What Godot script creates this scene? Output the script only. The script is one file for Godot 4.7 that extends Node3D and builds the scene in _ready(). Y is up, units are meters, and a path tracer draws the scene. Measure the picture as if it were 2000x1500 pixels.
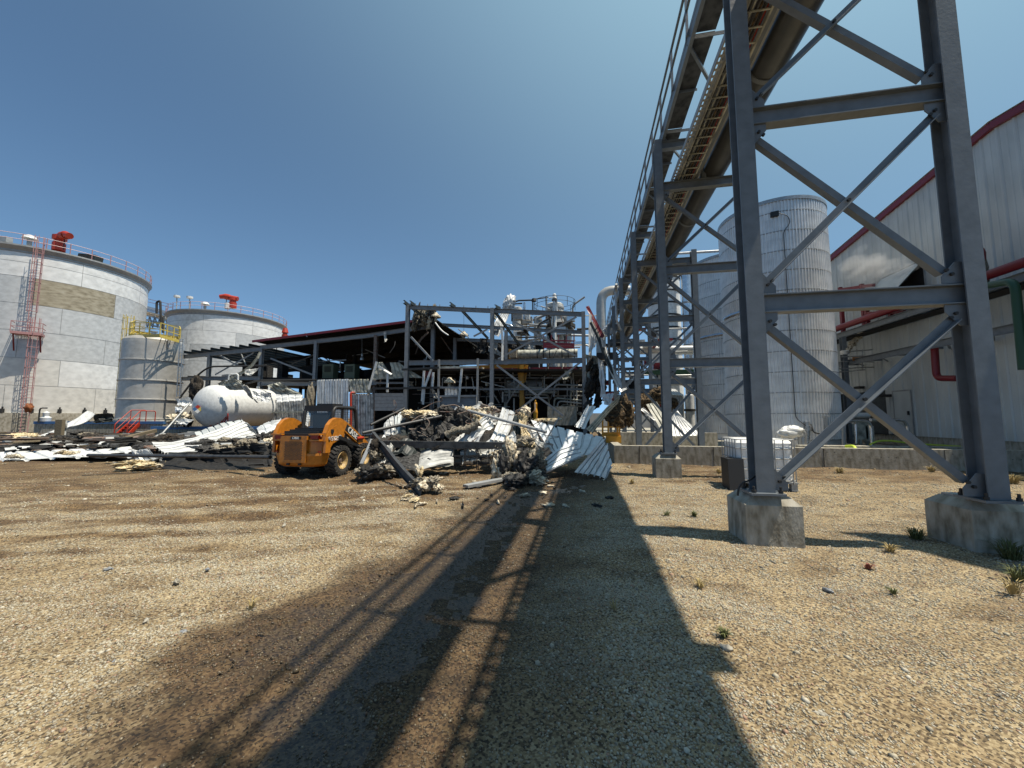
extends Node3D
# A burnt-out process plant beside a conveyor gallery. Units are metres; the gallery runs along GS, its cross direction is GT.

const PITCH := 5.07
const EYE := Vector3(0, 1.6, 0)
const FOC := 750.0
var GT := Vector3(cos(deg_to_rad(10.53)), 0, sin(deg_to_rad(10.53)))
var GS := Vector3(sin(deg_to_rad(10.53)), 0, -cos(deg_to_rad(10.53)))
var rng := RandomNumberGenerator.new()
var nz := FastNoiseLite.new()
var names := {}
var tex := {}
var K := {}   # materials

# ---------------------------------------------------------------- survey helpers: turn measurements of the photograph into places in the plant
func ray(px: float, py: float) -> Vector3:
	var y := -(py - 750.0) / FOC
	var p := deg_to_rad(PITCH)
	return Vector3((px - 1000.0) / FOC, y * cos(p) + sin(p), -(cos(p) - y * sin(p)))
func at(px: float, py: float, d: float) -> Vector3:
	var r := ray(px, py)
	return EYE + r * (d / -r.z)
func gp(px: float, py: float, e := 0.0) -> Vector3:
	var r := ray(px, py)
	return EYE + r * ((e - EYE.y) / r.y)
func ps(px: float, py: float, s: float) -> Vector3:
	var r := ray(px, py)
	return EYE + r * (s / r.dot(GS))
func pt(px: float, py: float, t: float) -> Vector3:
	var r := ray(px, py)
	return EYE + r * (t / r.dot(GT))
func G(t: float, y: float, s: float) -> Vector3:
	return GT * t + GS * s + Vector3.UP * y

# ---------------------------------------------------------------- mesh builder
class M:
	var v := PackedVector3Array()
	var n := PackedVector3Array()
	var c := PackedColorArray()
	var u := PackedVector2Array()
	var local := false
	func tri(a: Vector3, b: Vector3, d: Vector3) -> void:
		var k := (d - a).cross(b - a).normalized()
		v.append(a); v.append(b); v.append(d)
		n.append(k); n.append(k); n.append(k)
	func quad(a: Vector3, b: Vector3, d: Vector3, e: Vector3) -> void:
		tri(a, b, d); tri(a, d, e)
	func quadn(a: Vector3, b: Vector3, d: Vector3, e: Vector3, na: Vector3, nb: Vector3, nd: Vector3, ne: Vector3) -> void:
		v.append(a); v.append(b); v.append(d); v.append(a); v.append(d); v.append(e)
		n.append(na); n.append(nb); n.append(nd); n.append(na); n.append(nd); n.append(ne)
	func face(o: Vector3, x: Vector3, y: Vector3) -> void:
		quad(o - x + y, o + x + y, o + x - y, o - x - y)
	func box(o: Vector3, x: Vector3, y: Vector3, z: Vector3) -> void:   # half extents
		face(o + x, y, z); face(o - x, z, y); face(o + y, z, x); face(o - y, x, z); face(o + z, x, y); face(o - z, y, x)
	func abox(o: Vector3, sx: float, sy: float, sz: float) -> void:     # axis-aligned, full sizes
		box(o, Vector3(sx / 2, 0, 0), Vector3(0, sy / 2, 0), Vector3(0, 0, sz / 2))
	func frame(a: Vector3, b: Vector3, up: Vector3) -> Array:
		var z := (b - a).normalized()
		var x := up.cross(z)
		if x.length() < 0.01:
			x = Vector3.RIGHT.cross(z)
		x = x.normalized()
		return [x, z.cross(x), z]
	func bar(a: Vector3, b: Vector3, w: float, h: float, up := Vector3.UP) -> void:
		var f := frame(a, b, up)
		box((a + b) / 2, f[0] * w / 2, f[1] * h / 2, (b - a) / 2)
	func ibeam(a: Vector3, b: Vector3, deep: float, wide: float, up := Vector3.UP, tf := 0.016, tw := 0.012) -> void:
		var f := frame(a, b, up)
		var o := (a + b) / 2
		var L := (b - a) / 2
		box(o + f[1] * (deep / 2 - tf / 2), f[0] * wide / 2, f[1] * tf / 2, L)
		box(o - f[1] * (deep / 2 - tf / 2), f[0] * wide / 2, f[1] * tf / 2, L)
		box(o, f[0] * tw / 2, f[1] * (deep / 2 - tf), L)
	func angle(a: Vector3, b: Vector3, leg: float, up := Vector3.UP, th := 0.009) -> void:
		var f := frame(a, b, up)
		var o := (a + b) / 2
		var L := (b - a) / 2
		box(o, f[0] * th / 2, f[1] * leg / 2, L)
		box(o + f[1] * (leg / 2 - th / 2) + f[0] * (leg / 2 + th / 2), f[0] * leg / 2, f[1] * th / 2, L)
	func channel(a: Vector3, b: Vector3, deep: float, wide: float, side: float, up := Vector3.UP, th := 0.01) -> void:
		var f := frame(a, b, up)
		var o := (a + b) / 2
		var L := (b - a) / 2
		box(o, f[0] * th / 2, f[1] * deep / 2, L)
		for k in [-1.0, 1.0]:
			box(o + f[1] * k * (deep / 2 - th / 2) + f[0] * side * (wide / 2 + th / 2), f[0] * wide / 2, f[1] * th / 2, L)
	func tube(p: Array, r: float, k := 10, cap := true) -> void:
		var rs := []
		for i in p.size():
			rs.append(r)
		taper(p, rs, k, cap)
	func taper(p: Array, rs: Array, k := 10, cap := true) -> void:
		var prev := []
		var pn := []
		var x := Vector3.ZERO
		for i in p.size():
			var z: Vector3 = (p[mini(i + 1, p.size() - 1)] - p[maxi(i - 1, 0)]).normalized()
			if x == Vector3.ZERO:
				x = Vector3.UP.cross(z)
				if x.length() < 0.05:
					x = Vector3.RIGHT.cross(z)
			x = (x - z * x.dot(z)).normalized()
			var y := z.cross(x)
			var ring := []
			var rn := []
			for j in k + 1:
				var a := TAU * j / k
				var d := x * cos(a) + y * sin(a)
				rn.append(d); ring.append(p[i] + d * rs[i])
			if i > 0:
				for j in k:
					quadn(prev[j], ring[j], ring[j + 1], prev[j + 1], pn[j], rn[j], rn[j + 1], pn[j + 1])
			if cap and i == 0:
				for j in k:
					tri(p[i], ring[j], ring[j + 1])
			if cap and i == p.size() - 1:
				for j in k:
					tri(p[i], ring[j + 1], ring[j])
			prev = ring; pn = rn
	func pipe(p: Array, r: float, k := 10, bend := 0.0, cap := true) -> void:   # polyline with rounded corners
		var q := [p[0]]
		for i in range(1, p.size() - 1):
			var a: Vector3 = p[i - 1] - p[i]
			var b: Vector3 = p[i + 1] - p[i]
			var d := minf(bend if bend > 0 else r * 2.5, minf(a.length(), b.length()) * 0.48)
			var s0: Vector3 = p[i] + a.normalized() * d
			var s1: Vector3 = p[i] + b.normalized() * d
			for j in 7:
				var t := j / 6.0
				q.append(s0.lerp(p[i], t).lerp((p[i] as Vector3).lerp(s1, t), t))
		q.append(p[-1])
		tube(q, r, k, cap)
	func lathe(o: Vector3, prof: Array, k := 24, up := Vector3.UP, from := 0.0, to := TAU) -> void:   # prof: Vector2(radius, height)
		var x := Vector3.RIGHT if absf(up.x) < 0.9 else Vector3.BACK
		x = (x - up * x.dot(up)).normalized()
		var z := x.cross(up)
		for i in prof.size() - 1:
			var A: Vector2 = prof[i]
			var B: Vector2 = prof[i + 1]
			var t := (B - A).normalized()
			var nr := Vector2(t.y, -t.x)
			for j in k:
				var a0 := from + (to - from) * j / k
				var a1 := from + (to - from) * (j + 1) / k
				var d0 := x * cos(a0) + z * sin(a0)
				var d1 := x * cos(a1) + z * sin(a1)
				quadn(o + d0 * A.x + up * A.y, o + d1 * A.x + up * A.y, o + d1 * B.x + up * B.y, o + d0 * B.x + up * B.y, d0 * nr.x + up * nr.y, d1 * nr.x + up * nr.y, d1 * nr.x + up * nr.y, d0 * nr.x + up * nr.y)
	func grid(P: Array, flat := false) -> void:   # P[row][column]
		var R := P.size()
		var C: int = P[0].size()
		if flat:
			for i in R - 1:
				for j in C - 1:
					quad(P[i][j], P[i][j + 1], P[i + 1][j + 1], P[i + 1][j])
			return
		var N := []
		for i in R:
			var row := []
			for j in C:
				var dx: Vector3 = P[i][mini(j + 1, C - 1)] - P[i][maxi(j - 1, 0)]
				var dy: Vector3 = P[mini(i + 1, R - 1)][j] - P[maxi(i - 1, 0)][j]
				row.append(dy.cross(dx).normalized())
			N.append(row)
		for i in R - 1:
			for j in C - 1:
				quadn(P[i][j], P[i][j + 1], P[i + 1][j + 1], P[i + 1][j], N[i][j], N[i][j + 1], N[i + 1][j + 1], N[i + 1][j])
	func hull(pts: PackedVector2Array, o: Vector3, x: Vector3, y: Vector3, z: Vector3) -> void:   # polygon in the x/y plane, extruded from -z to +z
		if Geometry2D.is_polygon_clockwise(pts):
			pts = pts.duplicate(); pts.reverse()
		var id := Geometry2D.triangulate_polygon(pts)
		var w := func(q: Vector2, k: float) -> Vector3: return o + x * q.x + y * q.y + z * k
		for i in range(0, id.size(), 3):
			var a := pts[id[i]]; var b := pts[id[i + 1]]; var d := pts[id[i + 2]]
			if (b - a).cross(d - a) > 0:
				var e := b; b = d; d = e
			tri(w.call(a, 1.0), w.call(b, 1.0), w.call(d, 1.0))
			tri(w.call(a, -1.0), w.call(d, -1.0), w.call(b, -1.0))
		for i in pts.size():
			var a := pts[i]; var b := pts[(i + 1) % pts.size()]
			quad(w.call(a, 1.0), w.call(b, 1.0), w.call(b, -1.0), w.call(a, -1.0))

func blob(m: M, o: Vector3, x: Vector3, y: Vector3, z: Vector3, amp: float, freq: float, sd: int, R := 14, C := 22) -> void:
	nz.seed = sd
	nz.frequency = 1.0
	var P := []
	for i in R + 1:
		var row := []
		var th := PI * i / R
		for j in C + 1:
			var ph := TAU * j / C
			var d := Vector3(sin(th) * cos(ph), cos(th), -sin(th) * sin(ph))
			var k := 1.0 + amp * nz.get_noise_3dv(d * freq) + amp * 0.6 * nz.get_noise_3dv(d * freq * 2.7 + Vector3(9, 3, 5)) + amp * 0.4 * nz.get_noise_3dv(d * freq * 6.1)
			row.append(o + (x * d.x + y * d.y + z * d.z) * k)
		P.append(row)
	m.grid(P)

# a ribbed metal sheet between four corners; ribs run from the a-b edge to the d-c edge
func sheet(m: M, a: Vector3, b: Vector3, c: Vector3, d: Vector3, ribs: int, deep: float, crumple: float, sd: int, sag := 0.0, rows := 10, freq := 1.6) -> void:
	crumple *= 0.42
	deep *= 1.25
	freq *= 0.75
	nz.seed = sd
	nz.frequency = 1.0
	var prof := [Vector2(0, 0), Vector2(0.66, 0), Vector2(0.74, 1), Vector2(0.86, 1), Vector2(0.95, 0)]
	var us := []
	for i in ribs:
		for q in prof:
			us.append(Vector2((i + q.x) / ribs, q.y))
	us.append(Vector2(1, 0))
	var P := []
	for r in rows + 1:
		var t := float(r) / rows
		var row := []
		for q in us:
			var l := a.lerp(d, t)
			var rr := b.lerp(c, t)
			var p := l.lerp(rr, q.x)
			var nn := (rr - l).cross(d.lerp(c, q.x) - a.lerp(b, q.x)).normalized()
			var w := nz.get_noise_3d(q.x * freq * 1.3, t * freq * 1.6, sd * 0.37) + 0.5 * nz.get_noise_3d(q.x * freq * 3.1, t * freq * 3.9, sd * 0.71)
			p += nn * (q.y * deep + crumple * w + sag * 4.0 * t * (1.0 - t))
			p += (rr - l).normalized() * crumple * 0.5 * nz.get_noise_2d(t * freq * 2.0 + 7.0, q.x * freq)
			row.append(p)
		P.append(row)
	m.grid(P, true)

func ob(m: M, called: String, mat: Material, parent: Node = self) -> MeshInstance3D:
	var o := MeshInstance3D.new()
	var off := Vector3.ZERO
	if not m.local:
		var q := parent
		while q != self:
			off += (q as Node3D).position
			q = q.get_parent()
	if off != Vector3.ZERO:
		for i in m.v.size():
			m.v[i] -= off
	var arr := []
	arr.resize(Mesh.ARRAY_MAX)
	arr[Mesh.ARRAY_VERTEX] = m.v
	arr[Mesh.ARRAY_NORMAL] = m.n
	if m.c.size() == m.v.size():
		arr[Mesh.ARRAY_COLOR] = m.c
	if m.u.size() == m.v.size():
		arr[Mesh.ARRAY_TEX_UV] = m.u
	var am := ArrayMesh.new()
	am.add_surface_from_arrays(Mesh.PRIMITIVE_TRIANGLES, arr)
	am.surface_set_material(0, mat)
	o.mesh = am
	o.name = numbered(called) if parent == self else called
	parent.add_child(o, true)
	return o

func numbered(called: String) -> String:
	var k: int = names.get(called, 0)
	names[called] = k + 1
	return called if k == 0 else "%s_%03d" % [called, k]

func tag(o: Node, label: String, category: String, group := "", kind := "") -> Node:
	if label: o.set_meta("label", label)
	if category: o.set_meta("category", category)
	if group: o.set_meta("group", group)
	if kind: o.set_meta("kind", kind)
	return o

func thing(called: String, label: String, category: String, pos := Vector3.ZERO, group := "") -> Node3D:
	var o := Node3D.new()
	o.name = numbered(called)
	add_child(o)
	o.position = pos
	tag(o, label, category, group)
	return o

# ---------------------------------------------------------------- materials
func ramp(stops: Array) -> Gradient:
	var g := Gradient.new()
	var of := PackedFloat32Array()
	var co := PackedColorArray()
	for s in stops:
		of.append(s[0]); co.append(s[1] if s[1] is Color else Color(s[1], s[1], s[1]))
	g.offsets = of
	g.colors = co
	return g

func ntex(called: String, freq: float, stops: Array, kind := FastNoiseLite.TYPE_SIMPLEX_SMOOTH, oct := 4, as_normal := false, bump := 4.0, cell := -1, size := 512) -> void:
	var f := FastNoiseLite.new()
	f.seed = called.hash() % 1000
	f.noise_type = kind
	f.frequency = freq
	f.fractal_octaves = oct
	f.fractal_type = FastNoiseLite.FRACTAL_FBM if oct > 1 else FastNoiseLite.FRACTAL_NONE
	if cell >= 0:
		f.cellular_return_type = cell
		f.cellular_jitter = 1.0
	var t := NoiseTexture2D.new()
	t.width = size
	t.height = size
	t.seamless = true
	t.seamless_blend_skirt = 0.15
	t.noise = f
	if as_normal:
		t.as_normal_map = true
		t.bump_strength = bump
	else:
		t.color_ramp = ramp(stops)
	tex[called] = t

func mat(called: String, col: Color, rough: float, metal := 0.0, tx := "", scale := Vector3.ONE, nrm := "", nscale := 0.4, rtx := "") -> StandardMaterial3D:
	var m := StandardMaterial3D.new()
	m.resource_name = called
	m.albedo_color = Color(col.r, col.g, col.b).linear_to_srgb()
	m.roughness = rough
	m.metallic = metal
	if tx:
		m.albedo_texture = tex[tx]
	if nrm:
		m.normal_enabled = true
		m.normal_texture = tex[nrm]
		m.normal_scale = nscale
	if rtx:
		m.roughness_texture = tex[rtx]
	if tx or nrm or rtx:
		m.uv1_triplanar = true
		m.uv1_scale = scale
	K[called] = m
	return m

func make_materials() -> void:
	ntex("soft", 0.012, [[0.0, 0.82], [0.5, 0.92], [1.0, 1.0]])
	ntex("grime", 0.01, [[0.0, 0.45], [0.38, 0.75], [0.55, 0.9], [1.0, 1.0]], FastNoiseLite.TYPE_SIMPLEX_SMOOTH, 5)
	ntex("stain", 0.009, [[0.0, Color(0.62, 0.58, 0.51)], [0.32, Color(0.80, 0.78, 0.73)], [0.5, Color(0.88, 0.86, 0.81)], [1.0, Color(1, 0.99, 0.97)]], FastNoiseLite.TYPE_SIMPLEX_SMOOTH, 6)
	ntex("spangle", 0.09, [[0.0, 0.74], [1.0, 1.0]], FastNoiseLite.TYPE_CELLULAR, 1, false, 0, FastNoiseLite.RETURN_CELL_VALUE)
	ntex("burnt", 0.016, [[0.0, 0.14], [0.4, 0.34], [0.6, 0.62], [1.0, 1.0]], FastNoiseLite.TYPE_SIMPLEX_SMOOTH, 6)
	ntex("wool", 0.02, [[0.0, Color(0.22, 0.19, 0.15)], [0.34, Color(0.55, 0.49, 0.40)], [0.5, Color(0.86, 0.82, 0.74)], [1.0, Color(1, 0.98, 0.94)]], FastNoiseLite.TYPE_SIMPLEX_SMOOTH, 6)
	ntex("rust", 0.012, [[0.0, Color(0.9, 0.45, 0.22)], [0.34, Color(0.85, 0.7, 0.6)], [0.5, Color(1, 1, 1)], [1.0, Color(0.9, 0.9, 0.92)]], FastNoiseLite.TYPE_SIMPLEX_SMOOTH, 5)
	ntex("rough", 0.02, [[0.0, 0.55], [1.0, 1.0]], FastNoiseLite.TYPE_SIMPLEX_SMOOTH, 4)
	ntex("pebble", 0.045, [[0.0, Color(0.30, 0.27, 0.24)], [0.3, Color(0.66, 0.60, 0.52)], [0.6, Color(0.86, 0.80, 0.70)], [0.9, Color(0.97, 0.93, 0.86)], [1.0, Color(0.6, 0.52, 0.46)]], FastNoiseLite.TYPE_CELLULAR, 1, false, 0, FastNoiseLite.RETURN_CELL_VALUE, 1024)
	ntex("pebble_n", 0.045, [], FastNoiseLite.TYPE_CELLULAR, 1, true, 7.0, FastNoiseLite.RETURN_DISTANCE, 1024)
	ntex("fine_n", 0.05, [], FastNoiseLite.TYPE_SIMPLEX_SMOOTH, 5, true, 5.0)
	ntex("fold_n", 0.012, [], FastNoiseLite.TYPE_SIMPLEX_SMOOTH, 5, true, 12.0)
	mat("steel", Color(0.165, 0.19, 0.215), 0.42, 0.0, "soft", Vector3.ONE * 0.6, "fine_n", 0.05)
	mat("frame", Color(0.24, 0.255, 0.27), 0.55, 0.0, "soft", Vector3.ONE * 0.5)
	mat("scorched_steel", Color(0.055, 0.056, 0.058), 0.5, 0.0, "grime", Vector3.ONE * 0.8)
	mat("bolt", Color(0.02, 0.02, 0.02), 0.6)
	mat("concrete", Color(0.42, 0.41, 0.38), 0.9, 0.0, "stain", Vector3(1.3, 0.5, 1.3), "fine_n", 0.25)
	mat("galv", Color(0.50, 0.51, 0.51), 0.42, 0.55, "spangle", Vector3.ONE * 0.8, "", 0, "rough")
	mat("galv_dull", Color(0.40, 0.41, 0.41), 0.55, 0.35, "soft", Vector3.ONE * 0.3)
	mat("duct", Color(0.105, 0.11, 0.11), 0.35, 0.5, "soft", Vector3.ONE * 0.4)
	mat("deck", Color(0.075, 0.075, 0.072), 0.6, 0.2, "grime", Vector3.ONE * 0.7)
	mat("plate", Color(0.90, 0.90, 0.88), 0.42, 0.15, "soft", Vector3.ONE * 0.22, "fine_n", 0.06)
	mat("plate_warm", Color(0.76, 0.745, 0.70), 0.5, 0.15, "soft", Vector3.ONE * 0.25, "fine_n", 0.06)
	mat("plate_dark", Color(0.66, 0.67, 0.665), 0.42, 0.2, "soft", Vector3.ONE * 0.3)
	mat("plate_stained", Color(0.46, 0.43, 0.36), 0.6, 0.2, "stain", Vector3(0.3, 0.6, 0.3))
	mat("stainless", Color(0.50, 0.485, 0.45), 0.4, 0.3, "soft", Vector3.ONE * 0.3)
	mat("shiny", Color(0.7, 0.71, 0.72), 0.22, 0.9, "soft", Vector3.ONE * 0.3)
	mat("white_metal", Color(0.73, 0.74, 0.73), 0.4, 0.0, "soft", Vector3.ONE * 0.5)
	mat("white_scorched", Color(0.62, 0.62, 0.59), 0.5, 0.0, "grime", Vector3.ONE * 0.35)
	mat("blue_sheet", Color(0.70, 0.73, 0.75), 0.38, 0.1, "soft", Vector3.ONE * 0.5)
	mat("cream_sheet", Color(0.52, 0.52, 0.44), 0.55, 0.0, "grime", Vector3.ONE * 0.4)
	mat("dark_sheet", Color(0.03, 0.038, 0.036), 0.5, 0.0, "grime", Vector3.ONE * 0.6)
	mat("cladding", Color(0.58, 0.61, 0.605), 0.45, 0.0, "soft", Vector3(0.12, 0.05, 0.12))
	mat("silo", Color(0.86, 0.86, 0.85), 0.4, 0.35, "soft", Vector3.ONE * 0.25)
	mat("red", Color(0.17, 0.008, 0.016), 0.4)
	mat("red_bright", Color(0.42, 0.035, 0.012), 0.45, 0.0, "soft")
	mat("rust_lump", Color(0.32, 0.10, 0.03), 0.8, 0.0, "grime", Vector3.ONE)
	mat("red_faded", Color(0.36, 0.19, 0.19), 0.6)
	mat("pink_rail", Color(0.62, 0.45, 0.44), 0.5)
	mat("green_pipe", Color(0.015, 0.06, 0.03), 0.45)
	mat("lime", Color(0.50, 0.62, 0.06), 0.5)
	mat("blue_paint", Color(0.04, 0.12, 0.28), 0.5)
	mat("yellow", Color(0.62, 0.48, 0.10), 0.5, 0.0, "soft")
	mat("amber", Color(0.62, 0.30, 0.02), 0.5, 0.0, "soft", Vector3.ONE * 0.5)
	mat("orange", Color(0.54, 0.195, 0.018), 0.36, 0.0, "soft", Vector3.ONE * 1.2)
	K.orange.clearcoat_enabled = true
	K.orange.clearcoat = 0.4
	K.orange.clearcoat_roughness = 0.25
	mat("black", Color(0.016, 0.016, 0.017), 0.55)
	mat("rubber", Color(0.035, 0.033, 0.031), 0.85, 0.0, "soft", Vector3.ONE * 3.0)
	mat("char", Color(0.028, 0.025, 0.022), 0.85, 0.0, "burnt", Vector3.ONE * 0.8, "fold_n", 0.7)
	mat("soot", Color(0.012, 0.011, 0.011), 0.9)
	mat("charred_cloth", Color(0.13, 0.125, 0.12), 0.8, 0.0, "burnt", Vector3.ONE * 1.1, "fold_n", 0.9)
	mat("rubble", Color(0.13, 0.105, 0.08), 0.95, 0.0, "burnt", Vector3.ONE * 0.9, "fold_n", 0.9)
	mat("wool", Color(0.80, 0.73, 0.56), 0.98, 0.0, "wool", Vector3.ONE * 1.0, "fold_n", 1.0)
	mat("wool_white", Color(0.80, 0.79, 0.75), 0.98, 0.0, "wool", Vector3.ONE * 0.7, "fold_n", 1.0)
	mat("wool_grey", Color(0.33, 0.325, 0.31), 0.98, 0.0, "wool", Vector3.ONE * 1.4, "fold_n", 1.0)
	mat("wool_brown", Color(0.30, 0.20, 0.10), 0.98, 0.0, "burnt", Vector3.ONE * 0.8, "fold_n", 1.0)
	mat("green_unit", Color(0.10, 0.115, 0.07), 0.6)
	mat("poly", Color(0.86, 0.87, 0.86), 0.35)
	K.poly.backlight_enabled = true
	K.poly.backlight = Color(0.35, 0.35, 0.35)
	mat("rusty_beam", Color(0.16, 0.13, 0.11), 0.7, 0.0, "rust", Vector3.ONE * 0.7)
	mat("grass", Color(0.09, 0.10, 0.03), 0.8)
	mat("straw", Color(0.34, 0.26, 0.11), 0.8)
	mat("weed_red", Color(0.20, 0.06, 0.04), 0.8)
	mat("letter", Color(0.72, 0.72, 0.70), 0.35, 0.3)
	mat("lens_red", Color(0.25, 0.01, 0.01), 0.2)
	mat("wood", Color(0.24, 0.19, 0.12), 0.85, 0.0, "grime", Vector3(1, 6, 6))
	var gl := mat("glass", Color(0.08, 0.10, 0.11), 0.05)
	gl.transparency = BaseMaterial3D.TRANSPARENCY_ALPHA
	gl.albedo_color.a = 0.35
	# gravel: vertex colours carry dry gravel, mud, damp ground and painted shade; the texture carries the stones
	var gr := mat("gravel", Color(1, 1, 1), 0.95, 0.0, "pebble", Vector3.ONE * 1.7, "pebble_n", 1.0)
	gr.vertex_color_use_as_albedo = true
	var wt := mat("wet_gravel", Color(1, 1, 1), 0.42, 0.0, "pebble", Vector3.ONE * 1.7, "pebble_n", 0.45)
	wt.vertex_color_use_as_albedo = true
	var st := mat("stone", Color(1, 1, 1), 0.9)
	st.vertex_color_use_as_albedo = true
	var ws := mat("wet_stone", Color(1, 1, 1), 0.3)
	ws.vertex_color_use_as_albedo = true

func _ready() -> void:
	rng.seed = 7
	nz.noise_type = FastNoiseLite.TYPE_SIMPLEX_SMOOTH
	nz.fractal_type = FastNoiseLite.FRACTAL_NONE
	set_view()
	make_materials()
	build_ground()
	build_pad()
	build_gallery()
	build_process_hall()
	build_silos()
	build_left_tanks()
	build_burnt_hall()
	build_central_frame()
	build_far_plant()
	build_loader()
	build_tote()
	build_near_debris()
	build_left_debris()
	build_small_things()

func set_view() -> void:
	var cam := Camera3D.new()
	cam.name = "camera"
	cam.position = EYE
	cam.rotation_degrees = Vector3(PITCH, 0, 0)
	cam.fov = 90.0
	cam.far = 4000.0
	add_child(cam)
	cam.current = true
	var towards := (GT * cos(deg_to_rad(68.8)) + Vector3.UP * sin(deg_to_rad(68.8)) - GS * 0.05).normalized()
	# clear air: deep blue overhead, paler towards the horizon, brighter round the sun
	var im := Image.create(512, 256, false, Image.FORMAT_RGBF)
	for j in 256:
		var el := PI * (0.5 - (j + 0.5) / 256.0)
		for i in 512:
			var az := TAU * (i + 0.5) / 512.0
			var d := Vector3(sin(az) * cos(el), sin(el), cos(az) * cos(el))
			var h := exp(-maxf(0.0, sin(el)) * 3.4)
			var c := Color(0.020, 0.050, 0.130).lerp(Color(0.255, 0.480, 0.760), h)
			var g := pow(0.5 + 0.5 * d.dot(towards), 8.0)
			c += Color(0.32, 0.48, 0.48) * g
			if el < 0.0:
				c = Color(0.15, 0.125, 0.085).lerp(Color(0.20, 0.26, 0.32), exp(el * 12.0))
			im.set_pixel(i, j, c)
	var sm := PanoramaSkyMaterial.new()
	sm.panorama = ImageTexture.create_from_image(im)
	var sky := Sky.new()
	sky.sky_material = sm
	var env := Environment.new()
	env.background_mode = Environment.BG_SKY
	env.sky = sky
	env.tonemap_mode = Environment.TONE_MAPPER_LINEAR
	env.tonemap_exposure = 1.4
	env.sdfgi_enabled = true
	env.ssao_enabled = true
	env.ssil_enabled = true
	env.volumetric_fog_enabled = true
	env.volumetric_fog_density = 0.0
	var we := WorldEnvironment.new()
	we.name = "surroundings"
	we.environment = env
	add_child(we)
	var sun := DirectionalLight3D.new()
	sun.name = "sun"
	sun.light_color = Color(1.0, 0.96, 0.89)
	sun.light_energy = 1.6
	sun.light_angular_distance = 0.5
	sun.shadow_enabled = true
	add_child(sun)
	sun.look_at_from_position(towards * 100.0, Vector3.ZERO, Vector3.FORWARD)

# ---------------------------------------------------------------- ground, wet track, gravel
var wet := PackedVector2Array()  # wet track outline, widened to the right for painted gallery shade
var pool := PackedVector2Array()

func edge_distance(poly: PackedVector2Array, q: Vector2) -> float:   # positive inside
	var d := 1e9
	for i in poly.size():
		d = minf(d, q.distance_to(Geometry2D.get_closest_point_to_segment(q, poly[i], poly[(i + 1) % poly.size()])))
	return d if Geometry2D.is_point_in_polygon(q, poly) else -d

func outline(px: Array) -> PackedVector2Array:
	var r := PackedVector2Array()
	for q in px:
		var w := gp(q.x, q.y)
		r.append(Vector2(w.x, w.z))
	return r

func wet_and_shade(x: float, z: float) -> float:
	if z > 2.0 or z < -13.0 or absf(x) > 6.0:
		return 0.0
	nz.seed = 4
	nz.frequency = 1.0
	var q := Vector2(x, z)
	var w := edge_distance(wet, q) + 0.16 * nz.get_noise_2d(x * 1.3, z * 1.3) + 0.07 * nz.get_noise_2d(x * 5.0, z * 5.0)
	# right margin reaches wider, painting shade under the gallery beside the real damp
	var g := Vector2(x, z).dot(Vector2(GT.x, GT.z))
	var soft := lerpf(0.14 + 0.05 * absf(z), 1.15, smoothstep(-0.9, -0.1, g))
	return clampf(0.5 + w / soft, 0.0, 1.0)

func pooled(x: float, z: float) -> float:
	if z > 1.0 or z < -13.0 or absf(x) > 6.0:
		return -1.0
	nz.seed = 5
	nz.frequency = 1.0
	return edge_distance(pool, Vector2(x, z)) - 0.10 + 0.26 * nz.get_noise_2d(x * 2.1, z * 2.1) + 0.12 * nz.get_noise_2d(x * 8.0, z * 8.0)

func track(x: float, z: float) -> float:   # wheel marks that sweep across the yard towards the loader
	var v := 0.0
	nz.seed = 9
	nz.frequency = 1.0
	var zz := z + 0.13 * x + 0.55 * nz.get_noise_2d(x * 0.10, z * 0.2) + 0.08 * nz.get_noise_2d(x * 1.1, z * 2.0) + 0.5
	for q in [[-5.1, 0.22], [-5.9, 0.2], [-6.7, 0.28], [-7.5, 0.26], [-8.5, 0.36], [-9.6, 0.4], [-10.6, 0.4], [-11.9, 0.5]]:
		var e: float = absf(zz - q[0]) / q[1]
		if e < 1.0:
			v = maxf(v, (1.0 - e * e) * clampf(0.62 + 0.9 * nz.get_noise_2d(x * 0.16 + q[0] * 7.0, q[0]) + 0.4 * nz.get_noise_2d(x * 0.9, z * 1.5), 0.0, 1.0))
	return v * smoothstep(0.2, -2.2, x) * smoothstep(-40.0, -20.0, x)

func tread(x: float, z: float) -> float:   # printed tyre bars
	if x > -0.6 or x < -9.0 or z > -2.5 or z < -8.5:
		return 0.0
	nz.seed = 19
	nz.frequency = 1.0
	var v := 0.0
	for q in [[-3.25, 0.16], [-4.15, 0.15], [-4.65, 0.15], [-5.6, 0.2], [-6.4, 0.2]]:
		var e: float = (z + 0.20 * (x + 3.0) - q[0] + 0.12 * nz.get_noise_2d(x * 0.3, q[0])) / q[1]
		if absf(e) < 1.0:
			var bar := 0.5 + 0.5 * sin(x * 34.0 + absf(e) * 2.4)
			v = maxf(v, smoothstep(0.55, 0.8, bar) * (1.0 - e * e) * smoothstep(-0.25, 0.25, nz.get_noise_2d(x * 0.6 + q[0], z)))
	return v

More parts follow.
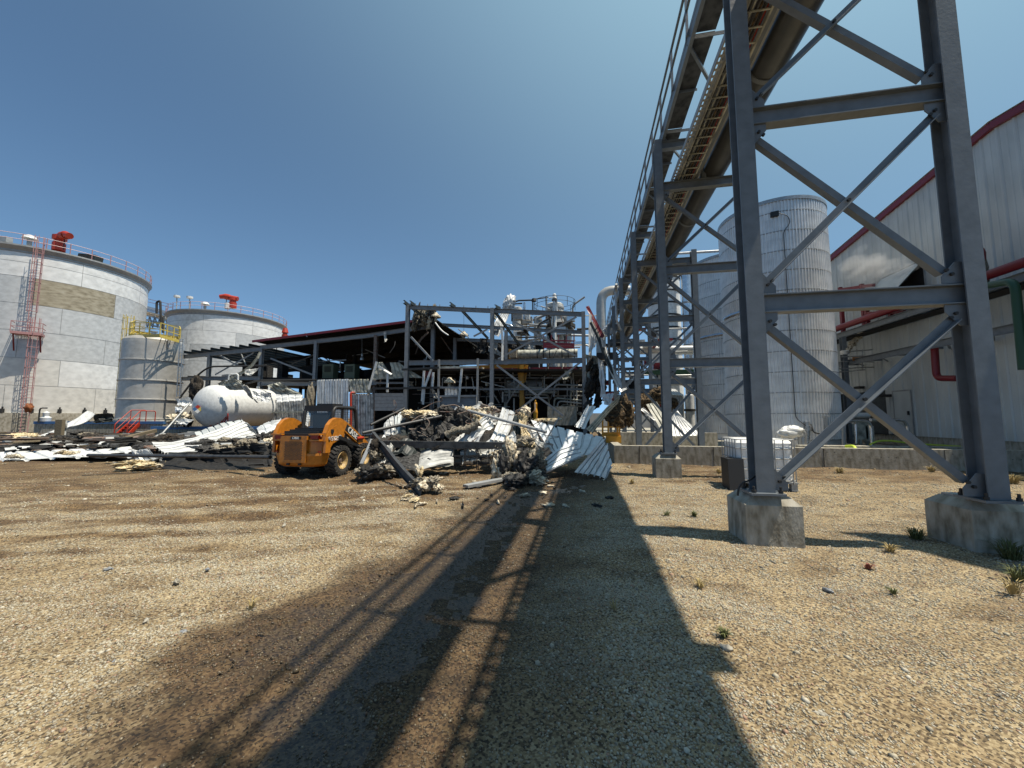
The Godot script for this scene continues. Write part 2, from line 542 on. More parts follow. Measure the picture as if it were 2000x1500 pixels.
func ground_height(x: float, z: float) -> float:
	if z > 6.0 or z < -60.0 or absf(x) > 60.0:
		return 0.0
	nz.seed = 2
	nz.frequency = 1.0
	var h := 0.025 * nz.get_noise_2d(x * 0.35, z * 0.35) + 0.010 * nz.get_noise_2d(x * 1.7, z * 1.7) + 0.006 * nz.get_noise_2d(x * 6.0, z * 6.0)
	var tr := track(x, z)
	if tr > 0.0:
		h += tr * (0.05 * nz.get_noise_2d(x * 1.6, z * 7.0) + 0.03 * nz.get_noise_2d(x * 7.0, z * 12.0) - 0.012)
	var mud := muddy(x, z)
	h += mud * (0.035 * nz.get_noise_2d(x * 2.0, z * 4.0) + 0.02 * nz.get_noise_2d(x * 7.0, z * 9.0))
	var w := wet_and_shade(x, z)
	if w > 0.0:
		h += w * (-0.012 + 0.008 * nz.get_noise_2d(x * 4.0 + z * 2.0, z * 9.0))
	h -= 0.014 * tread(x, z)
	if pooled(x, z) > 0.0:
		h = lerpf(h, -0.028, 0.7)
	return h

func muddy(x: float, z: float) -> float:   # churned soil near the wreckage and behind the tote
	nz.seed = 11
	nz.frequency = 1.0
	var v := smoothstep(-9.2, -11.0, z + 0.06 * x + 1.1 * nz.get_noise_2d(x * 0.3, z * 0.3)) * smoothstep(1.5, -1.0, x)
	v = maxf(v, smoothstep(-9.3, -10.2, z + 0.3 * nz.get_noise_2d(x * 0.8, z)) * smoothstep(3.0, 5.0, x))
	return clampf(v * (0.75 + 0.6 * nz.get_noise_2d(x * 0.9, z * 1.6)), 0.0, 1.0)

func ground_colour(x: float, z: float) -> Color:
	nz.seed = 3
	nz.frequency = 1.0
	var a := nz.get_noise_2d(x * 0.25, z * 0.5)
	var b := nz.get_noise_2d(x * 1.1, z * 2.2)
	var f := nz.get_noise_2d(x * 5.0, z * 6.0)
	var c := Color(0.43, 0.392, 0.298).lerp(Color(0.37, 0.325, 0.235), clampf(0.5 + a + 0.5 * b, 0, 1))
	var soil := clampf(1.1 * muddy(x, z) + 1.1 * track(x, z) + 0.6 * maxf(0.0, b) + 0.85 * smoothstep(-5.0, -9.0, z + 1.2 * a) * smoothstep(1.0, -2.0, x) * (0.65 + 0.8 * b), 0.0, 1.0)
	if z > -3.2:
		soil *= 0.4
	c = c.lerp(Color(0.27, 0.205, 0.12).lerp(Color(0.15, 0.105, 0.058), clampf(0.5 + 1.2 * b + f, 0, 1)), soil)
	var ru := track(x, z)
	if ru > 0.0:
		c = c.lerp(Color(0.13, 0.092, 0.052), 0.75 * ru * smoothstep(0.0, 0.35, nz.get_noise_2d(x * 0.8 + 4.0, z * 8.0)))  # thin dark lines paint the ridge shadows into the wheel marks
	var crumb := smoothstep(0.15, 0.5, nz.get_noise_2d(x * 2.2, z * 6.5)) * clampf(soil * 1.3, 0.0, 1.0)
	c = c.lerp(Color(0.10, 0.07, 0.04), 0.6 * crumb)
	c = c.lerp(Color(0.44, 0.39, 0.285), 0.35 * smoothstep(0.1, 0.6, nz.get_noise_2d(x * 0.45 + 31.0, z * 0.7)))
	c = c.lerp(Color(0.12, 0.088, 0.052), 0.62 * tread(x, z))
	c = c * (1.0 + 0.16 * f)
	var w := wet_and_shade(x, z)
	c = c.lerp(Color(0.118, 0.086, 0.052) * (1.0 + 0.3 * b + 0.4 * f), w)  # brown of the wet track, plus gallery shade painted beyond its right side
	if pooled(x, z) > -0.05:
		c = c.lerp(Color(0.098, 0.076, 0.052), clampf(pooled(x, z) * 8.0 + 0.5, 0, 1))
	c.a = 1.0
	return c

func steps(near: float, far: float, fine: float, upto: float, grow: float) -> Array:
	var r := []
	var x := near
	var d := fine
	while x < far:
		r.append(x)
		if x > upto:
			d *= grow
		x += d
	r.append(far)
	return r

func build_ground() -> void:
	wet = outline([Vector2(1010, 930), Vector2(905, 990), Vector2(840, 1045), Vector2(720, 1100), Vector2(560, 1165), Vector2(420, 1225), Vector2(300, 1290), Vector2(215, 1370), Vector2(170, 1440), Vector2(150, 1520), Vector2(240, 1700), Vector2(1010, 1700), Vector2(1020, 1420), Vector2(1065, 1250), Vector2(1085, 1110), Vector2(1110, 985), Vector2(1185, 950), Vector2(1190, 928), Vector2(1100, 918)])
	pool = outline([Vector2(985, 965), Vector2(900, 1035), Vector2(780, 1105), Vector2(600, 1185), Vector2(470, 1235), Vector2(430, 1275), Vector2(480, 1310), Vector2(560, 1320), Vector2(440, 1420), Vector2(420, 1600), Vector2(640, 1700), Vector2(760, 1420), Vector2(880, 1230), Vector2(950, 1100), Vector2(1030, 990), Vector2(1150, 945)])
	var xr := steps(0.0, 1600.0, 0.07, 5.0, 1.06)
	var xs := []
	for i in range(xr.size() - 1, 0, -1):
		xs.append(-xr[i])
	xs.append_array(xr)
	var zs := []
	for q in [6.0, 3.0, 1.5, 0.6, 0.2, -0.1, -0.4, -0.7]:
		zs.append(q)
	for q in steps(0.9, 1700.0, 0.06, 6.0, 1.022):
		zs.append(-q)
	var H := []
	var C := []
	for z in zs:
		var hr := PackedFloat32Array()
		var cr := PackedColorArray()
		for x in xs:
			hr.append(ground_height(x, z))
			cr.append(ground_colour(x, z) if absf(x) < 80 and z > -80 else Color(0.36, 0.29, 0.18))
		H.append(hr); C.append(cr)
	var dry := M.new()
	var damp := M.new()
	for i in zs.size() - 1:
		for j in xs.size() - 1:
			var cx: float = (xs[j] + xs[j + 1]) / 2
			var cz: float = (zs[i] + zs[i + 1]) / 2
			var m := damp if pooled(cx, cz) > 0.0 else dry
			var idx := [[i, j], [i + 1, j], [i + 1, j + 1], [i, j + 1]]
			var p := []
			var nn := []
			for q in idx:
				var a: int = q[0]
				var b: int = q[1]
				p.append(Vector3(xs[b], H[a][b], zs[a]))
				var b0 := maxi(b - 1, 0); var b1 := mini(b + 1, xs.size() - 1)
				var a0 := maxi(a - 1, 0); var a1 := mini(a + 1, zs.size() - 1)
				nn.append(Vector3(-(H[a][b1] - H[a][b0]) / (xs[b1] - xs[b0]), 1.0, -(H[a1][b] - H[a0][b]) / (zs[a1] - zs[a0])).normalized())
			m.quadn(p[0], p[1], p[2], p[3], nn[0], nn[1], nn[2], nn[3])
			for k in [0, 1, 2, 0, 2, 3]:
				m.c.append(C[idx[k][0]][idx[k][1]])
	tag(ob(dry, "ground", K.gravel), "", "", "", "structure")
	tag(ob(damp, "wet_ground", K.wet_gravel), "", "", "", "structure")
	scatter_stones()

func stone_mesh(sd: int) -> ArrayMesh:
	var m := M.new()
	var ph := (1.0 + sqrt(5.0)) / 2
	var r := RandomNumberGenerator.new()
	r.seed = sd
	var q := []
	for a in [Vector3(-1, ph, 0), Vector3(1, ph, 0), Vector3(-1, -ph, 0), Vector3(1, -ph, 0), Vector3(0, -1, ph), Vector3(0, 1, ph), Vector3(0, -1, -ph), Vector3(0, 1, -ph), Vector3(ph, 0, -1), Vector3(ph, 0, 1), Vector3(-ph, 0, -1), Vector3(-ph, 0, 1)]:
		q.append((a.normalized() * r.randf_range(0.8, 1.15)) * Vector3(1, 0.6, 0.8))
	for f in [[0, 11, 5], [0, 5, 1], [0, 1, 7], [0, 7, 10], [0, 10, 11], [1, 5, 9], [5, 11, 4], [11, 10, 2], [10, 7, 6], [7, 1, 8], [3, 9, 4], [3, 4, 2], [3, 2, 6], [3, 6, 8], [3, 8, 9], [4, 9, 5], [2, 4, 11], [6, 2, 10], [8, 6, 7], [9, 8, 1]]:
		var a: Vector3 = q[f[0]]; var b: Vector3 = q[f[1]]; var c: Vector3 = q[f[2]]
		var na := a.normalized(); var nb := b.normalized(); var nc := c.normalized()
		m.v.append(a); m.v.append(c); m.v.append(b)
		m.n.append(na); m.n.append(nc); m.n.append(nb)
	var arr := []
	arr.resize(Mesh.ARRAY_MAX)
	arr[Mesh.ARRAY_VERTEX] = m.v
	arr[Mesh.ARRAY_NORMAL] = m.n
	var am := ArrayMesh.new()
	am.add_surface_from_arrays(Mesh.PRIMITIVE_TRIANGLES, arr)
	return am

func scatter_stones() -> void:
	var r := RandomNumberGenerator.new()
	r.seed = 21
	var sets := [[], [], []]   # dry a, dry b, wet
	var bands := [[0.9, 2.2, 36000, 0.003, 0.010], [2.2, 4.0, 80000, 0.004, 0.012], [4.0, 7.0, 110000, 0.005, 0.015], [7.0, 12.0, 80000, 0.007, 0.022], [12.0, 22.0, 16000, 0.015, 0.040]]
	for b in bands:
		for i in b[2]:
			var d := sqrt(r.randf_range(b[0] * b[0], b[1] * b[1]))
			var a := r.randf_range(-0.97, 0.97)
			var x := d * tan(a)
			var z := -d
			var q := r.randf()
			var sz: float = lerpf(b[3], b[4], q * q) * (2.2 if i % 97 == 0 else 1.0)
			var keep := 1.0 - 0.85 * clampf(muddy(x, z) + track(x, z), 0, 1)
			var w := wet_and_shade(x, z)
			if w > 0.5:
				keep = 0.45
			if pooled(x, z) > 0.02:
				keep = 0.34
			nz.seed = 27
			keep *= clampf(0.75 + 0.9 * nz.get_noise_2d(x * 0.8, z * 0.8), 0.25, 1.0)
			if r.randf() > keep:
				continue
			var p := Vector3(x, ground_height(x, z) + sz * 0.12, z)
			var B := Basis(Vector3.UP, r.randf() * TAU) * Basis(Vector3.RIGHT, r.randf_range(-0.4, 0.4))
			var t := Transform3D(B.scaled(Vector3.ONE * sz), p)
			var v := r.randf()
			var c := Color(0.43, 0.395, 0.305).lerp(Color(0.27, 0.24, 0.178), r.randf()).lerp(ground_colour(x, z), 0.5)
			if v < 0.07:
				c = Color(0.50, 0.46, 0.37)
			elif v < 0.16:
				c = Color(0.20, 0.175, 0.14)
			elif v < 0.24:
				c = Color(0.34, 0.22, 0.15)
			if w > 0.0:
				c = c.lerp(c * Color(0.40, 0.35, 0.29), w)  # stones darken with the wet track and the painted gallery shade
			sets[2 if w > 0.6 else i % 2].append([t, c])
	var labels := ["loose tan gravel spread over the dry yard", "smaller mixed gravel lying among the tan gravel", "wet brown gravel along the damp track and in its painted shade margin"]
	for k in 3:
		var mm := MultiMesh.new()
		mm.transform_format = MultiMesh.TRANSFORM_3D
		mm.use_colors = true
		mm.mesh = stone_mesh(50 + k)
		mm.instance_count = sets[k].size()
		for i in sets[k].size():
			mm.set_instance_transform(i, sets[k][i][0])
			mm.set_instance_color(i, sets[k][i][1])
		var o := MultiMeshInstance3D.new()
		o.multimesh = mm
		o.name = numbered("gravel")
		o.material_override = K.wet_stone if k == 2 else K.stone
		add_child(o)
		tag(o, labels[k], "gravel", "", "stuff")

# ---------------------------------------------------------------- concrete pad and its low wall
func gbox(m: M, t0: float, t1: float, y0: float, y1: float, s0: float, s1: float) -> void:
	m.box(G((t0 + t1) / 2, (y0 + y1) / 2, (s0 + s1) / 2), GT * (t1 - t0) / 2, Vector3.UP * (y1 - y0) / 2, -GS * (s1 - s0) / 2)

func gbevel(m: M, t0: float, t1: float, y0: float, y1: float, s0: float, s1: float, ch: float) -> void:   # block with chamfered top edges
	gbox(m, t0, t1, y0, y1 - ch, s0, s1)
	var a := [G(t0, y1 - ch, s0), G(t1, y1 - ch, s0), G(t1, y1 - ch, s1), G(t0, y1 - ch, s1)]
	var b := [G(t0 + ch, y1, s0 + ch), G(t1 - ch, y1, s0 + ch), G(t1 - ch, y1, s1 - ch), G(t0 + ch, y1, s1 - ch)]
	for i in 4:
		var j := (i + 1) % 4
		m.quad(a[i], b[i], b[j], a[j])
	m.quad(b[0], b[3], b[2], b[1])

func build_pad() -> void:
	var m := M.new()
	gbox(m, 1.4, 60.0, -0.2, 0.16, 14.6, 60.0)
	tag(ob(m, "plant_pavement", K.concrete), "", "", "", "structure")
	m = M.new()
	gbox(m, 1.05, 14.7, -0.3, 0.63, 14.2, 14.5)
	var w := ob(m, "concrete_wall", K.concrete)
	tag(w, "low pale concrete containment wall in front of the ribbed silos", "wall")
	m = M.new()
	gbox(m, 1.05, 1.35, -0.3, 0.628, 14.503, 30.0)
	ob(m, "wall_return", K.concrete, w)
	# cast joints and rounded end block
	for t in [1.9, 4.3, 7.6, 10.9]:
		m = M.new()
		gbox(m, t, t + 0.018, 0.0, 0.615, 14.192, 14.2)
		ob(m, "joint", K.rubble, w)
	for i in 22:
		m = M.new()
		var t := 1.3 + 13.0 * fmod(i * 0.377 + 0.1, 1.0)
		var o := G(t, 0.36 + 0.14 * (i % 2), 14.197)
		m.tube([o, o - GS * 0.006], 0.014, 6)
		ob(m, "tie_hole", K.bolt, w)
	m = M.new()
	gbevel(m, 14.75, 15.6, -0.2, 0.60, 14.25, 14.6, 0.06)
	tag(ob(m, "concrete_block", K.concrete), "short concrete block at the far right end of the low wall", "block")
	m = M.new()
	gbevel(m, 8.5, 14.4, 0.16, 0.52, 17.4, 17.7, 0.02)
	tag(ob(m, "concrete_kerb", K.concrete), "low inner concrete kerb behind the hose and pipe hoops", "kerb")
	m = M.new()
	gbevel(m, 1.9, 6.6, 0.16, 0.86, 21.0, 21.3, 0.01)
	tag(ob(m, "concrete_wall", K.concrete), "inner concrete wall seen between the gallery columns", "wall")

# ---------------------------------------------------------------- conveyor gallery
const BENT := [5.62, 11.32, 17.02, 22.72, 28.42, 34.12]

func footing(t: float, s: float, label: String) -> void:
	var m := M.new()
	m.local = true
	var h := 0.325
	var top := 0.5
	var o := thing("concrete_footing", label, "footing", G(t, 0, s), "concrete footings under the gallery columns")
	o.rotation.y = -deg_to_rad(10.53)
	m.abox(Vector3(0, 0.1, 0), h * 2, 0.8, h * 2)
	var q := h - 0.1
	for k in 4:
		var B := Basis(Vector3.UP, k * PI / 2)
		m.quad(B * Vector3(-q, 0.6, q), B * Vector3(q, 0.6, q), B * Vector3(h, top, h), B * Vector3(-h, top, h))
	m.quad(Vector3(-q, 0.6, -q), Vector3(q, 0.6, -q), Vector3(q, 0.6, q), Vector3(-q, 0.6, q))
	ob(m, "pedestal", K.concrete, o)
	m = M.new(); m.local = true
	m.abox(Vector3(0, 0.612, 0), 0.42, 0.024, 0.42)
	ob(m, "grout_pad", K.galv_dull, o)

func gusset(m: M, o: Vector3, t: float, y: float) -> void:   # plate in the plane of the bent, t and y signed sizes
	var p := PackedVector2Array([Vector2(0, 0), Vector2(t, 0), Vector2(t, y * 0.35), Vector2(t * 0.45, y), Vector2(0, y)])
	m.hull(p, o, GT, Vector3.UP, -GS * 0.006)

func bent(i: int) -> void:
	var s: float = BENT[i]
	var tl := 2.27
	var tr := 4.72
	var y0 := 0.625 if i < 2 else 0.16
	var where: String = ["nearest the camera, filling the right of the view", "second from the camera, before the low wall", "third from the camera, behind the low wall", "fourth from the camera", "fifth from the camera", "farthest in the row"][i]
	var o := thing("gallery_support_frame", "grey steel gallery support frame, " + where, "support frame", G((tl + tr) / 2, y0, s), "support frames under the conveyor gallery")
	for k in 2:
		var t: float = [tl, tr][k]
		var m := M.new()
		m.ibeam(G(t, y0 + 0.03, s), G(t, 9.75 if k == 0 else 8.75, s), 0.25, 0.215, GS, 0.018, 0.014)
		var c := ob(m, "column", K.steel, o)
		m = M.new()
		gbox(m, t - 0.2, t + 0.2, y0 + 0.001, y0 + 0.029, s - 0.2, s + 0.2)
		ob(m, "base_plate", K.steel, c)
		for q in [[-1, -1], [-1, 1], [1, -1], [1, 1]]:
			m = M.new()
			var b := G(t + q[0] * 0.155, y0 + 0.03, s + q[1] * 0.155)
			m.tube([b, b + Vector3.UP * 0.035], 0.027, 6)
			m.tube([b + Vector3.UP * 0.035, b + Vector3.UP * 0.08], 0.015, 8)
			ob(m, "anchor_bolt", K.bolt, c)
	for y in [3.13, 5.81, 8.32]:
		var m := M.new()
		m.ibeam(G(tl + 0.02, y, s), G(tr - 0.02, y, s), 0.25, 0.16)
		ob(m, "crossbeam", K.steel, o)
	var m := M.new()
	m.ibeam(G(tl + 0.12, 9.6, s), G(3.5, 9.6, s), 0.24, 0.16)
	ob(m, "crossbeam", K.steel, o)
	m = M.new()
	m.ibeam(G(3.5, 8.46, s), G(3.5, 9.48, s), 0.15, 0.12, GS)
	ob(m, "hanger", K.steel, o)
	var lev := [[y0 + 0.05, 3.0], [3.27, 5.68], [5.95, 8.18]]
	for q in lev:
		for d in 2:
			m = M.new()
			var a := G(tl + 0.2, q[0] + 0.17, s + (d - 0.5) * 0.03)
			var b := G(tr - 0.2, q[1] - 0.17, s + (d - 0.5) * 0.03)
			if d == 1:
				a = G(tr - 0.2, q[0] + 0.17, s + 0.015)
				b = G(tl + 0.2, q[1] - 0.17, s + 0.015)
			m.angle(a, b, 0.09, GS.cross(b - a).normalized() * (1.0 if d == 0 else -1.0), 0.01)
			ob(m, "brace", K.steel, o)
		m = M.new()
		var c := G((tl + tr) / 2, (q[0] + q[1]) / 2, s - 0.03)
		m.tube([c, c - GS * 0.03], 0.022, 8)
		ob(m, "bolt", K.bolt, o)
		for e in [[tl + 0.02, q[0], 1, 1], [tr - 0.02, q[0], -1, 1], [tl + 0.02, q[1], 1, -1], [tr - 0.02, q[1], -1, -1]]:
			m = M.new()
			gusset(m, G(e[0], e[1], s - 0.045), e[2] * 0.27, e[3] * 0.27)
			var g := ob(m, "gusset_plate", K.steel, o)
			if i < 3:
				for b in [0.17, 0.225]:
					m = M.new()
					var h := G(e[0] + e[2] * b, e[1] + e[3] * (b - 0.05) * 0.95, s - 0.051)
					m.tube([h, h - GS * 0.03], 0.021, 6)
					ob(m, "bolt", K.bolt, g)

func build_gallery() -> void:
	footing(2.33, 5.78, "chamfered concrete footing under the nearest left column, front face in full sun")
	footing(4.86, 5.95, "large chamfered concrete footing at the right edge, its faces in shade")
	footing(2.24, 11.44, "smaller-looking concrete footing in front of the low wall under the second left column")
	footing(4.75, 11.44, "concrete footing hidden behind the nearest column and the tote")
	for i in BENT.size():
		bent(i)
	var s0 := -6.0
	var s1 := 38.0
	# walkway
	var w := thing("gallery_walkway", "dark steel walkway with handrails along the left edge of the conveyor gallery", "walkway", G(2.7, 9.74, 10))
	var s := s0
	var k := 0
	while s < s1:
		var m := M.new()
		gbox(m, 2.42, 2.93, 9.93, 9.945, s + 0.02, s + 2.83)
		ob(m, "deck_plate", K.deck, w)
		m = M.new()
		m.angle(G(2.42, 9.86, s), G(3.32, 9.86, s), 0.08)
		m.angle(G(2.42, 9.84, s + 1.42), G(2.94, 9.84, s + 1.42), 0.07)
		ob(m, "joist", K.steel, w)
		m = M.new()
		m.angle(G(2.44, 9.8, s + 0.1), G(3.3, 9.8, s + 1.35), 0.07)
		ob(m, "deck_brace", K.steel, w)
		for q in [0.0, 1.42]:
			m = M.new()
			m.bar(G(2.36, 9.9, s + q), G(2.36, 11.0, s + q), 0.05, 0.05, GS)
			m.bar(G(2.36, 10.15, s + q), G(2.41, 9.9, s + q + 0.35), 0.03, 0.03, GS)
			ob(m, "rail_post", K.steel, w)
		k += 1
		s += 2.85
	for y in [11.0, 10.5]:
		var m := M.new()
		m.bar(G(2.36, y, s0), G(2.36, y, s1), 0.05, 0.05)
		ob(m, "handrail", K.steel, w)
	var m := M.new()
	gbox(m, 2.39, 2.402, 9.95, 10.06, s0, s1)
	ob(m, "toe_board", K.steel, w)
	for q in [[2.40, 1.0], [3.34, -1.0]]:
		m = M.new()
		m.channel(G(q[0], 9.84, s0), G(q[0], 9.84, s1), 0.2, 0.07, q[1] * -1.0)
		ob(m, "stringer", K.steel, w)
	# slotted cable channel: two rows of oblong holes
	var c := thing("slotted_cable_channel", "grey slotted cable channel with two rows of holes under the gallery", "cable tray", G(2.7, 8.5, 10))
	m = M.new()
	for t in [2.655, 2.725, 2.795]:
		gbox(m, t - 0.018, t + 0.018, 8.5, 8.505, s0, s1)
	gbox(m, 2.813, 2.819, 8.46, 8.58, s0, s1)
	gbox(m, 2.631, 2.637, 8.46, 8.58, s0, s1)
	ob(m, "channel_strip", K.galv_dull, c)
	m = M.new()
	s = s0
	while s < s1:
		for t in [2.69, 2.76]:
			gbox(m, t - 0.017, t + 0.017, 8.499, 8.504, s, s + 0.06)
		s += 0.15
	tag(ob(m, "channel_bridge", K.galv_dull, c), "", "", "", "stuff")
	# ladder tray with cables
	c = thing("ladder_cable_tray", "ladder cable tray carrying pale and dark cables under the gallery", "cable tray", G(3.0, 8.5, 10))
	for t in [2.83, 3.22]:
		m = M.new()
		m.channel(G(t, 8.53, s0), G(t, 8.53, s1), 0.11, 0.03, 1.0 if t < 3 else -1.0, Vector3.UP, 0.006)
		ob(m, "side_rail", K.cream_sheet, c)
	m = M.new()
	gbox(m, 2.80, 3.46, 8.66, 8.675, s0, s1)
	ob(m, "tray_cover", K.galv_dull, c)
	var rung: Mesh = null
	s = s0
	while s < s1:
		m = M.new()
		var o: MeshInstance3D
		if rung == null:
			gbox(m, 2.836, 3.214, 8.485, 8.505, s - 0.014, s + 0.014)
			o = ob(m, "rung", K.cream_sheet, c)
			rung = o.mesh
		else:
			o = MeshInstance3D.new()
			o.mesh = rung
			o.position = GS * (s - s0)
			o.name = "rung"
			c.add_child(o, true)
		s += 0.3
	var cols := ["black", "cream_sheet", "black", "wool_brown", "black", "red_bright"]
	for i in 6:
		m = M.new()
		var pts := []
		s = s0
		while s <= s1:
			pts.append(G(2.87 + i * 0.062 + rng.randf_range(-0.012, 0.012), 8.535 + rng.randf_range(0, 0.012), s))
			s += 1.1
		m.tube(pts, 0.021 if i < 5 else 0.012, 6)
		ob(m, "cable", K[cols[i]], c)
	# large duct
	var p := thing("round_duct", "big round galvanised duct on saddles along the right side of the gallery", "duct", G(3.81, 8.45, 10))
	var joints := [s0, -2.0, 4.0, 8.1, 14.1, 20.1, 26.1, 32.1, s1]
	for i in joints.size() - 1:
		m = M.new()
		m.tube([G(3.81, 8.79, joints[i]), G(3.81, 8.79, joints[i + 1])], 0.345, 40)
		ob(m, "duct_section", K.duct, p)
		m = M.new()
		m.tube([G(3.81, 8.79, joints[i] - 0.05), G(3.81, 8.79, joints[i] + 0.05)], 0.368, 40)
		ob(m, "flange", K.steel, p)
	m = M.new()
	m.tube([G(3.81, 8.79, 2.3), G(3.81, 8.79, 2.62)], 0.5, 40)  # collar added out of view to put a bump in the duct shadow
	ob(m, "added_shadow_collar", K.steel, p)
	m = M.new()
	m.channel(G(3.33, 8.6, s0), G(3.33, 8.6, s1), 0.2, 0.06, 1.0)
	ob(m, "guide_channel", K.steel, p)
	# unseen box added above the right edge, shaped to shade the right footing
	m = M.new()
	m.hull(PackedVector2Array([Vector2(7.75, -5.75), Vector2(15.9, -5.75), Vector2(15.9, -1.8), Vector2(9.9, -1.8)]), Vector3.UP * 10.0, GT, -GS, Vector3.DOWN)
	tag(ob(m, "unseen_shade_box", K.cladding), "pale unseen box added above the right edge to shade the right footing", "shade_box")
	# small conduit drop by the fifth frame
	m = M.new()
	m.pipe([G(1.95, 9.2, 22.0), G(1.95, 8.9, 22.4), G(1.95, 7.2, 22.4), G(2.2, 6.6, 22.5)], 0.07, 10, 0.12)
	tag(ob(m, "conduit", K.galv), "pale bent conduit hanging beside the fourth gallery frame", "conduit")
	# wire on nearest column
	m = M.new()
	m.pipe([at(1441, 968, 5.1), at(1442, 955, 5.1), at(1450, 942, 5.1), at(1465, 938, 5.1), at(1478, 927, 5.15)], 0.012, 6, 0.05)
	tag(ob(m, "ground_wire", K.black), "black grounding wire looping up beside the nearest column base", "wire")

# ---------------------------------------------------------------- process hall on the right: ribbed wall on the plane t = 16
func roof_y(s: float) -> float:
	return 13.0 - 0.111 * (s - 17.3) if s > 17.3 else 13.0 - 0.135 * (17.3 - s)

func build_process_hall() -> void:
	var h := thing("process_hall", "large pale ribbed metal hall with dark red roof trim filling the right side", "building", G(16, 0.55, 25))
	var t := 16.0
	var m := M.new()
	gbox(m, t + 0.02, t + 18.0, 0.2, 0.72, 6.0, 44.0)
	ob(m, "foundation", K.concrete, h)
	# core behind the cladding
	m = M.new()
	var pts := PackedVector2Array([Vector2(6, 0.7), Vector2(44, 0.7), Vector2(44, roof_y(44)), Vector2(17.3, 13.0), Vector2(6, roof_y(6))])
	m.hull(pts, G(t + 9.05, 0, 0), GS, Vector3.UP, GT * 8.98)
	ob(m, "core", K.dark_sheet, h)
	var s := 6.0
	var w := 0.62
	while s < 44.0:
		var skip0 := 99.0
		var skip1 := 99.0
		if s > 23.6 and s < 27.2:      # dark doorway
			skip0 = 0.0; skip1 = 3.1
		var y0 := 0.72 if skip0 > 50 else skip1
		m = M.new()
		var prof := [[0.0, 0.0], [0.05, 0.04], [0.11, 0.04], [0.16, 0.0], [0.34, 0.0], [0.36, 0.012], [0.40, 0.012], [0.42, 0.0], [0.618, 0.0]]
		for i in prof.size() - 1:
			var sa: float = s + prof[i][0]
			var sb: float = s + prof[i + 1][0]
			var ta: float = t - 0.001 - prof[i][1]
			var tb: float = t - 0.001 - prof[i + 1][1]
			m.quad(G(tb, roof_y(sb), sb), G(ta, roof_y(sa), sa), G(ta, y0, sa), G(tb, y0, sb))
		ob(m, "wall_panel", K.cladding, h)
		s += w
	# roof trim
	for q in [[6.0, 17.3], [17.3, 44.0]]:
		m = M.new()
		m.bar(G(t - 0.09, roof_y(q[0]) + 0.02, q[0]), G(t - 0.09, roof_y(q[1]) + 0.02, q[1]), 0.16, 0.27)
		ob(m, "roof_trim", K.red, h)
		m = M.new()
		var a := G(t - 0.2, roof_y(q[0]) + 0.2, q[0]); var b := G(t - 0.2, roof_y(q[1]) + 0.2, q[1])
		m.quad(a, b, b + GT * 20, a + GT * 20)
		ob(m, "roof", K.cladding, h)
	# doors and small fittings
	m = M.new()
	gbox(m, t - 0.07, t - 0.05, 0.74, 2.95, 22.3, 23.35)
	var d := ob(m, "door", K.cladding, h)
	m = M.new()
	for q in [[22.24, 22.3, 0.74, 3.02], [23.35, 23.41, 0.74, 3.02], [22.3, 23.35, 2.95, 3.02]]:
		gbox(m, t - 0.085, t - 0.045, q[2], q[3], q[0], q[1])
	ob(m, "door_frame", K.galv_dull, d)
	m = M.new()
	gbox(m, t - 0.13, t - 0.072, 1.75, 1.95, 22.42, 22.5)
	ob(m, "door_handle", K.black, d)
	m = M.new()
	gbox(m, t - 0.06, t + 0.3, 0.74, 0.76, 23.6, 27.2)
	ob(m, "threshold", K.soot, h)
	# vent hood: top sloping out from the wall, side cheeks, mouth closed by dark sheets painted as its shade
	var v := thing("vent_hood", "sheet metal vent hood blowing steam on the hall wall behind the bracing", "vent", G(16, 7.5, 21))
	var A := G(15.95, 9.1, 20.9); var B := G(15.95, 9.1, 23.4)
	var A2 := G(14.6, 7.55, 20.9); var B2 := G(14.6, 7.55, 23.4)
	var A3 := G(15.95, 7.4, 20.9); var B3 := G(15.95, 7.4, 23.4)
	m = M.new()
	m.quad(A, B, B2, A2); m.tri(B, B3, B2)
	ob(m, "hood", K.cladding, v)
	m = M.new()
	for q in [[A, A3], [B, B3], [A2, B2]]:
		m.bar(q[0], q[1], 0.05, 0.05)
	ob(m, "hood_edge", K.galv_dull, v)
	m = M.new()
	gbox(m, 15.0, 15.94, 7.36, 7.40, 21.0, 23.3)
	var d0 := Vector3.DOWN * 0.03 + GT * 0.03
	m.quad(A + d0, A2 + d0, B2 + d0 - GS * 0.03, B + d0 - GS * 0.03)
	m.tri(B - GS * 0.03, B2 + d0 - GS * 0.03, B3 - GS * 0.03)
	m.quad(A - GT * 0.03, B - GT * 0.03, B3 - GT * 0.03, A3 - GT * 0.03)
	ob(m, "painted_shade_lining", K.soot, v)  # dark sheets stand in for the shade inside the hood
	# rack with red header pipe along the wall
	var r := thing("pipe_rack", "grey steel pipe rack with cross arms along the hall wall", "pipe rack", G(15.2, 0.7, 22))
	for y in [6.35, 4.7]:
		for q in [14.7, 15.7]:
			if y < 5 and q > 15:
				continue
			m = M.new()
			m.channel(G(q, y, 9.0), G(q, y, 34.0), 0.3, 0.1, 1.0)
			ob(m, "beam", K.steel, r)
		s = 9.5
		while s < 34:
			m = M.new()
			m.angle(G(14.72, y + 0.05, s), G(15.94, y + 0.05, s), 0.12)
			m.angle(G(14.72, y - 0.1, s), G(15.94, y - 0.1, s + 1.4), 0.08)
			ob(m, "cross_arm", K.steel, r)
			s += 1.8
	m = M.new()
	gbox(m, 14.9, 15.6, 6.19, 6.22, 9.0, 34.0)
	ob(m, "tray", K.soot, r)
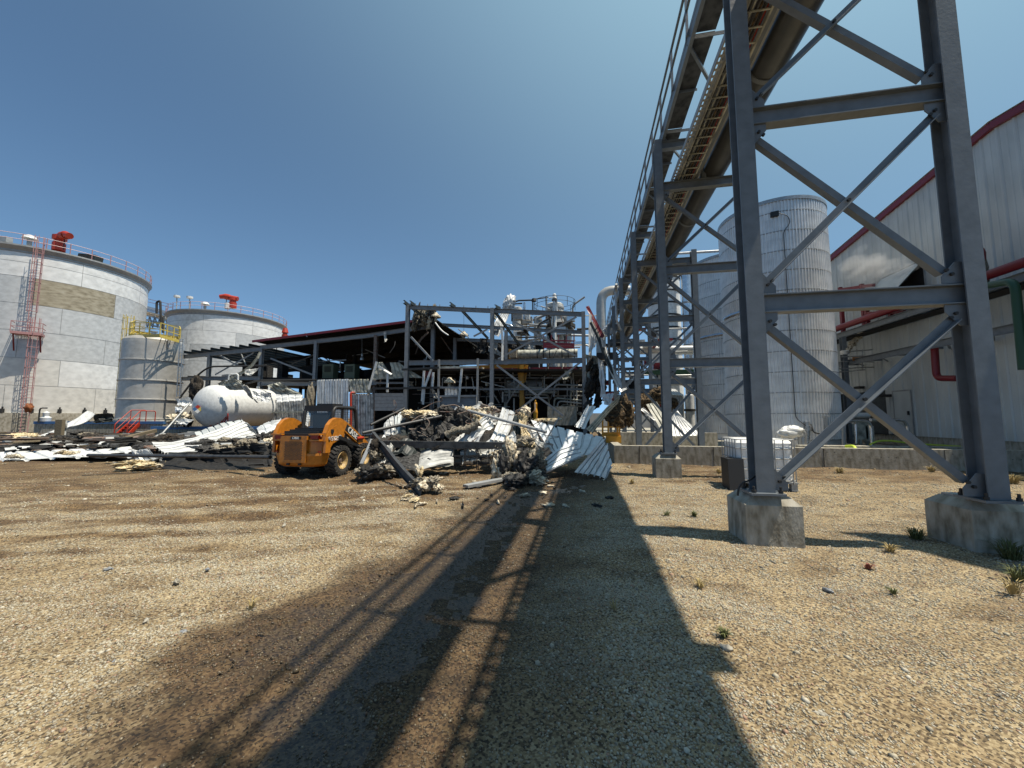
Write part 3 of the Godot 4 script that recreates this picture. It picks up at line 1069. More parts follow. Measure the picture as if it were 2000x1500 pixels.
	for q in [11.5, 24.6, 33.0]:
		m = M.new()
		m.ibeam(G(14.55, 0.2, q), G(14.55, 6.2, q), 0.25, 0.22, GS)
		ob(m, "post", K.steel, r)
	m = M.new()
	m.pipe([G(14.75, 6.85, 9.0), G(14.75, 6.85, 34.0)], 0.17, 20)
	tag(ob(m, "red_header_pipe", K.red), "long dark red header pipe running along the rack on the hall wall", "pipe")
	m = M.new()
	m.pipe([ps(1840, 575, 18.2), ps(1915, 560, 16.0), ps(1982, 548, 14.6), ps(1999, 722, 14.6)], 0.115, 16, 0.35)
	tag(ob(m, "green_pipe", K.green_pipe), "dark green pipe turning down at the right edge of the photo", "pipe")
	m = M.new()
	m.pipe([pt(1825, 676, 15.3), pt(1829, 739, 15.3), pt(1870, 739, 15.3)], 0.13, 14, 0.3)
	tag(ob(m, "red_drop_pipe", K.red), "dark red pipe elbow dropping below the lower rack beam", "pipe")
	# red goal-post pipe supports on the wall
	for q in [[1641, 566, 1683, 560, 640], [1693, 612, 1740, 610, 640]]:
		m = M.new()
		var a := pt(q[0], q[1], 15.4); var b := pt(q[2], q[3], 15.4)
		m.bar(a, b, 0.16, 0.16)
		m.bar(a + Vector3.UP * 0.15, Vector3(a.x, 6.6, a.z), 0.17, 0.17, GS)
		m.bar(b + Vector3.UP * 0.15, Vector3(b.x, 6.6, b.z), 0.17, 0.17, GS)
		m.bar(b, b + (b - a) * 0.5, 0.14, 0.16)
		tag(ob(m, "red_pipe_support", K.red), "red goal post shaped pipe support %s on the hall wall" % ("nearest the silo" if q[0] < 1660 else "right of the first, lower down"), "pipe support", "red pipe supports on the hall wall")
	# lagged riser with red cap
	var lr := thing("lagged_riser", "cloth lagged vertical pipe with a red cap above the red header", "pipe", pt(1918, 548, 15.0))
	m = M.new()
	m.lathe(pt(1918, 552, 15.0), [Vector2(0.19, 0), Vector2(0.21, 0.2), Vector2(0.17, 0.35), Vector2(0.21, 0.55), Vector2(0.18, 0.8), Vector2(0.16, 0.98)], 14)
	ob(m, "lagging", K.wool_grey, lr)
	m = M.new()
	m.lathe(pt(1915, 507, 15.0), [Vector2(0.14, -0.05), Vector2(0.16, 0.24), Vector2(0.12, 0.42), Vector2(0, 0.44)], 14)
	ob(m, "cap", K.red, lr)
	# white lagged valve pipe and signed tube rails at the rack post
	var vp := thing("lagged_valve_pipe", "white lagged pipe with flanges slanting from the rack beside the silo", "pipe", at(1665, 672, 21.5))
	var va := at(1650, 689, 21.5); var vb := at(1684, 648, 21.5)
	m = M.new()
	var pp := []
	var rr := []
	for i in 25:
		pp.append(va.lerp(vb, i / 24.0))
		rr.append([0.13, 0.1, 0.2, 0.2, 0.1, 0.12, 0.17, 0.12][i % 8])
	m.taper(pp, rr, 12)
	ob(m, "lagging", K.wool_white, vp)
	m = M.new()
	m.lathe(va, [Vector2(0.001, -0.16), Vector2(0.2, -0.1), Vector2(0.22, 0.1), Vector2(0.001, 0.2)], 12)
	ob(m, "elbow", K.white_metal, vp)
	var tr := thing("tube_rail_bundle", "bundle of pale horizontal tubes with an orange sign beside the silo", "tube bundle", at(1674, 705, 21.0))
	for q in [[1653, 687, 1704, 683], [1643, 697, 1706, 695], [1643, 706, 1707, 707], [1640, 720, 1707, 717], [1637, 727, 1690, 722]]:
		m = M.new()
		m.tube([at(q[0], q[1], 21.0), at(q[2], q[3], 21.0)], 0.03, 8)
		ob(m, "tube", K.galv, tr)
	m = M.new()
	m.tube([at(1684, 682, 21.05), at(1684, 722, 21.05)], 0.03, 8)
	ob(m, "tube", K.galv, tr)
	m = M.new()
	var so := at(1682, 701, 20.9)
	m.abox(so, 0.95, 0.19, 0.02)
	var sg := ob(m, "sign", K.orange, tr)
	m = M.new()
	m.abox(so + Vector3(0.0, 0, 0.012), 0.62, 0.05, 0.006)
	ob(m, "lettering_band", K.soot, sg)
	# wall lights
	for q in [[1678, 757, 24.4, "dark wall light above the doorway"], [1729, 773, 22.0, "small dark fixture beside the white door"]]:
		m = M.new()
		m.abox(pt(q[0], q[1], 15.75), 0.3, 0.14, 0.4)
		tag(ob(m, "wall_light", K.black), q[3], "light")
	# steam: drifting left from the hood, in several thin clouds
	var fm := FogMaterial.new()
	fm.density = 0.3
	fm.albedo = Color(0.95, 0.96, 0.97)
	var sr := RandomNumberGenerator.new()
	sr.seed = 3
	for i in 60:
		var q := sr.randf()
		var f := FogVolume.new()
		f.shape = RenderingServer.FOG_VOLUME_SHAPE_ELLIPSOID
		var k := lerpf(0.25, 1.0, q) * sr.randf_range(0.5, 1.1)
		f.size = Vector3(1.7 * k, 0.7 * k, 1.0 * k)
		f.material = fm
		f.position = pt(lerpf(1790, 1655, q) + sr.randf_range(-8, 8), lerpf(528, 520, q) + sr.randfn(0.0, 5.0 + 15.0 * q), 14.25 - sr.randf() * 0.7)
		f.rotation = Vector3(sr.randf_range(-0.3, 0.3), -deg_to_rad(80) + sr.randf_range(-0.5, 0.5), sr.randf_range(-0.2, 0.7))
		f.name = numbered("steam")
		add_child(f)
		tag(f, "white steam drifting left from the vent hood", "steam", "steam from the vent hood", "stuff")

# ---------------------------------------------------------------- ribbed silos
func silo(t: float, s: float, R: float, top: float, base: float, label: String) -> Node3D:
	var o := thing("ribbed_silo", label, "silo", G(t, base, s), "ribbed metal silos")
	var c := G(t, 0, s)
	var m := M.new()
	m.lathe(c, [Vector2(R - 0.03, base), Vector2(R - 0.03, top), Vector2(R * 0.6, top + 0.25), Vector2(0.01, top + 0.5)], 48)
	ob(m, "shell", K.silo, o)
	var bands := [base + 0.4]
	var y := top - 0.7
	while y > base + 0.8:
		bands.push_front(y)
		y -= 1.02
	bands.append(top)
	bands.sort()
	var n := 108
	for b in bands.size() - 1:
		m = M.new()
		for i in n:
			var w := TAU / n
			var a := i * w
			var q := [[0.0, 0.0], [0.3, 0.0], [0.42, 0.042], [0.78, 0.042], [0.9, 0.0], [1.0, 0.0]]
			for j in q.size() - 1:
				var a0: float = a + q[j][0] * w
				var a1: float = a + q[j + 1][0] * w
				var r0: float = R + q[j][1]
				var r1: float = R + q[j + 1][1]
				var d0 := Vector3(cos(a0), 0, sin(a0)) * r0
				var d1 := Vector3(cos(a1), 0, sin(a1)) * r1
				m.quad(c + d0 + Vector3.UP * bands[b], c + d1 + Vector3.UP * bands[b], c + d1 + Vector3.UP * (bands[b + 1] - 0.004), c + d0 + Vector3.UP * (bands[b + 1] - 0.004))
		ob(m, "cladding_course", K.silo, o)
		m = M.new()
		m.lathe(c, [Vector2(R, bands[b] - 0.02), Vector2(R + 0.045, bands[b] - 0.018), Vector2(R + 0.045, bands[b] + 0.018), Vector2(R, bands[b] + 0.02)], 60)
		ob(m, "band", K.galv_dull, o)
	m = M.new()
	m.lathe(c, [Vector2(R + 0.01, top - 0.16), Vector2(R + 0.07, top - 0.15), Vector2(R + 0.07, top + 0.03), Vector2(R - 0.1, top + 0.05)], 60)
	ob(m, "rim", K.galv, o)
	m = M.new()
	var ym := lerpf(base, top, 0.56)
	m.lathe(c, [Vector2(R + 0.0, ym - 0.12), Vector2(R + 0.06, ym - 0.1), Vector2(R + 0.09, ym), Vector2(R + 0.06, ym + 0.1), Vector2(R, ym + 0.12)], 60)
	ob(m, "girder_ring", K.shiny, o)
	return o

func build_silos() -> void:
	var a := silo(10.5, 23.2, 2.5, 12.72, 0.17, "ribbed metal silo nearer the camera, carrying a black box and cable near its top")
	silo(10.55, 29.6, 2.5, 12.7, 0.17, "ribbed metal silo farther away, half hidden behind the nearer one")
	# black junction box and cable on the near silo
	var m := M.new()
	var c := G(10.5, 0, 23.2)
	var on := func(ang: float, y: float, r := 2.56) -> Vector3: return c + Vector3(sin(deg_to_rad(ang)), 0, cos(deg_to_rad(ang))) * r + Vector3.UP * y
	m.box(on.call(-29.0, 11.9), Vector3(0.15, 0, 0.08), Vector3(0, 0.13, 0), Vector3(-0.03, 0, 0.07))
	ob(m, "junction_box", K.black, a)
	m = M.new()
	m.pipe([on.call(-26.0, 11.9, 2.62), on.call(-17.0, 11.7, 2.62), on.call(-15.0, 11.3, 2.62), on.call(-22.0, 10.9, 2.62), on.call(-22.0, 1.6, 2.62), on.call(-6.0, 0.9, 2.7)], 0.018, 6, 0.2)
	ob(m, "cable", K.black, a)
	# stub nozzles at the foot
	var v := thing("valve_set", "motor valve and dark tubing at the foot of the nearer silo", "valve", at(1577, 850, 18.4))
	m = M.new()
	for q in [[1577, 836, 0.16], [1577, 846, 0.11], [1576, 828, 0.12]]:
		m.lathe(at(q[0], q[1], 18.4), [Vector2(0.001, -0.14), Vector2(q[2], -0.12), Vector2(q[2], 0.12), Vector2(0.001, 0.14)], 12)
	ob(m, "actuator", K.galv, v)
	m = M.new()
	m.pipe([at(1583, 828, 18.4), at(1590, 845, 18.2), at(1606, 848, 18.2)], 0.03, 6)
	ob(m, "tube", K.black, v)
	m = M.new()
	m.tube([at(1577, 850, 18.4), at(1577, 872, 18.4)], 0.08, 10)
	ob(m, "stem", K.galv, v)
	m = M.new()
	m.pipe([at(1567, 872, 17.8), at(1567, 842, 17.8), at(1545, 842, 17.8)], 0.16, 14, 0.2)
	tag(ob(m, "silo_outlet_pipe", K.galv), "short galvanised outlet pipe beside the white bag", "pipe")
	m = M.new()
	blob(m, at(1543, 844, 17.2), Vector3(0.52, 0.05, 0), Vector3(0, 0.26, 0), Vector3(0, 0, 0.3), 0.22, 1.6, 31)
	tag(ob(m, "white_bag", K.white_metal), "crumpled white bag lying on the low wall behind the tote", "bag")
	for q in [[1613, 812, 1612, 872, 17.8, "slim steel post with a bracket at the foot of the near silo"], [1648, 822, 1648, 872, 16.9, "slotted steel post before the dark doorway"], [1561, 850, 1562, 872, 17.5, "short pale stub post beside the valve"]]:
		m = M.new()
		m.bar(at(q[0], q[1], q[4]), at(q[2], q[3], q[4]), 0.1, 0.1, GS)
		m.bar(at(q[0] - 6, q[1] + 2, q[4]), at(q[0] + 8, q[1] + 1, q[4]), 0.08, 0.08)
		tag(ob(m, "steel_post", K.galv_dull), q[5], "post")
	# hoop shaped stainless pipes
	var hoops := [[[1650, 822], [1700, 822], [1704, 872], 16.8, 0.07, "larger stainless hoop pipe left of the dark doorway"], [[1665, 826], [1671, 826], [1673, 866], 17.2, 0.05, "thin stainless drop pipe inside the larger hoop"], [[1700, 820], [1770, 820], [1776, 868], 17.0, 0.07, "long stainless hoop pipe in front of the white door"]]
	for q in hoops:
		m = M.new()
		m.pipe([at(q[0][0], q[0][1], q[3]), at(q[1][0], q[1][1], q[3]), at(q[2][0], q[2][1], q[3])], q[4], 12, 0.35)
		tag(ob(m, "hoop_pipe", K.shiny), q[5], "pipe", "stainless hoop pipes by the silo")
	m = M.new()
	m.tube([at(1655, 811, 19.5), at(1696, 811, 19.5)], 0.13, 14)
	tag(ob(m, "white_cylinder", K.white_metal), "short white horizontal cylinder above the hoop pipes", "cylinder")
	for q in [[1680, 840, 0.5, 0.9], [1694, 846, 0.4, 0.7]]:
		m = M.new()
		m.abox(at(q[0], q[1], 19.0), q[2], q[3], 0.3)
		m.abox(at(q[0], q[1] + 22, 19.0), 0.1, 0.6, 0.1)
		tag(ob(m, "pump_panel", K.cream_sheet), "pale pump control box on a stand %s" % ("left in the doorway" if q[0] < 1690 else "right in the doorway"), "box")
	# hoses
	m = M.new()
	m.pipe([at(1652, 872, 14.6), at(1668, 871, 14.3), at(1673, 884, 13.9), at(1662, 900, 13.6), at(1640, 911, 13.3), at(1601, 917, 13.1)], 0.055, 10, 0.6)
	tag(ob(m, "green_hose", K.lime), "lime green hose looping over the low wall to the ground", "hose")
	m = M.new()
	m.pipe([at(1700, 868, 15.6), at(1715, 861, 15.8), at(1745, 861, 16.0), at(1775, 866, 16.0), at(1875, 872, 16.2)], 0.035, 8, 0.5)
	tag(ob(m, "yellow_hose", K.lime), "thin yellow green hose lying behind the low wall", "hose")
	m = M.new()
	m.pipe([at(1940, 894, 13.0), at(2010, 898, 12.8)], 0.03, 8, 0.3)
	tag(ob(m, "yellow_line", K.lime), "thin yellow line on the ground at the far right", "hose")

# ---------------------------------------------------------------- storage tanks on the left
func cyl_angle(c: Vector3, R: float, px: float) -> float:   # direction on the shell whose surface lies at that bearing
	var d := Vector2((px - 1000.0) / FOC, -1.0).normalized()
	var o := Vector2(-c.x, -c.z)
	var b := o.dot(d)
	var disc := b * b - o.dot(o) + R * R
	var k := -b - sqrt(maxf(disc, 0.0))
	var q := o + d * k
	return atan2(q.y, q.x)

func shell_plate(m: M, c: Vector3, R: float, a0: float, a1: float, y0: float, y1: float) -> void:
	var n := 8
	for i in n:
		var p := a0 + (a1 - a0) * i / n
		var q := a0 + (a1 - a0) * (i + 1) / n
		var d := Vector3(cos(p), 0, sin(p))
		var e := Vector3(cos(q), 0, sin(q))
		m.quadn(c + d * R + Vector3.UP * y0, c + e * R + Vector3.UP * y0, c + e * R + Vector3.UP * y1, c + d * R + Vector3.UP * y1, d, e, e, d)

func caged_ladder(parent: Node, base: Vector3, out: Vector3, y0: float, y1: float, cage0: float, mt: Material, called := "ladder", gap := 0.25) -> MeshInstance3D:
	var side := Vector3.UP.cross(out).normalized()
	var o := base + out * gap
	var m := M.new()
	for k in [-1, 1]:
		m.bar(Vector3(o.x, y0, o.z) + side * 0.23 * k, Vector3(o.x, y1 + 1.0, o.z) + side * 0.23 * k, 0.06, 0.06, out)
	var l := ob(m, called, mt, parent)
	m = M.new()
	var y := y0 + 0.2
	while y < y1:
		m.bar(Vector3(o.x, y, o.z) - side * 0.22, Vector3(o.x, y, o.z) + side * 0.22, 0.03, 0.03)
		y += 0.3
	tag(ob(m, "rungs", mt, l), "", "", "", "stuff")
	y = cage0
	var arc := func(a: float, h: float) -> Vector3: return Vector3(o.x, h, o.z) + side * 0.36 * sin(a) + out * (0.36 - 0.36 * cos(a))
	while y < y1 + 1.0:
		m = M.new()
		var pts := []
		for i in 11:
			pts.append(arc.call(-2.3 + 4.6 * i / 10.0 + PI, y))
		m.tube(pts, 0.022, 4)
		ob(m, "cage_hoop", mt, l)
		y += 1.0
	for i in 5:
		m = M.new()
		var a := PI - 1.8 + 3.6 * i / 4.0
		m.bar(arc.call(a, cage0), arc.call(a, y1 + 1.0), 0.035, 0.02, out)
		ob(m, "cage_strap", mt, l)
	return l

func big_tank(c: Vector3, R: float, top: float, levels: Array, label: String, seams: Array, base_h: float) -> Node3D:
	var o := thing("storage_tank", label, "tank", c, "large steel storage tanks")
	var m := M.new()
	m.lathe(c, [Vector2(R - 0.03, base_h), Vector2(R - 0.03, top), Vector2(0.01, top + 1.3)], 96)
	ob(m, "core", K.galv_dull, o)
	m = M.new()
	m.lathe(c, [Vector2(R + 0.28, 0.0), Vector2(R + 0.28, base_h), Vector2(R - 0.1, base_h + 0.02)], 96)
	ob(m, "concrete_ring", K.concrete, o)
	for i in levels.size() - 1:
		var n := 8
		var a0: float = seams[i]
		for k in n:
			m = M.new()
			shell_plate(m, c, R + 0.006 * (i % 2), a0 + TAU * k / n + 0.0022, a0 + TAU * (k + 1) / n - 0.0022, levels[i] + 0.02, levels[i + 1] - 0.02)
			var h := (i * 31 + k * 17 + int(c.x)) % 7
			var mt: Material = K.plate
			if h == 1 or h == 4: mt = K.plate_dark
			elif h == 2: mt = K.plate_warm
			if i < 2: mt = K.plate_warm if h < 5 else K.plate
			if i == 4 and k == 0 and c.x < -50: mt = K.plate_stained
			if i == 4 and k == 1 and c.x < -50: mt = K.plate_dark
			if i == 4 and k == 7 and c.x < -50: mt = K.plate_dark
			if i >= 5: mt = K.plate
			ob(m, "shell_plate", mt, o)
	# rim angle
	m = M.new()
	m.lathe(c, [Vector2(R, top - 0.75), Vector2(R + 0.06, top - 0.7), Vector2(R + 0.06, top - 0.55), Vector2(R + 0.3, top - 0.15), Vector2(R + 0.3, top), Vector2(R - 0.3, top + 0.06)], 120)
	ob(m, "rim", K.galv_dull, o)
	# guard rail
	for y in [0.55, 1.1]:
		m = M.new()
		var pts := []
		for i in 97:
			var a := TAU * i / 96.0
			pts.append(c + Vector3(cos(a), 0, sin(a)) * (R + 0.2) + Vector3.UP * (top + y))
		m.tube(pts, 0.03, 5, false)
		ob(m, "handrail", K.pink_rail, o)
	for i in 32:
		m = M.new()
		var a := TAU * i / 32.0
		var p := c + Vector3(cos(a), 0, sin(a)) * (R + 0.2) + Vector3.UP * top
		m.bar(p, p + Vector3.UP * 1.12, 0.055, 0.055, Vector3.BACK)
		ob(m, "rail_post", K.red_faded, o)
	# anchor lugs on the concrete ring
	for i in 28:
		m = M.new()
		var a := TAU * (i + 0.4) / 28.0
		var p := c + Vector3(cos(a), 0, sin(a)) * (R + 0.16) + Vector3.UP * base_h
		m.tube([p, p + Vector3.UP * 0.42], 0.16, 6)
		m.tube([p + Vector3.UP * 0.42, p + Vector3.UP * 0.62], 0.07, 6)
		ob(m, "anchor_lug", K.bolt, o)
	return o

func mixer_drive(p: Vector3, along: Vector3, label: String) -> void:
	var o := thing("mixer_drive", label, "motor", p, "red mixer drives on the tank roofs")
	var m := M.new()
	m.lathe(p, [Vector2(0.55, 0), Vector2(0.55, 0.9), Vector2(0.45, 0.95), Vector2(0.45, 1.25), Vector2(0.6, 1.3), Vector2(0.6, 1.75), Vector2(0.01, 1.85)], 20)
	ob(m, "gearbox", K.red_bright, o)
	m = M.new()
	var a := p + Vector3.UP * 1.7 - along * 0.7
	m.taper([a, a + along * 1.2, a + along * 1.25, a + along * 1.9, a + along * 1.95, a + along * 2.6 - Vector3.UP * 0.2], [0.36, 0.36, 0.46, 0.46, 0.38, 0.34], 14)
	ob(m, "motor", K.red_bright, o)
	m = M.new()
	m.bar(p + along * 0.95, p + along * 0.95 + Vector3.UP * 1.4, 0.07, 0.07, along)
	ob(m, "stay", K.bolt, o)

func roof_vent(p: Vector3, label: String) -> void:
	var o := thing("roof_vent", label, "vent", p, "white mushroom vents on the tank roofs")
	var m := M.new()
	m.tube([p, p + Vector3.UP * 0.7], 0.2, 12)
	ob(m, "neck", K.galv_dull, o)
	m = M.new()
	m.lathe(p + Vector3.UP * 0.7, [Vector2(0.62, 0), Vector2(0.5, 0.25), Vector2(0.25, 0.42), Vector2(0.01, 0.46)], 16)
	ob(m, "cap", K.white_metal, o)

func build_left_tanks() -> void:
	var c := Vector3(-54.1, 0, -44.25)
	var R := 8.0
	var sm := func(px: float) -> float: return cyl_angle(c, R, px)
	var t1 := big_tank(c, R, 19.06, [2.1, 4.85, 7.6, 10.35, 13.1, 15.85, 17.35, 18.9], "large grey plated steel tank cut by the left edge, one plate stained brown", [sm.call(185), sm.call(110), sm.call(195), sm.call(103), sm.call(207), sm.call(255), sm.call(255)], 2.1)
	for q in [[48.0, 10.3, 19.0, 12.2], [56.0, 0.1, 10.6, 2.6]]:
		var a: float = sm.call(q[0])
		var d := Vector3(cos(a), 0, sin(a))
		caged_ladder(t1, c + d * (R + 0.25), d, q[1], q[2], q[3], K.red_faded, "ladder", 0.5)
	var a: float = sm.call(44.0)
	var d := Vector3(cos(a), 0, sin(a))
	var side := Vector3.UP.cross(d)
	var pc := c + d * (R + 0.75) + Vector3.UP * 9.95
	var m := M.new()
	m.box(pc, side * 1.0, Vector3.UP * 0.12, d * 0.6)
	var pl := ob(m, "ladder_platform", K.red_faded, t1)
	for k in [-0.85, 0.85]:
		m = M.new()
		m.bar(pc + side * k + d * 0.4, pc + side * k - d * 0.5 - Vector3.UP * 1.7, 0.1, 0.1, d)
		ob(m, "knee_brace", K.red, pl)
	for k in [-1.0, 1.0]:
		m = M.new()
		for y in [0.6, 1.1]:
			m.bar(pc + side * k - d * 0.6 + Vector3.UP * y, pc + side * k + d * 0.6 + Vector3.UP * y, 0.05, 0.05)
		m.bar(pc + side * k + d * 0.6, pc + side * k + d * 0.6 + Vector3.UP * 1.1, 0.05, 0.05, d)
		ob(m, "platform_rail", K.red_faded, pl)
	m = M.new()
	for y in [0.6, 1.1]:
		m.bar(pc - side + d * 0.6 + Vector3.UP * y, pc + side + d * 0.6 + Vector3.UP * y, 0.05, 0.05)
	ob(m, "platform_rail", K.red_faded, pl)
	m = M.new()
	blob(m, at(56, 797, 36.4), Vector3(0.3, 0, 0), Vector3(0, 0.4, 0), Vector3(0, 0, 0.25), 0.4, 2.2, 8, 10, 14)
	tag(ob(m, "rust_lump", K.rust_lump), "rust orange lump hanging on the lower tank ladder", "debris")
	mixer_drive(at(114, 490, 42.5), Vector3(0.95, 0, 0.3), "red mixer drive on the roof of the large left tank")
	roof_vent(at(57, 479, 40.5), "white mushroom vent beside the ladder top on the left tank")
	m = M.new()
	m.abox(at(10, 469, 41.5), 1.0, 0.6, 0.6)
	tag(ob(m, "roof_box", K.galv_dull), "small grey box on the left tank roof at the picture edge", "box")
	m = M.new()
	m.box(at(177, 504, 44.5), Vector3(1.0, -0.1, 0), Vector3(0.05, 0.3, 0), Vector3(0, 0, 0.5))
	tag(ob(m, "roof_hatch", K.dark_sheet), "dark roof hatch on the right part of the left tank", "hatch")
	var c2 := Vector3(-47.67, 0, -63.86)
	var sm2 := func(px: float) -> float: return cyl_angle(c2, R, px)
	big_tank(c2, R, 17.73, [2.0, 4.7, 7.4, 10.0, 12.5, 14.6, 16.1, 17.6], "second grey plated steel tank farther back behind the burnt hall", [sm2.call(420), sm2.call(470), sm2.call(400), sm2.call(462), sm2.call(355), sm2.call(485), sm2.call(485)], 2.0)
	mixer_drive(at(454, 602, 61.0), Vector3(-0.97, 0.15, 0.2), "red mixer drive tilted upwards on the roof of the second tank")
	roof_vent(at(400, 603, 61.0), "white mushroom vent on the roof of the second tank")
	m = M.new()
	m.lathe(at(444, 603, 60.6), [Vector2(0.4, 0), Vector2(0.4, 0.9), Vector2(0.01, 1.0)], 12)
	tag(ob(m, "white_pot", K.white_metal), "white pot beside the red drive on the second tank", "pot")
	m = M.new()
	m.lathe(at(556, 664, 60.0), [Vector2(0.45, 0), Vector2(0.45, 0.8), Vector2(0.35, 0.85), Vector2(0.35, 1.1), Vector2(0.5, 1.15), Vector2(0.3, 1.9), Vector2(0.01, 1.95)], 14)
	tag(ob(m, "red_standpipe", K.red_bright), "red standpipe at the right foot of the second tank", "pipe")
	for q in [[344, 579, 618], [369, 581, 618]]:
		var o := thing("lamp_mast", "slim lamp mast with a grey head, %s of the two between the tanks" % ("left" if q[0] < 350 else "right"), "lamp", at(q[0], q[2], 60.0), "lamp masts between the tanks")
		m = M.new()
		m.tube([at(q[0], q[2], 60.0), at(q[0] + 1.5, q[1] + 4, 60.0)], 0.07, 6)
		ob(m, "mast", K.galv_dull, o)
		m = M.new()
		m.lathe(at(q[0] + 1.5, q[1] + 3, 60.0), [Vector2(0.15, 0), Vector2(0.42, 0.1), Vector2(0.42, 0.4), Vector2(0.01, 0.5)], 10)
		ob(m, "head", K.white_metal, o)
	# pipe bridge between the two tanks
	var b := thing("pipe_bridge", "steel pipe bridge with a silver duct and red rails between the tanks", "bridge", at(310, 620, 62.0))
	m = M.new()
	m.tube([at(270, 602, 62.0), at(345, 622, 62.0)], 0.75, 20)
	ob(m, "duct", K.shiny, b)
	for k in 3:
		m = M.new()
		m.bar(at(270, 612 + k * 9, 61.0), at(345, 630 + k * 8, 61.0), 0.25, 0.25)
		ob(m, "chord", K.galv_dull, b)
	for k in 6:
		m = M.new()
		m.bar(at(282 + k * 10, 616, 61.0), at(288 + k * 10, 640, 61.0), 0.12, 0.12)
		m.bar(at(288 + k * 10, 640, 61.0), at(292 + k * 10, 618, 61.0), 0.12, 0.12)
		ob(m, "lattice", K.galv_dull, b)
	for k in 2:
		m = M.new()
		m.bar(at(286, 583 + k * 6, 61.5), at(340, 596 + k * 6, 61.5), 0.07, 0.07)
		ob(m, "handrail", K.red_faded, b)
	m = M.new()
	m.pipe([at(306, 612, 60.5), at(306, 590, 60.5), at(313, 587, 60.5), at(315, 640, 60.5)], 0.16, 8, 0.8)
	tag(ob(m, "dark_vent_pipe", K.bolt), "dark hooked vent pipe between the two big tanks", "pipe")

	# stainless day tank with yellow platform
	var c3 := Vector3(-33.2, 0, -35.2)
	var r3 := 2.16
	var st := thing("stainless_tank", "upright stainless tank with stiffening rings and a yellow railed platform on top", "tank", c3)
	var y0 := 1.55
	var ys := [1.55, 3.25, 4.95, 6.75, 8.35]
	for i in 4:
		m = M.new()
		m.lathe(c3, [Vector2(r3, ys[i]), Vector2(r3, ys[i + 1])], 56)
		ob(m, "shell_course", K.stainless, st)
		m = M.new()
		m.lathe(c3, [Vector2(r3, ys[i] - 0.06), Vector2(r3 + 0.10, ys[i] - 0.05), Vector2(r3 + 0.10, ys[i] + 0.03), Vector2(r3, ys[i] + 0.06)], 56)
		ob(m, "stiffener_ring", K.stainless, st)
		m = M.new()
		var an := cyl_angle(c3, r3, 302 + 12 * (i % 2))
		m.box(c3 + Vector3(cos(an), 0, sin(an)) * r3 + Vector3.UP * (ys[i] + ys[i + 1]) / 2, Vector3(-sin(an), 0, cos(an)) * 0.02, Vector3.UP * (ys[i + 1] - ys[i]) * 0.46, Vector3(cos(an), 0, sin(an)) * 0.012)
		ob(m, "weld_seam", K.galv_dull, st)
	m = M.new()
	m.lathe(c3, [Vector2(r3, 8.35), Vector2(r3 - 0.02, 8.6), Vector2(r3 - 0.25, 8.85), Vector2(r3 * 0.5, 9.15), Vector2(0.01, 9.25)], 56)
	ob(m, "dome", K.stainless, st)
	m = M.new()
	m.lathe(c3, [Vector2(r3 + 0.25, 0.0), Vector2(r3 + 0.25, 1.45), Vector2(0.1, 1.46)], 48)
	ob(m, "plinth", K.white_scorched, st)
	var pf := thing("yellow_platform", "yellow railed platform and ladder above the stainless tank", "platform", Vector3(-33.2, 9.5, -35.2))
	var C := [at(252, 655, 34.0), at(312, 656, 32.8), at(351, 667, 34.6), at(349, 660, 37.2), at(262, 648, 37.8)]
	m = M.new()
	for i in 5:
		m.bar(C[i], C[(i + 1) % 5], 0.07, 0.26)
	ob(m, "deck_frame", K.yellow, pf)
	for i in 9:
		m = M.new()
		var f := (i + 0.5) / 9.0
		m.bar(C[0].lerp(C[1], f) if i < 5 else C[1].lerp(C[2], (i - 4.5) / 4.5), C[4].lerp(C[3], f), 0.04, 0.12)
		ob(m, "grating_bar", K.yellow, pf)
	for i in 5:
		for y in [0.6, 1.15]:
			m = M.new()
			m.bar(C[i] + Vector3.UP * y, C[(i + 1) % 5] + Vector3.UP * y, 0.06, 0.06)
			ob(m, "rail", K.yellow, pf)
		for k in 3:
			m = M.new()
			var q: Vector3 = C[i].lerp(C[(i + 1) % 5], k / 3.0)
			m.bar(q, q + Vector3.UP * 1.15, 0.06, 0.06, Vector3.BACK)
			ob(m, "rail_post", K.yellow, pf)
	for k in [[270, 34.5], [330, 34.3], [340, 37.0]]:
		m = M.new()
		m.tube([at(k[0], 660, k[1]), at(k[0], 680, k[1])], 0.1, 8)
		ob(m, "stub_leg", K.galv_dull, pf)
	for q in [[276, 664, 35], [318, 664, 35.5], [300, 652, 36.0]]:
		m = M.new()
		m.lathe(at(q[0], q[1] + 4, q[2]), [Vector2(0.2, 0), Vector2(0.2, 0.35), Vector2(0.3, 0.36), Vector2(0.3, 0.45), Vector2(0.01, 0.46)], 10)
		ob(m, "nozzle", K.galv, st)
	m = M.new()
	m.tube([at(318, 650, 36.0), at(318, 620, 36.0)], 0.09, 8)
	ob(m, "vent_pipe", K.bolt, st)
	caged_ladder(pf, Vector3(at(241, 800, 34.6).x, 0, -34.6), Vector3(0.35, 0, 0.94), 1.3, 9.9, 2.6, K.yellow, "ladder", 0.1)
	var gl := thing("grey_ladder", "plain grey ladder standing at the right of the stainless tank", "ladder", at(350, 780, 34.0))
	m = M.new()
	for k in [0, 6]:
		m.bar(at(348 + k - 3, 775, 34.0), at(352 + k - 0.5, 662, 34.0), 0.06, 0.06, Vector3.BACK)
	ob(m, "stile", K.galv, gl)
	m = M.new()
	for k in 16:
		m.bar(at(346 + k * 0.27, 772 - k * 7, 34.0), at(352 + k * 0.27, 772 - k * 7, 34.0), 0.04, 0.04)
	ob(m, "rungs", K.galv, gl)
	m = M.new()
	m.abox(at(240, 740, 34.2), 0.5, 5.6, 0.3)
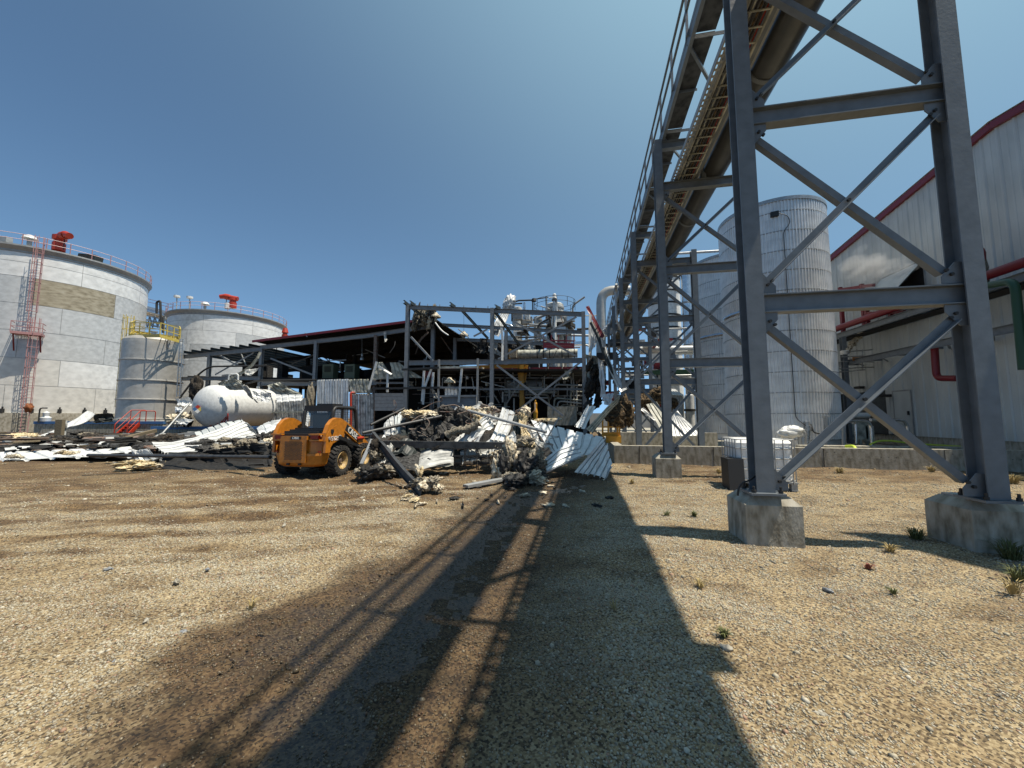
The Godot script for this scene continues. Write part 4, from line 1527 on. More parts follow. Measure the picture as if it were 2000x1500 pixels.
	tag(ob(m, "pipe_duct", K.galv_dull), "tall thin grey duct between the yellow ladder and the stainless tank", "duct")

	# containment wall with blue cap
	for q in [[72, 322, 823, 31.6, 1.36, "grey concrete wall with a blue cap at the foot of the stainless tank"], [300, 640, 833, 29.6, 0.98, "grey concrete wall with a blue cap below the white tank"]]:
		var A := at(q[0], q[2], q[3]); var B := at(q[1], q[2], q[3])
		var w := thing("containment_wall", q[5], "wall", Vector3((A.x + B.x) / 2, 0, A.z), "blue capped containment walls")
		m = M.new()
		m.abox(Vector3((A.x + B.x) / 2, A.y / 2 - 0.2, A.z), B.x - A.x, A.y, 0.3)
		ob(m, "wall", K.concrete, w)
		m = M.new()
		m.abox(Vector3((A.x + B.x) / 2, A.y - 0.1, A.z), B.x - A.x + 0.06, 0.22, 0.4)
		ob(m, "cap", K.blue_paint, w)
	# hydrant pot and pipe hoop on the wall
	m = M.new()
	m.pipe([at(75, 826, 31.3), at(78, 797, 31.3), at(92, 797, 31.3)], 0.05, 8, 0.2)
	tag(ob(m, "hoop_rail", K.bolt), "thin dark hoop rail at the left end of the blue capped wall", "rail")
	m = M.new()
	m.lathe(at(89, 823, 31.6), [Vector2(0.3, 0), Vector2(0.34, 0.3), Vector2(0.18, 0.42), Vector2(0.22, 0.7), Vector2(0.01, 0.85)], 12)
	tag(ob(m, "white_valve", K.white_metal), "white valve head standing on the blue capped wall", "valve")
	# red stair over the wall
	var rs := thing("red_stair", "bright red steel stair with handrails climbing over the containment wall", "stair", at(234, 853, 30.6))
	var lo := [at(222, 855, 30.4), at(247, 853, 30.0)]
	var hi := [at(254, 826, 31.6), at(272, 828, 31.2)]
	for k in 2:
		m = M.new()
		m.bar(lo[k], hi[k], 0.06, 0.28)
		ob(m, "stringer", K.red_bright, rs)
		m = M.new()
		var u := Vector3.UP * 1.05
		m.pipe([lo[k] + Vector3.UP * 0.3, lo[k] + u, hi[k] + u, hi[k] + u + Vector3(0.5, 0, -0.8), hi[k] + Vector3(0.5, -0.8, -0.8)], 0.035, 6, 0.15)
		m.tube([hi[k], hi[k] + u], 0.03, 6)
		m.tube([lo[k].lerp(hi[k], 0.1) + u * 0.5, hi[k] + u * 0.5], 0.025, 6)
		ob(m, "handrail", K.red_bright, rs)
	for k in 6:
		m = M.new()
		var f := (k + 0.5) / 6.0
		m.bar(lo[0].lerp(hi[0], f), lo[1].lerp(hi[1], f), 0.26, 0.035)
		ob(m, "tread", K.red_bright, rs)
	# small far red stair by the white tank
	rs = thing("red_stair", "small red stair rails under the belly of the white tank", "stair", at(425, 832, 29.2))
	for k in 2:
		m = M.new()
		var x := 410 + k * 20
		m.pipe([at(x, 833, 29.2), at(x + 8, 806, 29.2), at(x + 15, 806, 29.2), at(x + 15, 833, 29.2)], 0.04, 6, 0.2)
		m.tube([at(x + 2, 826, 29.2), at(x + 12, 814, 29.2)], 0.03, 6)
		m.tube([at(x + 1, 833, 29.2), at(x + 15, 815, 29.3)], 0.04, 6)
		ob(m, "handrail", K.red_bright, rs)

	# white horizontal pressure tank lying along the plant axis
	var wt := thing("white_tank", "white horizontal pressure tank with domed ends and a hazard diamond", "tank", at(440, 830, 32))
	var ax := GS
	var e0 := at(417, 793, 29.6)
	var r := 1.62
	m = M.new()
	var prof := []
	for i in 15:
		var f := i / 14.0 * PI / 2
		prof.append(Vector2(maxf(0.005, r * sin(f)), -1.0 * cos(f)))
	for i in 15:
		var f := i / 14.0 * PI / 2
		prof.append(Vector2(maxf(0.005, r * cos(f)), 6.4 + 1.0 * sin(f)))
	m.lathe(e0, prof, 56, ax)
	ob(m, "vessel", K.white_metal, wt)
	for k in 2:
		m = M.new()
		var q := e0 + ax * (1.2 + 3.9 * k)
		m.box(Vector3(q.x, q.y / 2 - 0.3, q.z), GT * 1.2, Vector3.UP * (q.y / 2 - 0.3), ax * 0.16)
		ob(m, "saddle", K.white_metal, wt)
	m = M.new()
	m.tube([e0 + ax * 1.6 + Vector3.UP * (r - 0.1), e0 + ax * 1.6 + Vector3.UP * (r + 0.4)], 0.42, 18)
	m.tube([e0 + ax * 1.6 + Vector3.UP * (r + 0.4), e0 + ax * 1.6 + Vector3.UP * (r + 0.5)], 0.55, 18)
	var mw := ob(m, "manway", K.white_metal, wt)
	m = M.new()
	var mo := e0 + ax * 1.6 + Vector3.UP * (r + 0.5) - GT * 0.5
	m.pipe([mo, mo + Vector3.UP * 0.55, mo + GT * 0.9 + Vector3.UP * 0.55, mo + GT * 0.9], 0.06, 8, 0.25)
	ob(m, "davit", K.white_metal, mw)
	# hazard diamond on the domed end: blue, red, yellow and white quarters
	var dn := (-ax * 0.86 + GT * -0.42 + Vector3.UP * -0.2).normalized()
	var dc := at(386, 799, 28.72)
	var view := (EYE - dc).normalized()
	dc += view * 0.25
	var dx := Vector3.UP.cross(view).normalized() * 0.16
	var dy := view.cross(dx).normalized() * 0.16
	var dm := ["blue_paint", "red_bright", "yellow", "white_metal"]
	for k in 4:
		m = M.new()
		var off: Vector3 = [-dx, dy, dx, -dy][k]
		m.hull(PackedVector2Array([Vector2(-1, 0), Vector2(0, -1), Vector2(1, 0), Vector2(0, 1)]), dc + off, dx * 0.97, dy * 0.97, view * 0.02)
		ob(m, "hazard_quarter", K[dm[k]], wt)
	for k in 4:
		m = M.new()
		var q := e0 + ax * (1.0 + k * 1.5) + Vector3.UP * (r - 0.05)
		m.tube([q, q + Vector3.UP * 0.25], 0.12, 10)
		ob(m, "nozzle", K.white_metal, wt)

# ---------------------------------------------------------------- small shared builders for wreckage
func sheet_px(q: Array, ribs: int, deep: float, crumple: float, mt: String, called: String, label: String, cat := "panel", group := "", sag := 0.0, rows := 10) -> MeshInstance3D:   # q: four [px, py, depth]
	var m := M.new()
	var p := []
	for e in q:
		p.append(at(e[0], e[1], e[2]) if e[2] > 2.0 else gp(e[0], e[1], e[2]))
	sheet(m, p[0], p[1], p[2], p[3], ribs, deep, crumple, int(q[0][0]), sag, rows)
	var o := ob(m, called, K[mt])
	tag(o, label, cat, group)
	return o

func sheet_part(parent: Node, s: float, q: Array, ribs: int, deep: float, crumple: float, mt: String, called: String, rows := 8) -> MeshInstance3D:   # q: four [px, py] on the plane s
	var m := M.new()
	sheet(m, ps(q[0][0], q[0][1], s), ps(q[1][0], q[1][1], s), ps(q[2][0], q[2][1], s), ps(q[3][0], q[3][1], s), ribs, deep, crumple, int(q[0][0]), 0.0, rows)
	return ob(m, called, K[mt], parent)

func ibar(parent: Node, a: Vector3, b: Vector3, deep: float, wide: float, called := "beam", mt := "frame", up := Vector3.UP) -> void:
	var m := M.new()
	m.ibeam(a, b, deep, wide, up)
	ob(m, called, K[mt], parent)

func lbar(parent: Node, a: Vector3, b: Vector3, leg: float, called := "brace", mt := "frame") -> void:
	var m := M.new()
	m.angle(a, b, leg)
	ob(m, called, K[mt], parent)

func column_to_ground(parent: Node, px: float, py: float, s: float, w := 0.24, mt := "frame", foot := 0.0) -> void:
	var a := ps(px, py, s)
	ibar(parent, Vector3(a.x, foot, a.z), a, w, w, "column", mt, GS)

func rag(parent: Node, o: Vector3, x: Vector3, y: Vector3, z: Vector3, mt: String, sd: int, called := "insulation", amp := 0.5) -> MeshInstance3D:
	var m := M.new()
	blob(m, o, x, y, z, amp * 0.62, 1.7, sd, 18, 26)
	return ob(m, called, K[mt], parent)

# ---------------------------------------------------------------- burnt gabled hall, left of the centre
func build_burnt_hall() -> void:
	var S := 30.0
	var h := thing("burnt_hall", "burnt out gabled steel hall with black interior and red roof edge left of the centre", "building", ps(620, 850, S))
	for q in [[410, 690], [512, 677], [618, 664], [735, 652], [846, 640]]:
		column_to_ground(h, q[0], q[1] + 3, S, 0.28, "frame" if q[0] != 735 else "rusty_beam")
	for q in [[356, 697, 508, 682], [508, 679, 718, 656], [718, 656, 848, 636]]:
		ibar(h, ps(q[0], q[1], S), ps(q[2], q[3], S), 0.36, 0.2, "rafter")
	# further frames inside, dark
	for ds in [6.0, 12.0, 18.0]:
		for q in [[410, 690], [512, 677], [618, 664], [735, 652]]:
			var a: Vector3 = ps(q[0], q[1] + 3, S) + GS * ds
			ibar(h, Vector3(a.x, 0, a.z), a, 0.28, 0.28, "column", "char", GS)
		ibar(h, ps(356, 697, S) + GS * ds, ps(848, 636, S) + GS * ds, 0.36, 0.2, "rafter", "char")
	# purlins that lost their sheeting: ends step up along the bare rafter
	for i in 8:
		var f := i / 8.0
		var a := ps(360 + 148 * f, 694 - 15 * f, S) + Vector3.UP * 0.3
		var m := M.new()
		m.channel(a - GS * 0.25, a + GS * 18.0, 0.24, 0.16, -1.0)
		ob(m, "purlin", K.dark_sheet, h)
	# roof slopes as sheets, some missing
	var L := ps(494, 667, S - 0.4)
	var Rg := ps(848, 622, S - 0.4)
	var B := ps(905, 660, S - 0.4)
	var nn := 12
	for i in nn:
		for k in 5:
			if (i * 7 + k * 5) % 23 == 3 and k > 1 and k < 4:
				continue
			var m := M.new()
			var a := L.lerp(Rg, float(i) / nn) + GS * k * 5.0
			var b := L.lerp(Rg, (i + 1.01) / nn) + GS * k * 5.0
			sheet(m, a, b, b + GS * 5.05, a + GS * 5.05, 3, 0.03, 0.02, i * 9 + k, 0.0, 2)
			ob(m, "roof_sheet", K.char, h)
	for i in 4:
		var m := M.new()
		var a := Rg.lerp(B, i / 4.0)
		var b := Rg.lerp(B, (i + 1.02) / 4.0)
		sheet(m, a, b, b + GS * 20.0, a + GS * 20.0, 3, 0.03, 0.12, 77 + i, 0.0, 8)
		ob(m, "roof_sheet", K.char, h)
	var tr := M.new()
	tr.bar(L - GS * 0.05, Rg - GS * 0.05, 0.1, 0.2)
	ob(tr, "roof_trim", K.red, h)
	tr = M.new()
	tr.bar(ps(596, 650, S - 0.45), ps(600, 658, S - 0.45), 0.06, 0.06)
	ob(tr, "dangling_clip", K.galv, h)
	# back and side walls, charred
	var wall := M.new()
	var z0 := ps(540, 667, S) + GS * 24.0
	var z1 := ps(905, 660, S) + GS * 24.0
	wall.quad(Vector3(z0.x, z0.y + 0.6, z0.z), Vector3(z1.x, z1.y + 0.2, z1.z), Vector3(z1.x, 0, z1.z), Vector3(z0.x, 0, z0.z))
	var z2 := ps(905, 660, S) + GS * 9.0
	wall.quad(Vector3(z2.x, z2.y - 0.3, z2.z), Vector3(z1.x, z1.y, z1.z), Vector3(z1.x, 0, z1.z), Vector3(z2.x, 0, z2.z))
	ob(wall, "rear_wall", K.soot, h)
	# mezzanine floor and beams
	for q in [[350, 740, 440, 739], [440, 738, 508, 739], [510, 749, 618, 750], [618, 749, 735, 748]]:
		ibar(h, ps(q[0], q[1], S - 0.2), ps(q[2], q[3], S - 0.2), 0.34, 0.22, "floor_beam")
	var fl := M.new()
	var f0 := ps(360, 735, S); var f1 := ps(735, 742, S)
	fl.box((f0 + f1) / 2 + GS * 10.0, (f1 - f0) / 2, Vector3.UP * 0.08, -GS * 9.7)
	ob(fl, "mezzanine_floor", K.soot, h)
	for q in [[424, 692, 464, 714], [420, 732, 494, 690], [528, 700, 610, 732]]:
		lbar(h, ps(q[0], q[1], S + 0.2), ps(q[2], q[3], S + 0.2), 0.14)
	for q in [[470, 690, 480, 714], [630, 705, 676, 703], [664, 704, 664, 716], [603, 745, 618, 744]]:
		lbar(h, ps(q[0], q[1], S + 1.0), ps(q[2], q[3], S + 1.0), 0.07, "conduit", "galv_dull")
	# charred clutter on the mezzanine
	var r := RandomNumberGenerator.new()
	r.seed = 5
	for i in 46:
		var px := r.randf_range(370, 830)
		var s := S + r.randf_range(1.0, 12.0)
		var base := ps(px, 738, S)
		var o := base + GS * (s - S)
		var m := M.new()
		var w := r.randf_range(0.2, 1.3)
		var hh := r.randf_range(0.4, 1.9)
		m.box(o + Vector3.UP * hh / 2, GT * w / 2, Vector3.UP * hh / 2, GS * -0.4)
		ob(m, "charred_cabinet", K[["char", "soot", "charred_cloth", "soot"][i % 4]], h)
	for i in 30:
		var a := ps(r.randf_range(500, 830), r.randf_range(665, 735), S + r.randf_range(1, 10))
		var b := a + Vector3(r.randf_range(-2.5, 2.5), r.randf_range(-1.4, 0.4), r.randf_range(-0.5, 0.5))
		lbar(h, a, b, 0.08, "hanging_bar", ["char", "galv_dull", "char"][i % 3])
	var v := M.new()
	var vo := ps(478, 770, S + 7.0)
	v.lathe(Vector3(vo.x, 0, vo.z), [Vector2(2.2, 0), Vector2(2.2, 6.3), Vector2(0.01, 6.9)], 32)
	tag(ob(v, "process_vessel", K.galv_dull), "dull grey vessel standing inside the burnt hall behind the cross bracing", "vessel")
	for q in [[629, 651], [672, 693]]:
		var u := thing("louvred_unit", "dark green louvred cabinet on the mezzanine, %s" % ("left of the hanging sheet" if q[0] < 650 else "right of the hanging sheet"), "cabinet", ps((q[0] + q[1]) / 2.0, 738, 32.0), "green louvred cabinets")
		var a := ps(q[0], 739, 31.0); var b := ps(q[1], 711, 31.0)
		var c := (a + b) / 2
		var m := M.new()
		m.box(c + GS * 0.4, GT * (b - a).dot(GT) / 2, Vector3.UP * (b.y - a.y) / 2, -GS * 0.4)
		ob(m, "body", K.green_unit, u)
		for k in 6:
			m = M.new()
			m.box(c + Vector3.UP * (0.42 - k * 0.09) - GS * 0.02, GT * 0.32, Vector3.UP * 0.02, -GS * 0.02)
			ob(m, "louvre", K.soot, u)
	# lamps that hang in the hall
	for q in [[707, 690, 700], [389, 620, 0]]:
		if q[2] == 0:
			continue
		var m := M.new()
		m.lathe(ps(q[0], q[2], 31.5), [Vector2(0.17, -0.15), Vector2(0.17, 0), Vector2(0.08, 0.2), Vector2(0.08, 0.35)], 12)
		m.tube([ps(q[0], 660, 31.5), ps(q[0], q[2] - 5, 31.5)], 0.02, 5)
		tag(ob(m, "bay_lamp", K.galv), "grey bell shaped lamp hanging inside the black hall", "lamp")
	# scorched hose and bent girts
	var m := M.new()
	m.pipe([ps(522, 714, 29.4), ps(408, 716, 29.4), ps(384, 734, 29.2), ps(352, 776, 28.6), ps(345, 790, 28.4)], 0.08, 8, 0.8)
	tag(ob(m, "scorched_pipe", K.bolt), "black scorched pipe running across the hall front and drooping left of the white tank", "pipe")
	m = M.new()
	m.pipe([ps(618, 742, 28.8), ps(505, 743, 28.8), ps(480, 750, 28.5)], 0.08, 8, 0.8)
	tag(ob(m, "scorched_pipe", K.bolt), "black scorched pipe along the floor beam above the white sheets", "pipe")
	m = M.new()
	var tw := [[509, 688], [503, 700], [493, 713], [478, 725], [455, 737], [427, 751]]
	for i in tw.size() - 1:
		m.channel(ps(tw[i][0], tw[i][1], 28.4), ps(tw[i + 1][0], tw[i + 1][1], 28.3), 0.22, 0.09, 1.0, Vector3.UP.rotated(GS, i * 0.25))
	tag(ob(m, "twisted_girt", K.cream_sheet), "pale twisted girt curling down from the rafter to the white tank", "girt")
	sheet_px([[479, 722, 29.5], [505, 719, 29.6], [492, 733, 29.3], [478, 733, 29.3]], 2, 0.03, 0.15, "white_scorched", "torn_sheet", "torn pale sheet caught behind the twisted girt", "panel", "torn sheets around the white tank")
	sheet_px([[434, 750, 28.6], [457, 735, 28.6], [489, 762, 29.0], [447, 762, 28.8]], 4, 0.05, 0.25, "cream_sheet", "torn_sheet", "grey ribbed sheet draped over the top of the white tank", "panel", "torn sheets around the white tank")
	sheet_px([[470, 752, 28.6], [482, 753, 28.6], [503, 790, 29.5], [488, 775, 29.2]], 2, 0.05, 0.2, "white_scorched", "torn_sheet", "narrow pale sheet sliding down the right flank of the white tank", "panel", "torn sheets around the white tank")
	sheet_px([[492, 762, 29.4], [530, 768, 29.8], [526, 788, 29.6], [497, 780, 29.3]], 4, 0.05, 0.25, "white_metal", "torn_sheet", "bright crumpled sheet between the white tank and the ribbed box", "panel", "torn sheets around the white tank")
	sheet_px([[523, 752, 28.4], [546, 747, 28.6], [592, 771, 29.5], [541, 769, 28.8]], 5, 0.05, 0.25, "cream_sheet", "torn_sheet", "grey sheet folded open on top of the ribbed white box", "panel", "torn sheets around the white tank")
	sheet_px([[538, 770, 28.3], [592, 771, 28.6], [590, 782, 28.2], [541, 786, 28.0]], 4, 0.05, 0.12, "white_metal", "torn_sheet", "bright white flap hanging over the ribbed white box", "panel", "torn sheets around the white tank")
	var bx := thing("ribbed_box", "leaning white ribbed wall section behind the loader and right of the white tank", "wall panel", at(560, 830, 29.0))
	for i in 5:
		sheet_part(bx, 29.2, [[524 + i * 15, 782 - i], [538.6 + i * 15, 781 - i], [539.6 + i * 15, 832], [525 + i * 15, 832]], 3, 0.05, 0.05, "white_scorched", "ribbed_sheet")
	m = M.new()
	m.bar(ps(520, 806, 28.9), ps(600, 804, 28.9), 0.1, 0.14)
	ob(m, "girt", K.cream_sheet, bx)
	# burnt hanging rags
	rag(self, ps(383, 760, 28.6), Vector3(0.5, 0, 0), Vector3(0, 1.1, 0), Vector3(0, 0, 0.4), "rubble", 41, "hanging_rag")
	tag(get_child(get_child_count() - 1), "dark brown burnt rag hanging left of the white tank", "debris")
	rag(self, ps(606, 778, 28.4), Vector3(0.3, 0, 0), Vector3(0, 1.1, 0), Vector3(0, 0, 0.3), "wool_grey", 42, "hanging_rag")
	tag(get_child(get_child_count() - 1), "grey burnt rag hanging beside the white ribbed wall", "debris")
	# standing ribbed wall behind the loader
	var w := thing("ribbed_wall", "standing white ribbed wall with peeled paint behind the loader cab", "wall panel", ps(676, 850, 27.0))
	for i in 4:
		sheet_part(w, 27.0, [[619 + i * 15.5, 742 - i * 0.4], [634 + i * 15.5, 741 - i * 0.4], [633.5 + i * 15.5, 850], [618 + i * 15.5, 850]], 3, 0.05, 0.03, "blue_sheet" if i % 2 else "white_metal", "ribbed_sheet")
	for i in 3:
		sheet_part(w, 26.9, [[681 + i * 13.5, 741], [694 + i * 13.0, 740], [699 + i * 14, 768], [684.5 + i * 14.5, 768]], 2, 0.05, 0.06, "cream_sheet", "bent_sheet")
		sheet_part(w, 27.0, [[685 + i * 15, 769], [699.5 + i * 15, 769], [700 + i * 15, 850], [685 + i * 15, 850]], 3, 0.05, 0.02, "white_scorched", "ribbed_sheet")
	m = M.new()
	m.pipe([ps(685, 850, 26.6), ps(685, 767, 26.6), ps(692, 767, 26.8)], 0.09, 10, 0.2)
	tag(ob(m, "red_standpipe", K.red_bright), "red standpipe with a bent top against the white ribbed wall", "pipe")

# ---------------------------------------------------------------- bare steel frame in the centre
func build_central_frame() -> void:
	var S := 26.0
	var f := thing("burnt_steel_frame", "tall bare grey steel frame with cross bracing in the centre of the wreckage", "steel frame", ps(970, 850, S))
	for q in [[797, 596], [961.5, 602], [1139, 609]]:
		column_to_ground(f, q[0], q[1], S, 0.26)
	for q in [[847, 632], [889, 660], [988.5, 645], [1139, 655]]:
		column_to_ground(f, q[0], q[1], S + 6.0, 0.26)
	for q in [[797, 600, 961, 607], [963, 607, 1137, 614], [797, 709, 961, 707], [963, 707, 1137, 704]]:
		ibar(f, ps(q[0], q[1], S), ps(q[2], q[3], S), 0.34 if q[1] > 650 else 0.3, 0.18)
	for q in [[852, 634, 986, 641], [990, 641, 1137, 649], [890, 663, 988, 667], [988, 668, 1100, 673]]:
		ibar(f, ps(q[0], q[1], S + 6.0), ps(q[2], q[3], S + 6.0), 0.28, 0.18)
	for q in [[858, 728, 936, 728], [936, 728, 1137, 729]]:
		ibar(f, ps(q[0], q[1], S + 3.0), ps(q[2], q[3], S + 3.0), 0.32, 0.18)
	for q in [[730, 748, 795, 748], [937, 760, 1137, 760]]:
		ibar(f, ps(q[0], q[1], S + 0.6), ps(q[2], q[3], S + 0.6), 0.14, 0.12)
	# rafters and purlins running back
	for q in [[802, 599, 850, 638], [901, 605, 954, 662], [967, 609, 1026, 690], [1071, 612, 1077, 640]]:
		var a := ps(q[0], q[1], S)
		ibar(f, a, ps(q[2], q[3], S + 7.0), 0.22, 0.1, "purlin", "dark_sheet")
	for q in [[790, 589, 800, 597], [802, 590, 812, 597], [880, 593, 890, 600], [968, 598, 978, 603]]:
		var m := M.new()
		m.channel(ps(q[0], q[1], S - 0.5), ps(q[2], q[3], S + 0.3), 0.24, 0.12, 1.0)
		ob(m, "purlin_end", K.dark_sheet, f)
	for i in 14:
		var px := 812 + i * 23.5
		var py := 594 + (px - 800) * 0.036
		lbar(f, ps(px, py + 3, S), ps(px, py - 1.5, S), 0.05, "cleat")
	for q in [[1002, 627, 1126, 696], [973, 701, 1126, 619], [970, 713, 1100, 812], [1010, 803, 1133, 708], [802, 658, 846, 706], [925, 657, 952, 643]]:
		lbar(f, ps(q[0], q[1], S - 0.1), ps(q[2], q[3], S - 0.1), 0.13)
	# side posts and door frames below the floor beam
	for q in [[857, 702, 775], [933, 700, 782], [857, 775, 830], [933, 775, 830]]:
		lbar(f, ps(q[0], q[1], S - 0.3), ps(q[0] - 1, q[2], S - 0.3), 0.14, "post")
	for q in [[857, 774, 934, 773], [858, 757, 932, 757]]:
		lbar(f, ps(q[0], q[1], S - 0.3), ps(q[2], q[3], S - 0.3), 0.13, "girt")
	# mezzanine slab and red edge
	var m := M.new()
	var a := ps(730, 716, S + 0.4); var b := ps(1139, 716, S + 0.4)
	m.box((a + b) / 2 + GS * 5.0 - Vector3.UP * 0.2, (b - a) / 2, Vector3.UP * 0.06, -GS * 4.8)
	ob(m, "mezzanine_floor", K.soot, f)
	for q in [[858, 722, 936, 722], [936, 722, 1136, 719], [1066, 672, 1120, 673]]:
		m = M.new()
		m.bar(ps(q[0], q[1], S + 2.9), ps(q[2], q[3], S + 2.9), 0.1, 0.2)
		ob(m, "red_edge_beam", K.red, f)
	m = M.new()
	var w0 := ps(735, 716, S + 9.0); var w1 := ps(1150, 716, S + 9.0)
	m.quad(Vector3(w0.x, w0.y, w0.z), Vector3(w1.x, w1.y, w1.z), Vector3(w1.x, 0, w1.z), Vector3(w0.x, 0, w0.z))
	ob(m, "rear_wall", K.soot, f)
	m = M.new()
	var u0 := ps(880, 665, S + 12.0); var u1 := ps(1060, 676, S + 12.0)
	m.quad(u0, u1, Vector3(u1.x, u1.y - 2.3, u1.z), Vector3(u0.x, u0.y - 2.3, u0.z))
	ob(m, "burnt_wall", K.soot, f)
	# roller doors
	for q in [[732, 790, 768, 830, "grey roller door half closed at the left of the frame"], [859, 932, 775, 812, "grey roller door under a pale header behind the charred heap"]]:
		var d := thing("roller_door", q[4], "door", ps((q[0] + q[1]) / 2.0, q[3], S), "roller doors of the burnt building")
		for k in 9:
			var y0: float = lerpf(q[2], q[3], k / 9.0)
			var y1: float = lerpf(q[2], q[3], (k + 0.94) / 9.0)
			if q[0] < 800 and k > 4:
				continue
			m = M.new()
			var c0 := ps(q[0], y0, S - 0.1); var c1 := ps(q[1], y0, S - 0.1); var c2 := ps(q[1], y1, S - 0.1)
			m.box((c0 + c2) / 2, (c1 - c0) / 2, (c1 - c2) / 2, -GS * 0.03)
			ob(m, "slat", K.frame, d)
	# hanging cream panels, white bent strips, pale clutter
	var i := 0
	for q in [[[733, 708], [747, 707], [770, 740], [728, 741]], [[762, 708], [781, 708], [801, 738], [768, 739]], [[783, 711], [796, 720], [826, 738], [800, 738]]]:
		var p := []
		for e in q:
			p.append(ps(e[0], e[1], S + 0.2))
		m = M.new()
		sheet(m, p[0], p[1], p[2], p[3], 3, 0.05, 0.1, 200 + i)
		ob(m, "hanging_panel", K.cream_sheet, f)
		i += 1
	i = 0
	for q in [[[735, 706], [731, 722], [720, 761]], [[738, 715], [750, 722], [765, 731]], [[757, 729], [756, 766]], [[828, 724], [824, 784]], [[843, 718], [829, 757], [826, 790]], [[902, 717], [899, 750], [896, 786]], [[979, 640], [982, 672], [981, 704]], [[846, 727], [844, 757]]]:
		m = M.new()
		var p := []
		for e in q:
			p.append(ps(e[0], e[1], S - 0.4))
		for k in p.size() - 1:
			m.channel(p[k], p[k + 1], 0.15, 0.05, 1.0, GT.rotated(Vector3.UP, k * 0.5))
		tag(ob(m, "bent_strip", K.white_metal), ["long white strip leaning from the floor edge to the roller door", "short white strip lying across the cream panels", "white strip hanging straight above the left roller door", "white strip standing left of the dark red panel", "white strip crossing in front of the dark red panel", "white strip hanging in front of the right roller door", "thin white strip hanging beside the middle frame column", "short white strip right of the dark red panel"][i], "strip", "white strips hanging in the frame")
		i += 1
	for q in [[785, 722, 858, 718, "black scorched bar running out from the first column at floor level"], [732, 759, 858, 757, "black scorched bar across the top of the left roller door"], [858, 718, 932, 717, "white topped bar along the floor edge right of the first column"]]:
		m = M.new()
		m.bar(ps(q[0], q[1], S - 0.5), ps(q[2], q[3], S - 0.5), 0.12, 0.14)
		tag(ob(m, "scorched_bar", K.bolt if q[0] < 800 else K.cream_sheet), q[4], "bar")
	m = M.new()
	m.box(ps(836, 731, S + 1.0), GT * 0.34, Vector3.UP * 0.24, -GS * 0.06)
	ob(m, "red_panel", K.red, f)
	for q in [[878, 748, S + 0.5, "cream mushroom vent among the pipes above the right roller door"], [906, 656, S + 6.0, "white mushroom lamp on the rear beam against the sky"], [851, 620, S + 3.0, "white lamp pot beside the torn insulation"]]:
		m = M.new()
		m.lathe(ps(q[0], q[1], q[2]), [Vector2(0.12, -0.35), Vector2(0.12, 0), Vector2(0.42, 0.0), Vector2(0.40, 0.12), Vector2(0.2, 0.26), Vector2(0.12, 0.4), Vector2(0.01, 0.42)], 16)
		tag(ob(m, "mushroom_vent", K.wool_white), q[3], "vent")
	m = M.new()
	m.tube([ps(906, 615, S + 6.0), ps(906, 650, S + 6.0)], 0.015, 5)
	tag(ob(m, "lamp_cable", K.bolt), "thin cable holding the white mushroom lamp", "cable")
	m = M.new()
	sheet(m, ps(869, 757, S), ps(894, 757, S), ps(894, 774, S), ps(869, 774, S), 4, 0.05, 0.01, 5)
	tag(ob(m, "ribbed_block", K.white_metal), "small white ribbed panel above the right roller door", "panel")
	# torn insulation hanging at the roof corner
	var r := RandomNumberGenerator.new()
	r.seed = 13
	var hr := thing("torn_insulation", "grey torn insulation hanging in rags under the top left corner of the frame", "debris", ps(830, 625, S + 2.0))
	for k in 16:
		var o := ps(r.randf_range(812, 850), r.randf_range(608, 634), S + 3.0)
		rag(hr, o, Vector3(r.randf_range(0.15, 0.4), 0.1, 0), Vector3(0.1, r.randf_range(0.2, 0.65), 0), Vector3(0, 0, 0.3), ["wool_grey", "charred_cloth", "wool_grey", "charred_cloth", "wool_white"][k % 5], 300 + k, "rag", 1.0)
	m = M.new()
	m.pipe([ps(850, 630, S + 2.0), ps(862, 646, S + 2.0), ps(876, 655, S + 2.0)], 0.06, 6, 0.6)
	tag(ob(m, "curled_strip", K.white_metal), "thin white strip curling down from the torn insulation", "strip")
	# burnt roofing drooping behind the rear beam
	hr = thing("fallen_roofing", "charred roofing drooping with white flecks behind the rear beam", "debris", ps(960, 672, S + 8.0))
	for k in 9:
		var x0 := 905 + k * 17.0
		sheet_part(hr, S + 8.0, [[x0, 664 + k % 3 * 2], [x0 + 20, 666 + k % 2 * 2], [x0 + 24, 690 + k % 4 * 2], [x0 - 2, 686]], 3, 0.06, 0.3, ["char", "charred_cloth", "char", "white_scorched"][k % 4], "sheet")
	# yellow jib crane
	var c := thing("jib_crane", "yellow jib crane post and arm standing inside the frame", "crane", ps(1020, 850, S + 2.0))
	var top := ps(1020, 713, S + 2.0)
	m = M.new()
	m.ibeam(Vector3(top.x, 0, top.z), top, 0.42, 0.34, GS, 0.03, 0.02)
	ob(m, "post", K.amber, c)
	m = M.new()
	m.ibeam(ps(1027, 715.5, S + 1.9), ps(934, 716.5, S + 1.9), 0.24, 0.2)
	ob(m, "arm", K.amber, c)
	m = M.new()
	m.hull(PackedVector2Array([Vector2(0, 0), Vector2(-0.35, 0), Vector2(0, -2.2)]), top + GT * -0.1, GT, Vector3.UP, -GS * 0.02)
	m.hull(PackedVector2Array([Vector2(0, 0), Vector2(0.25, 0), Vector2(0, -1.6)]), top + GT * 0.2, GT, Vector3.UP, -GS * 0.02)
	ob(m, "stiffener", K.amber, c)
	m = M.new()
	m.tube([ps(943, 718, S + 1.9), ps(943, 730, S + 1.9)], 0.16, 8)
	ob(m, "hoist", K.wool_white, c)
	# beige lagged vessel on the floor
	var v := thing("lagged_vessel", "beige horizontal vessel with straps lying on the floor of the frame", "vessel", ps(1060, 700, S + 4.0))
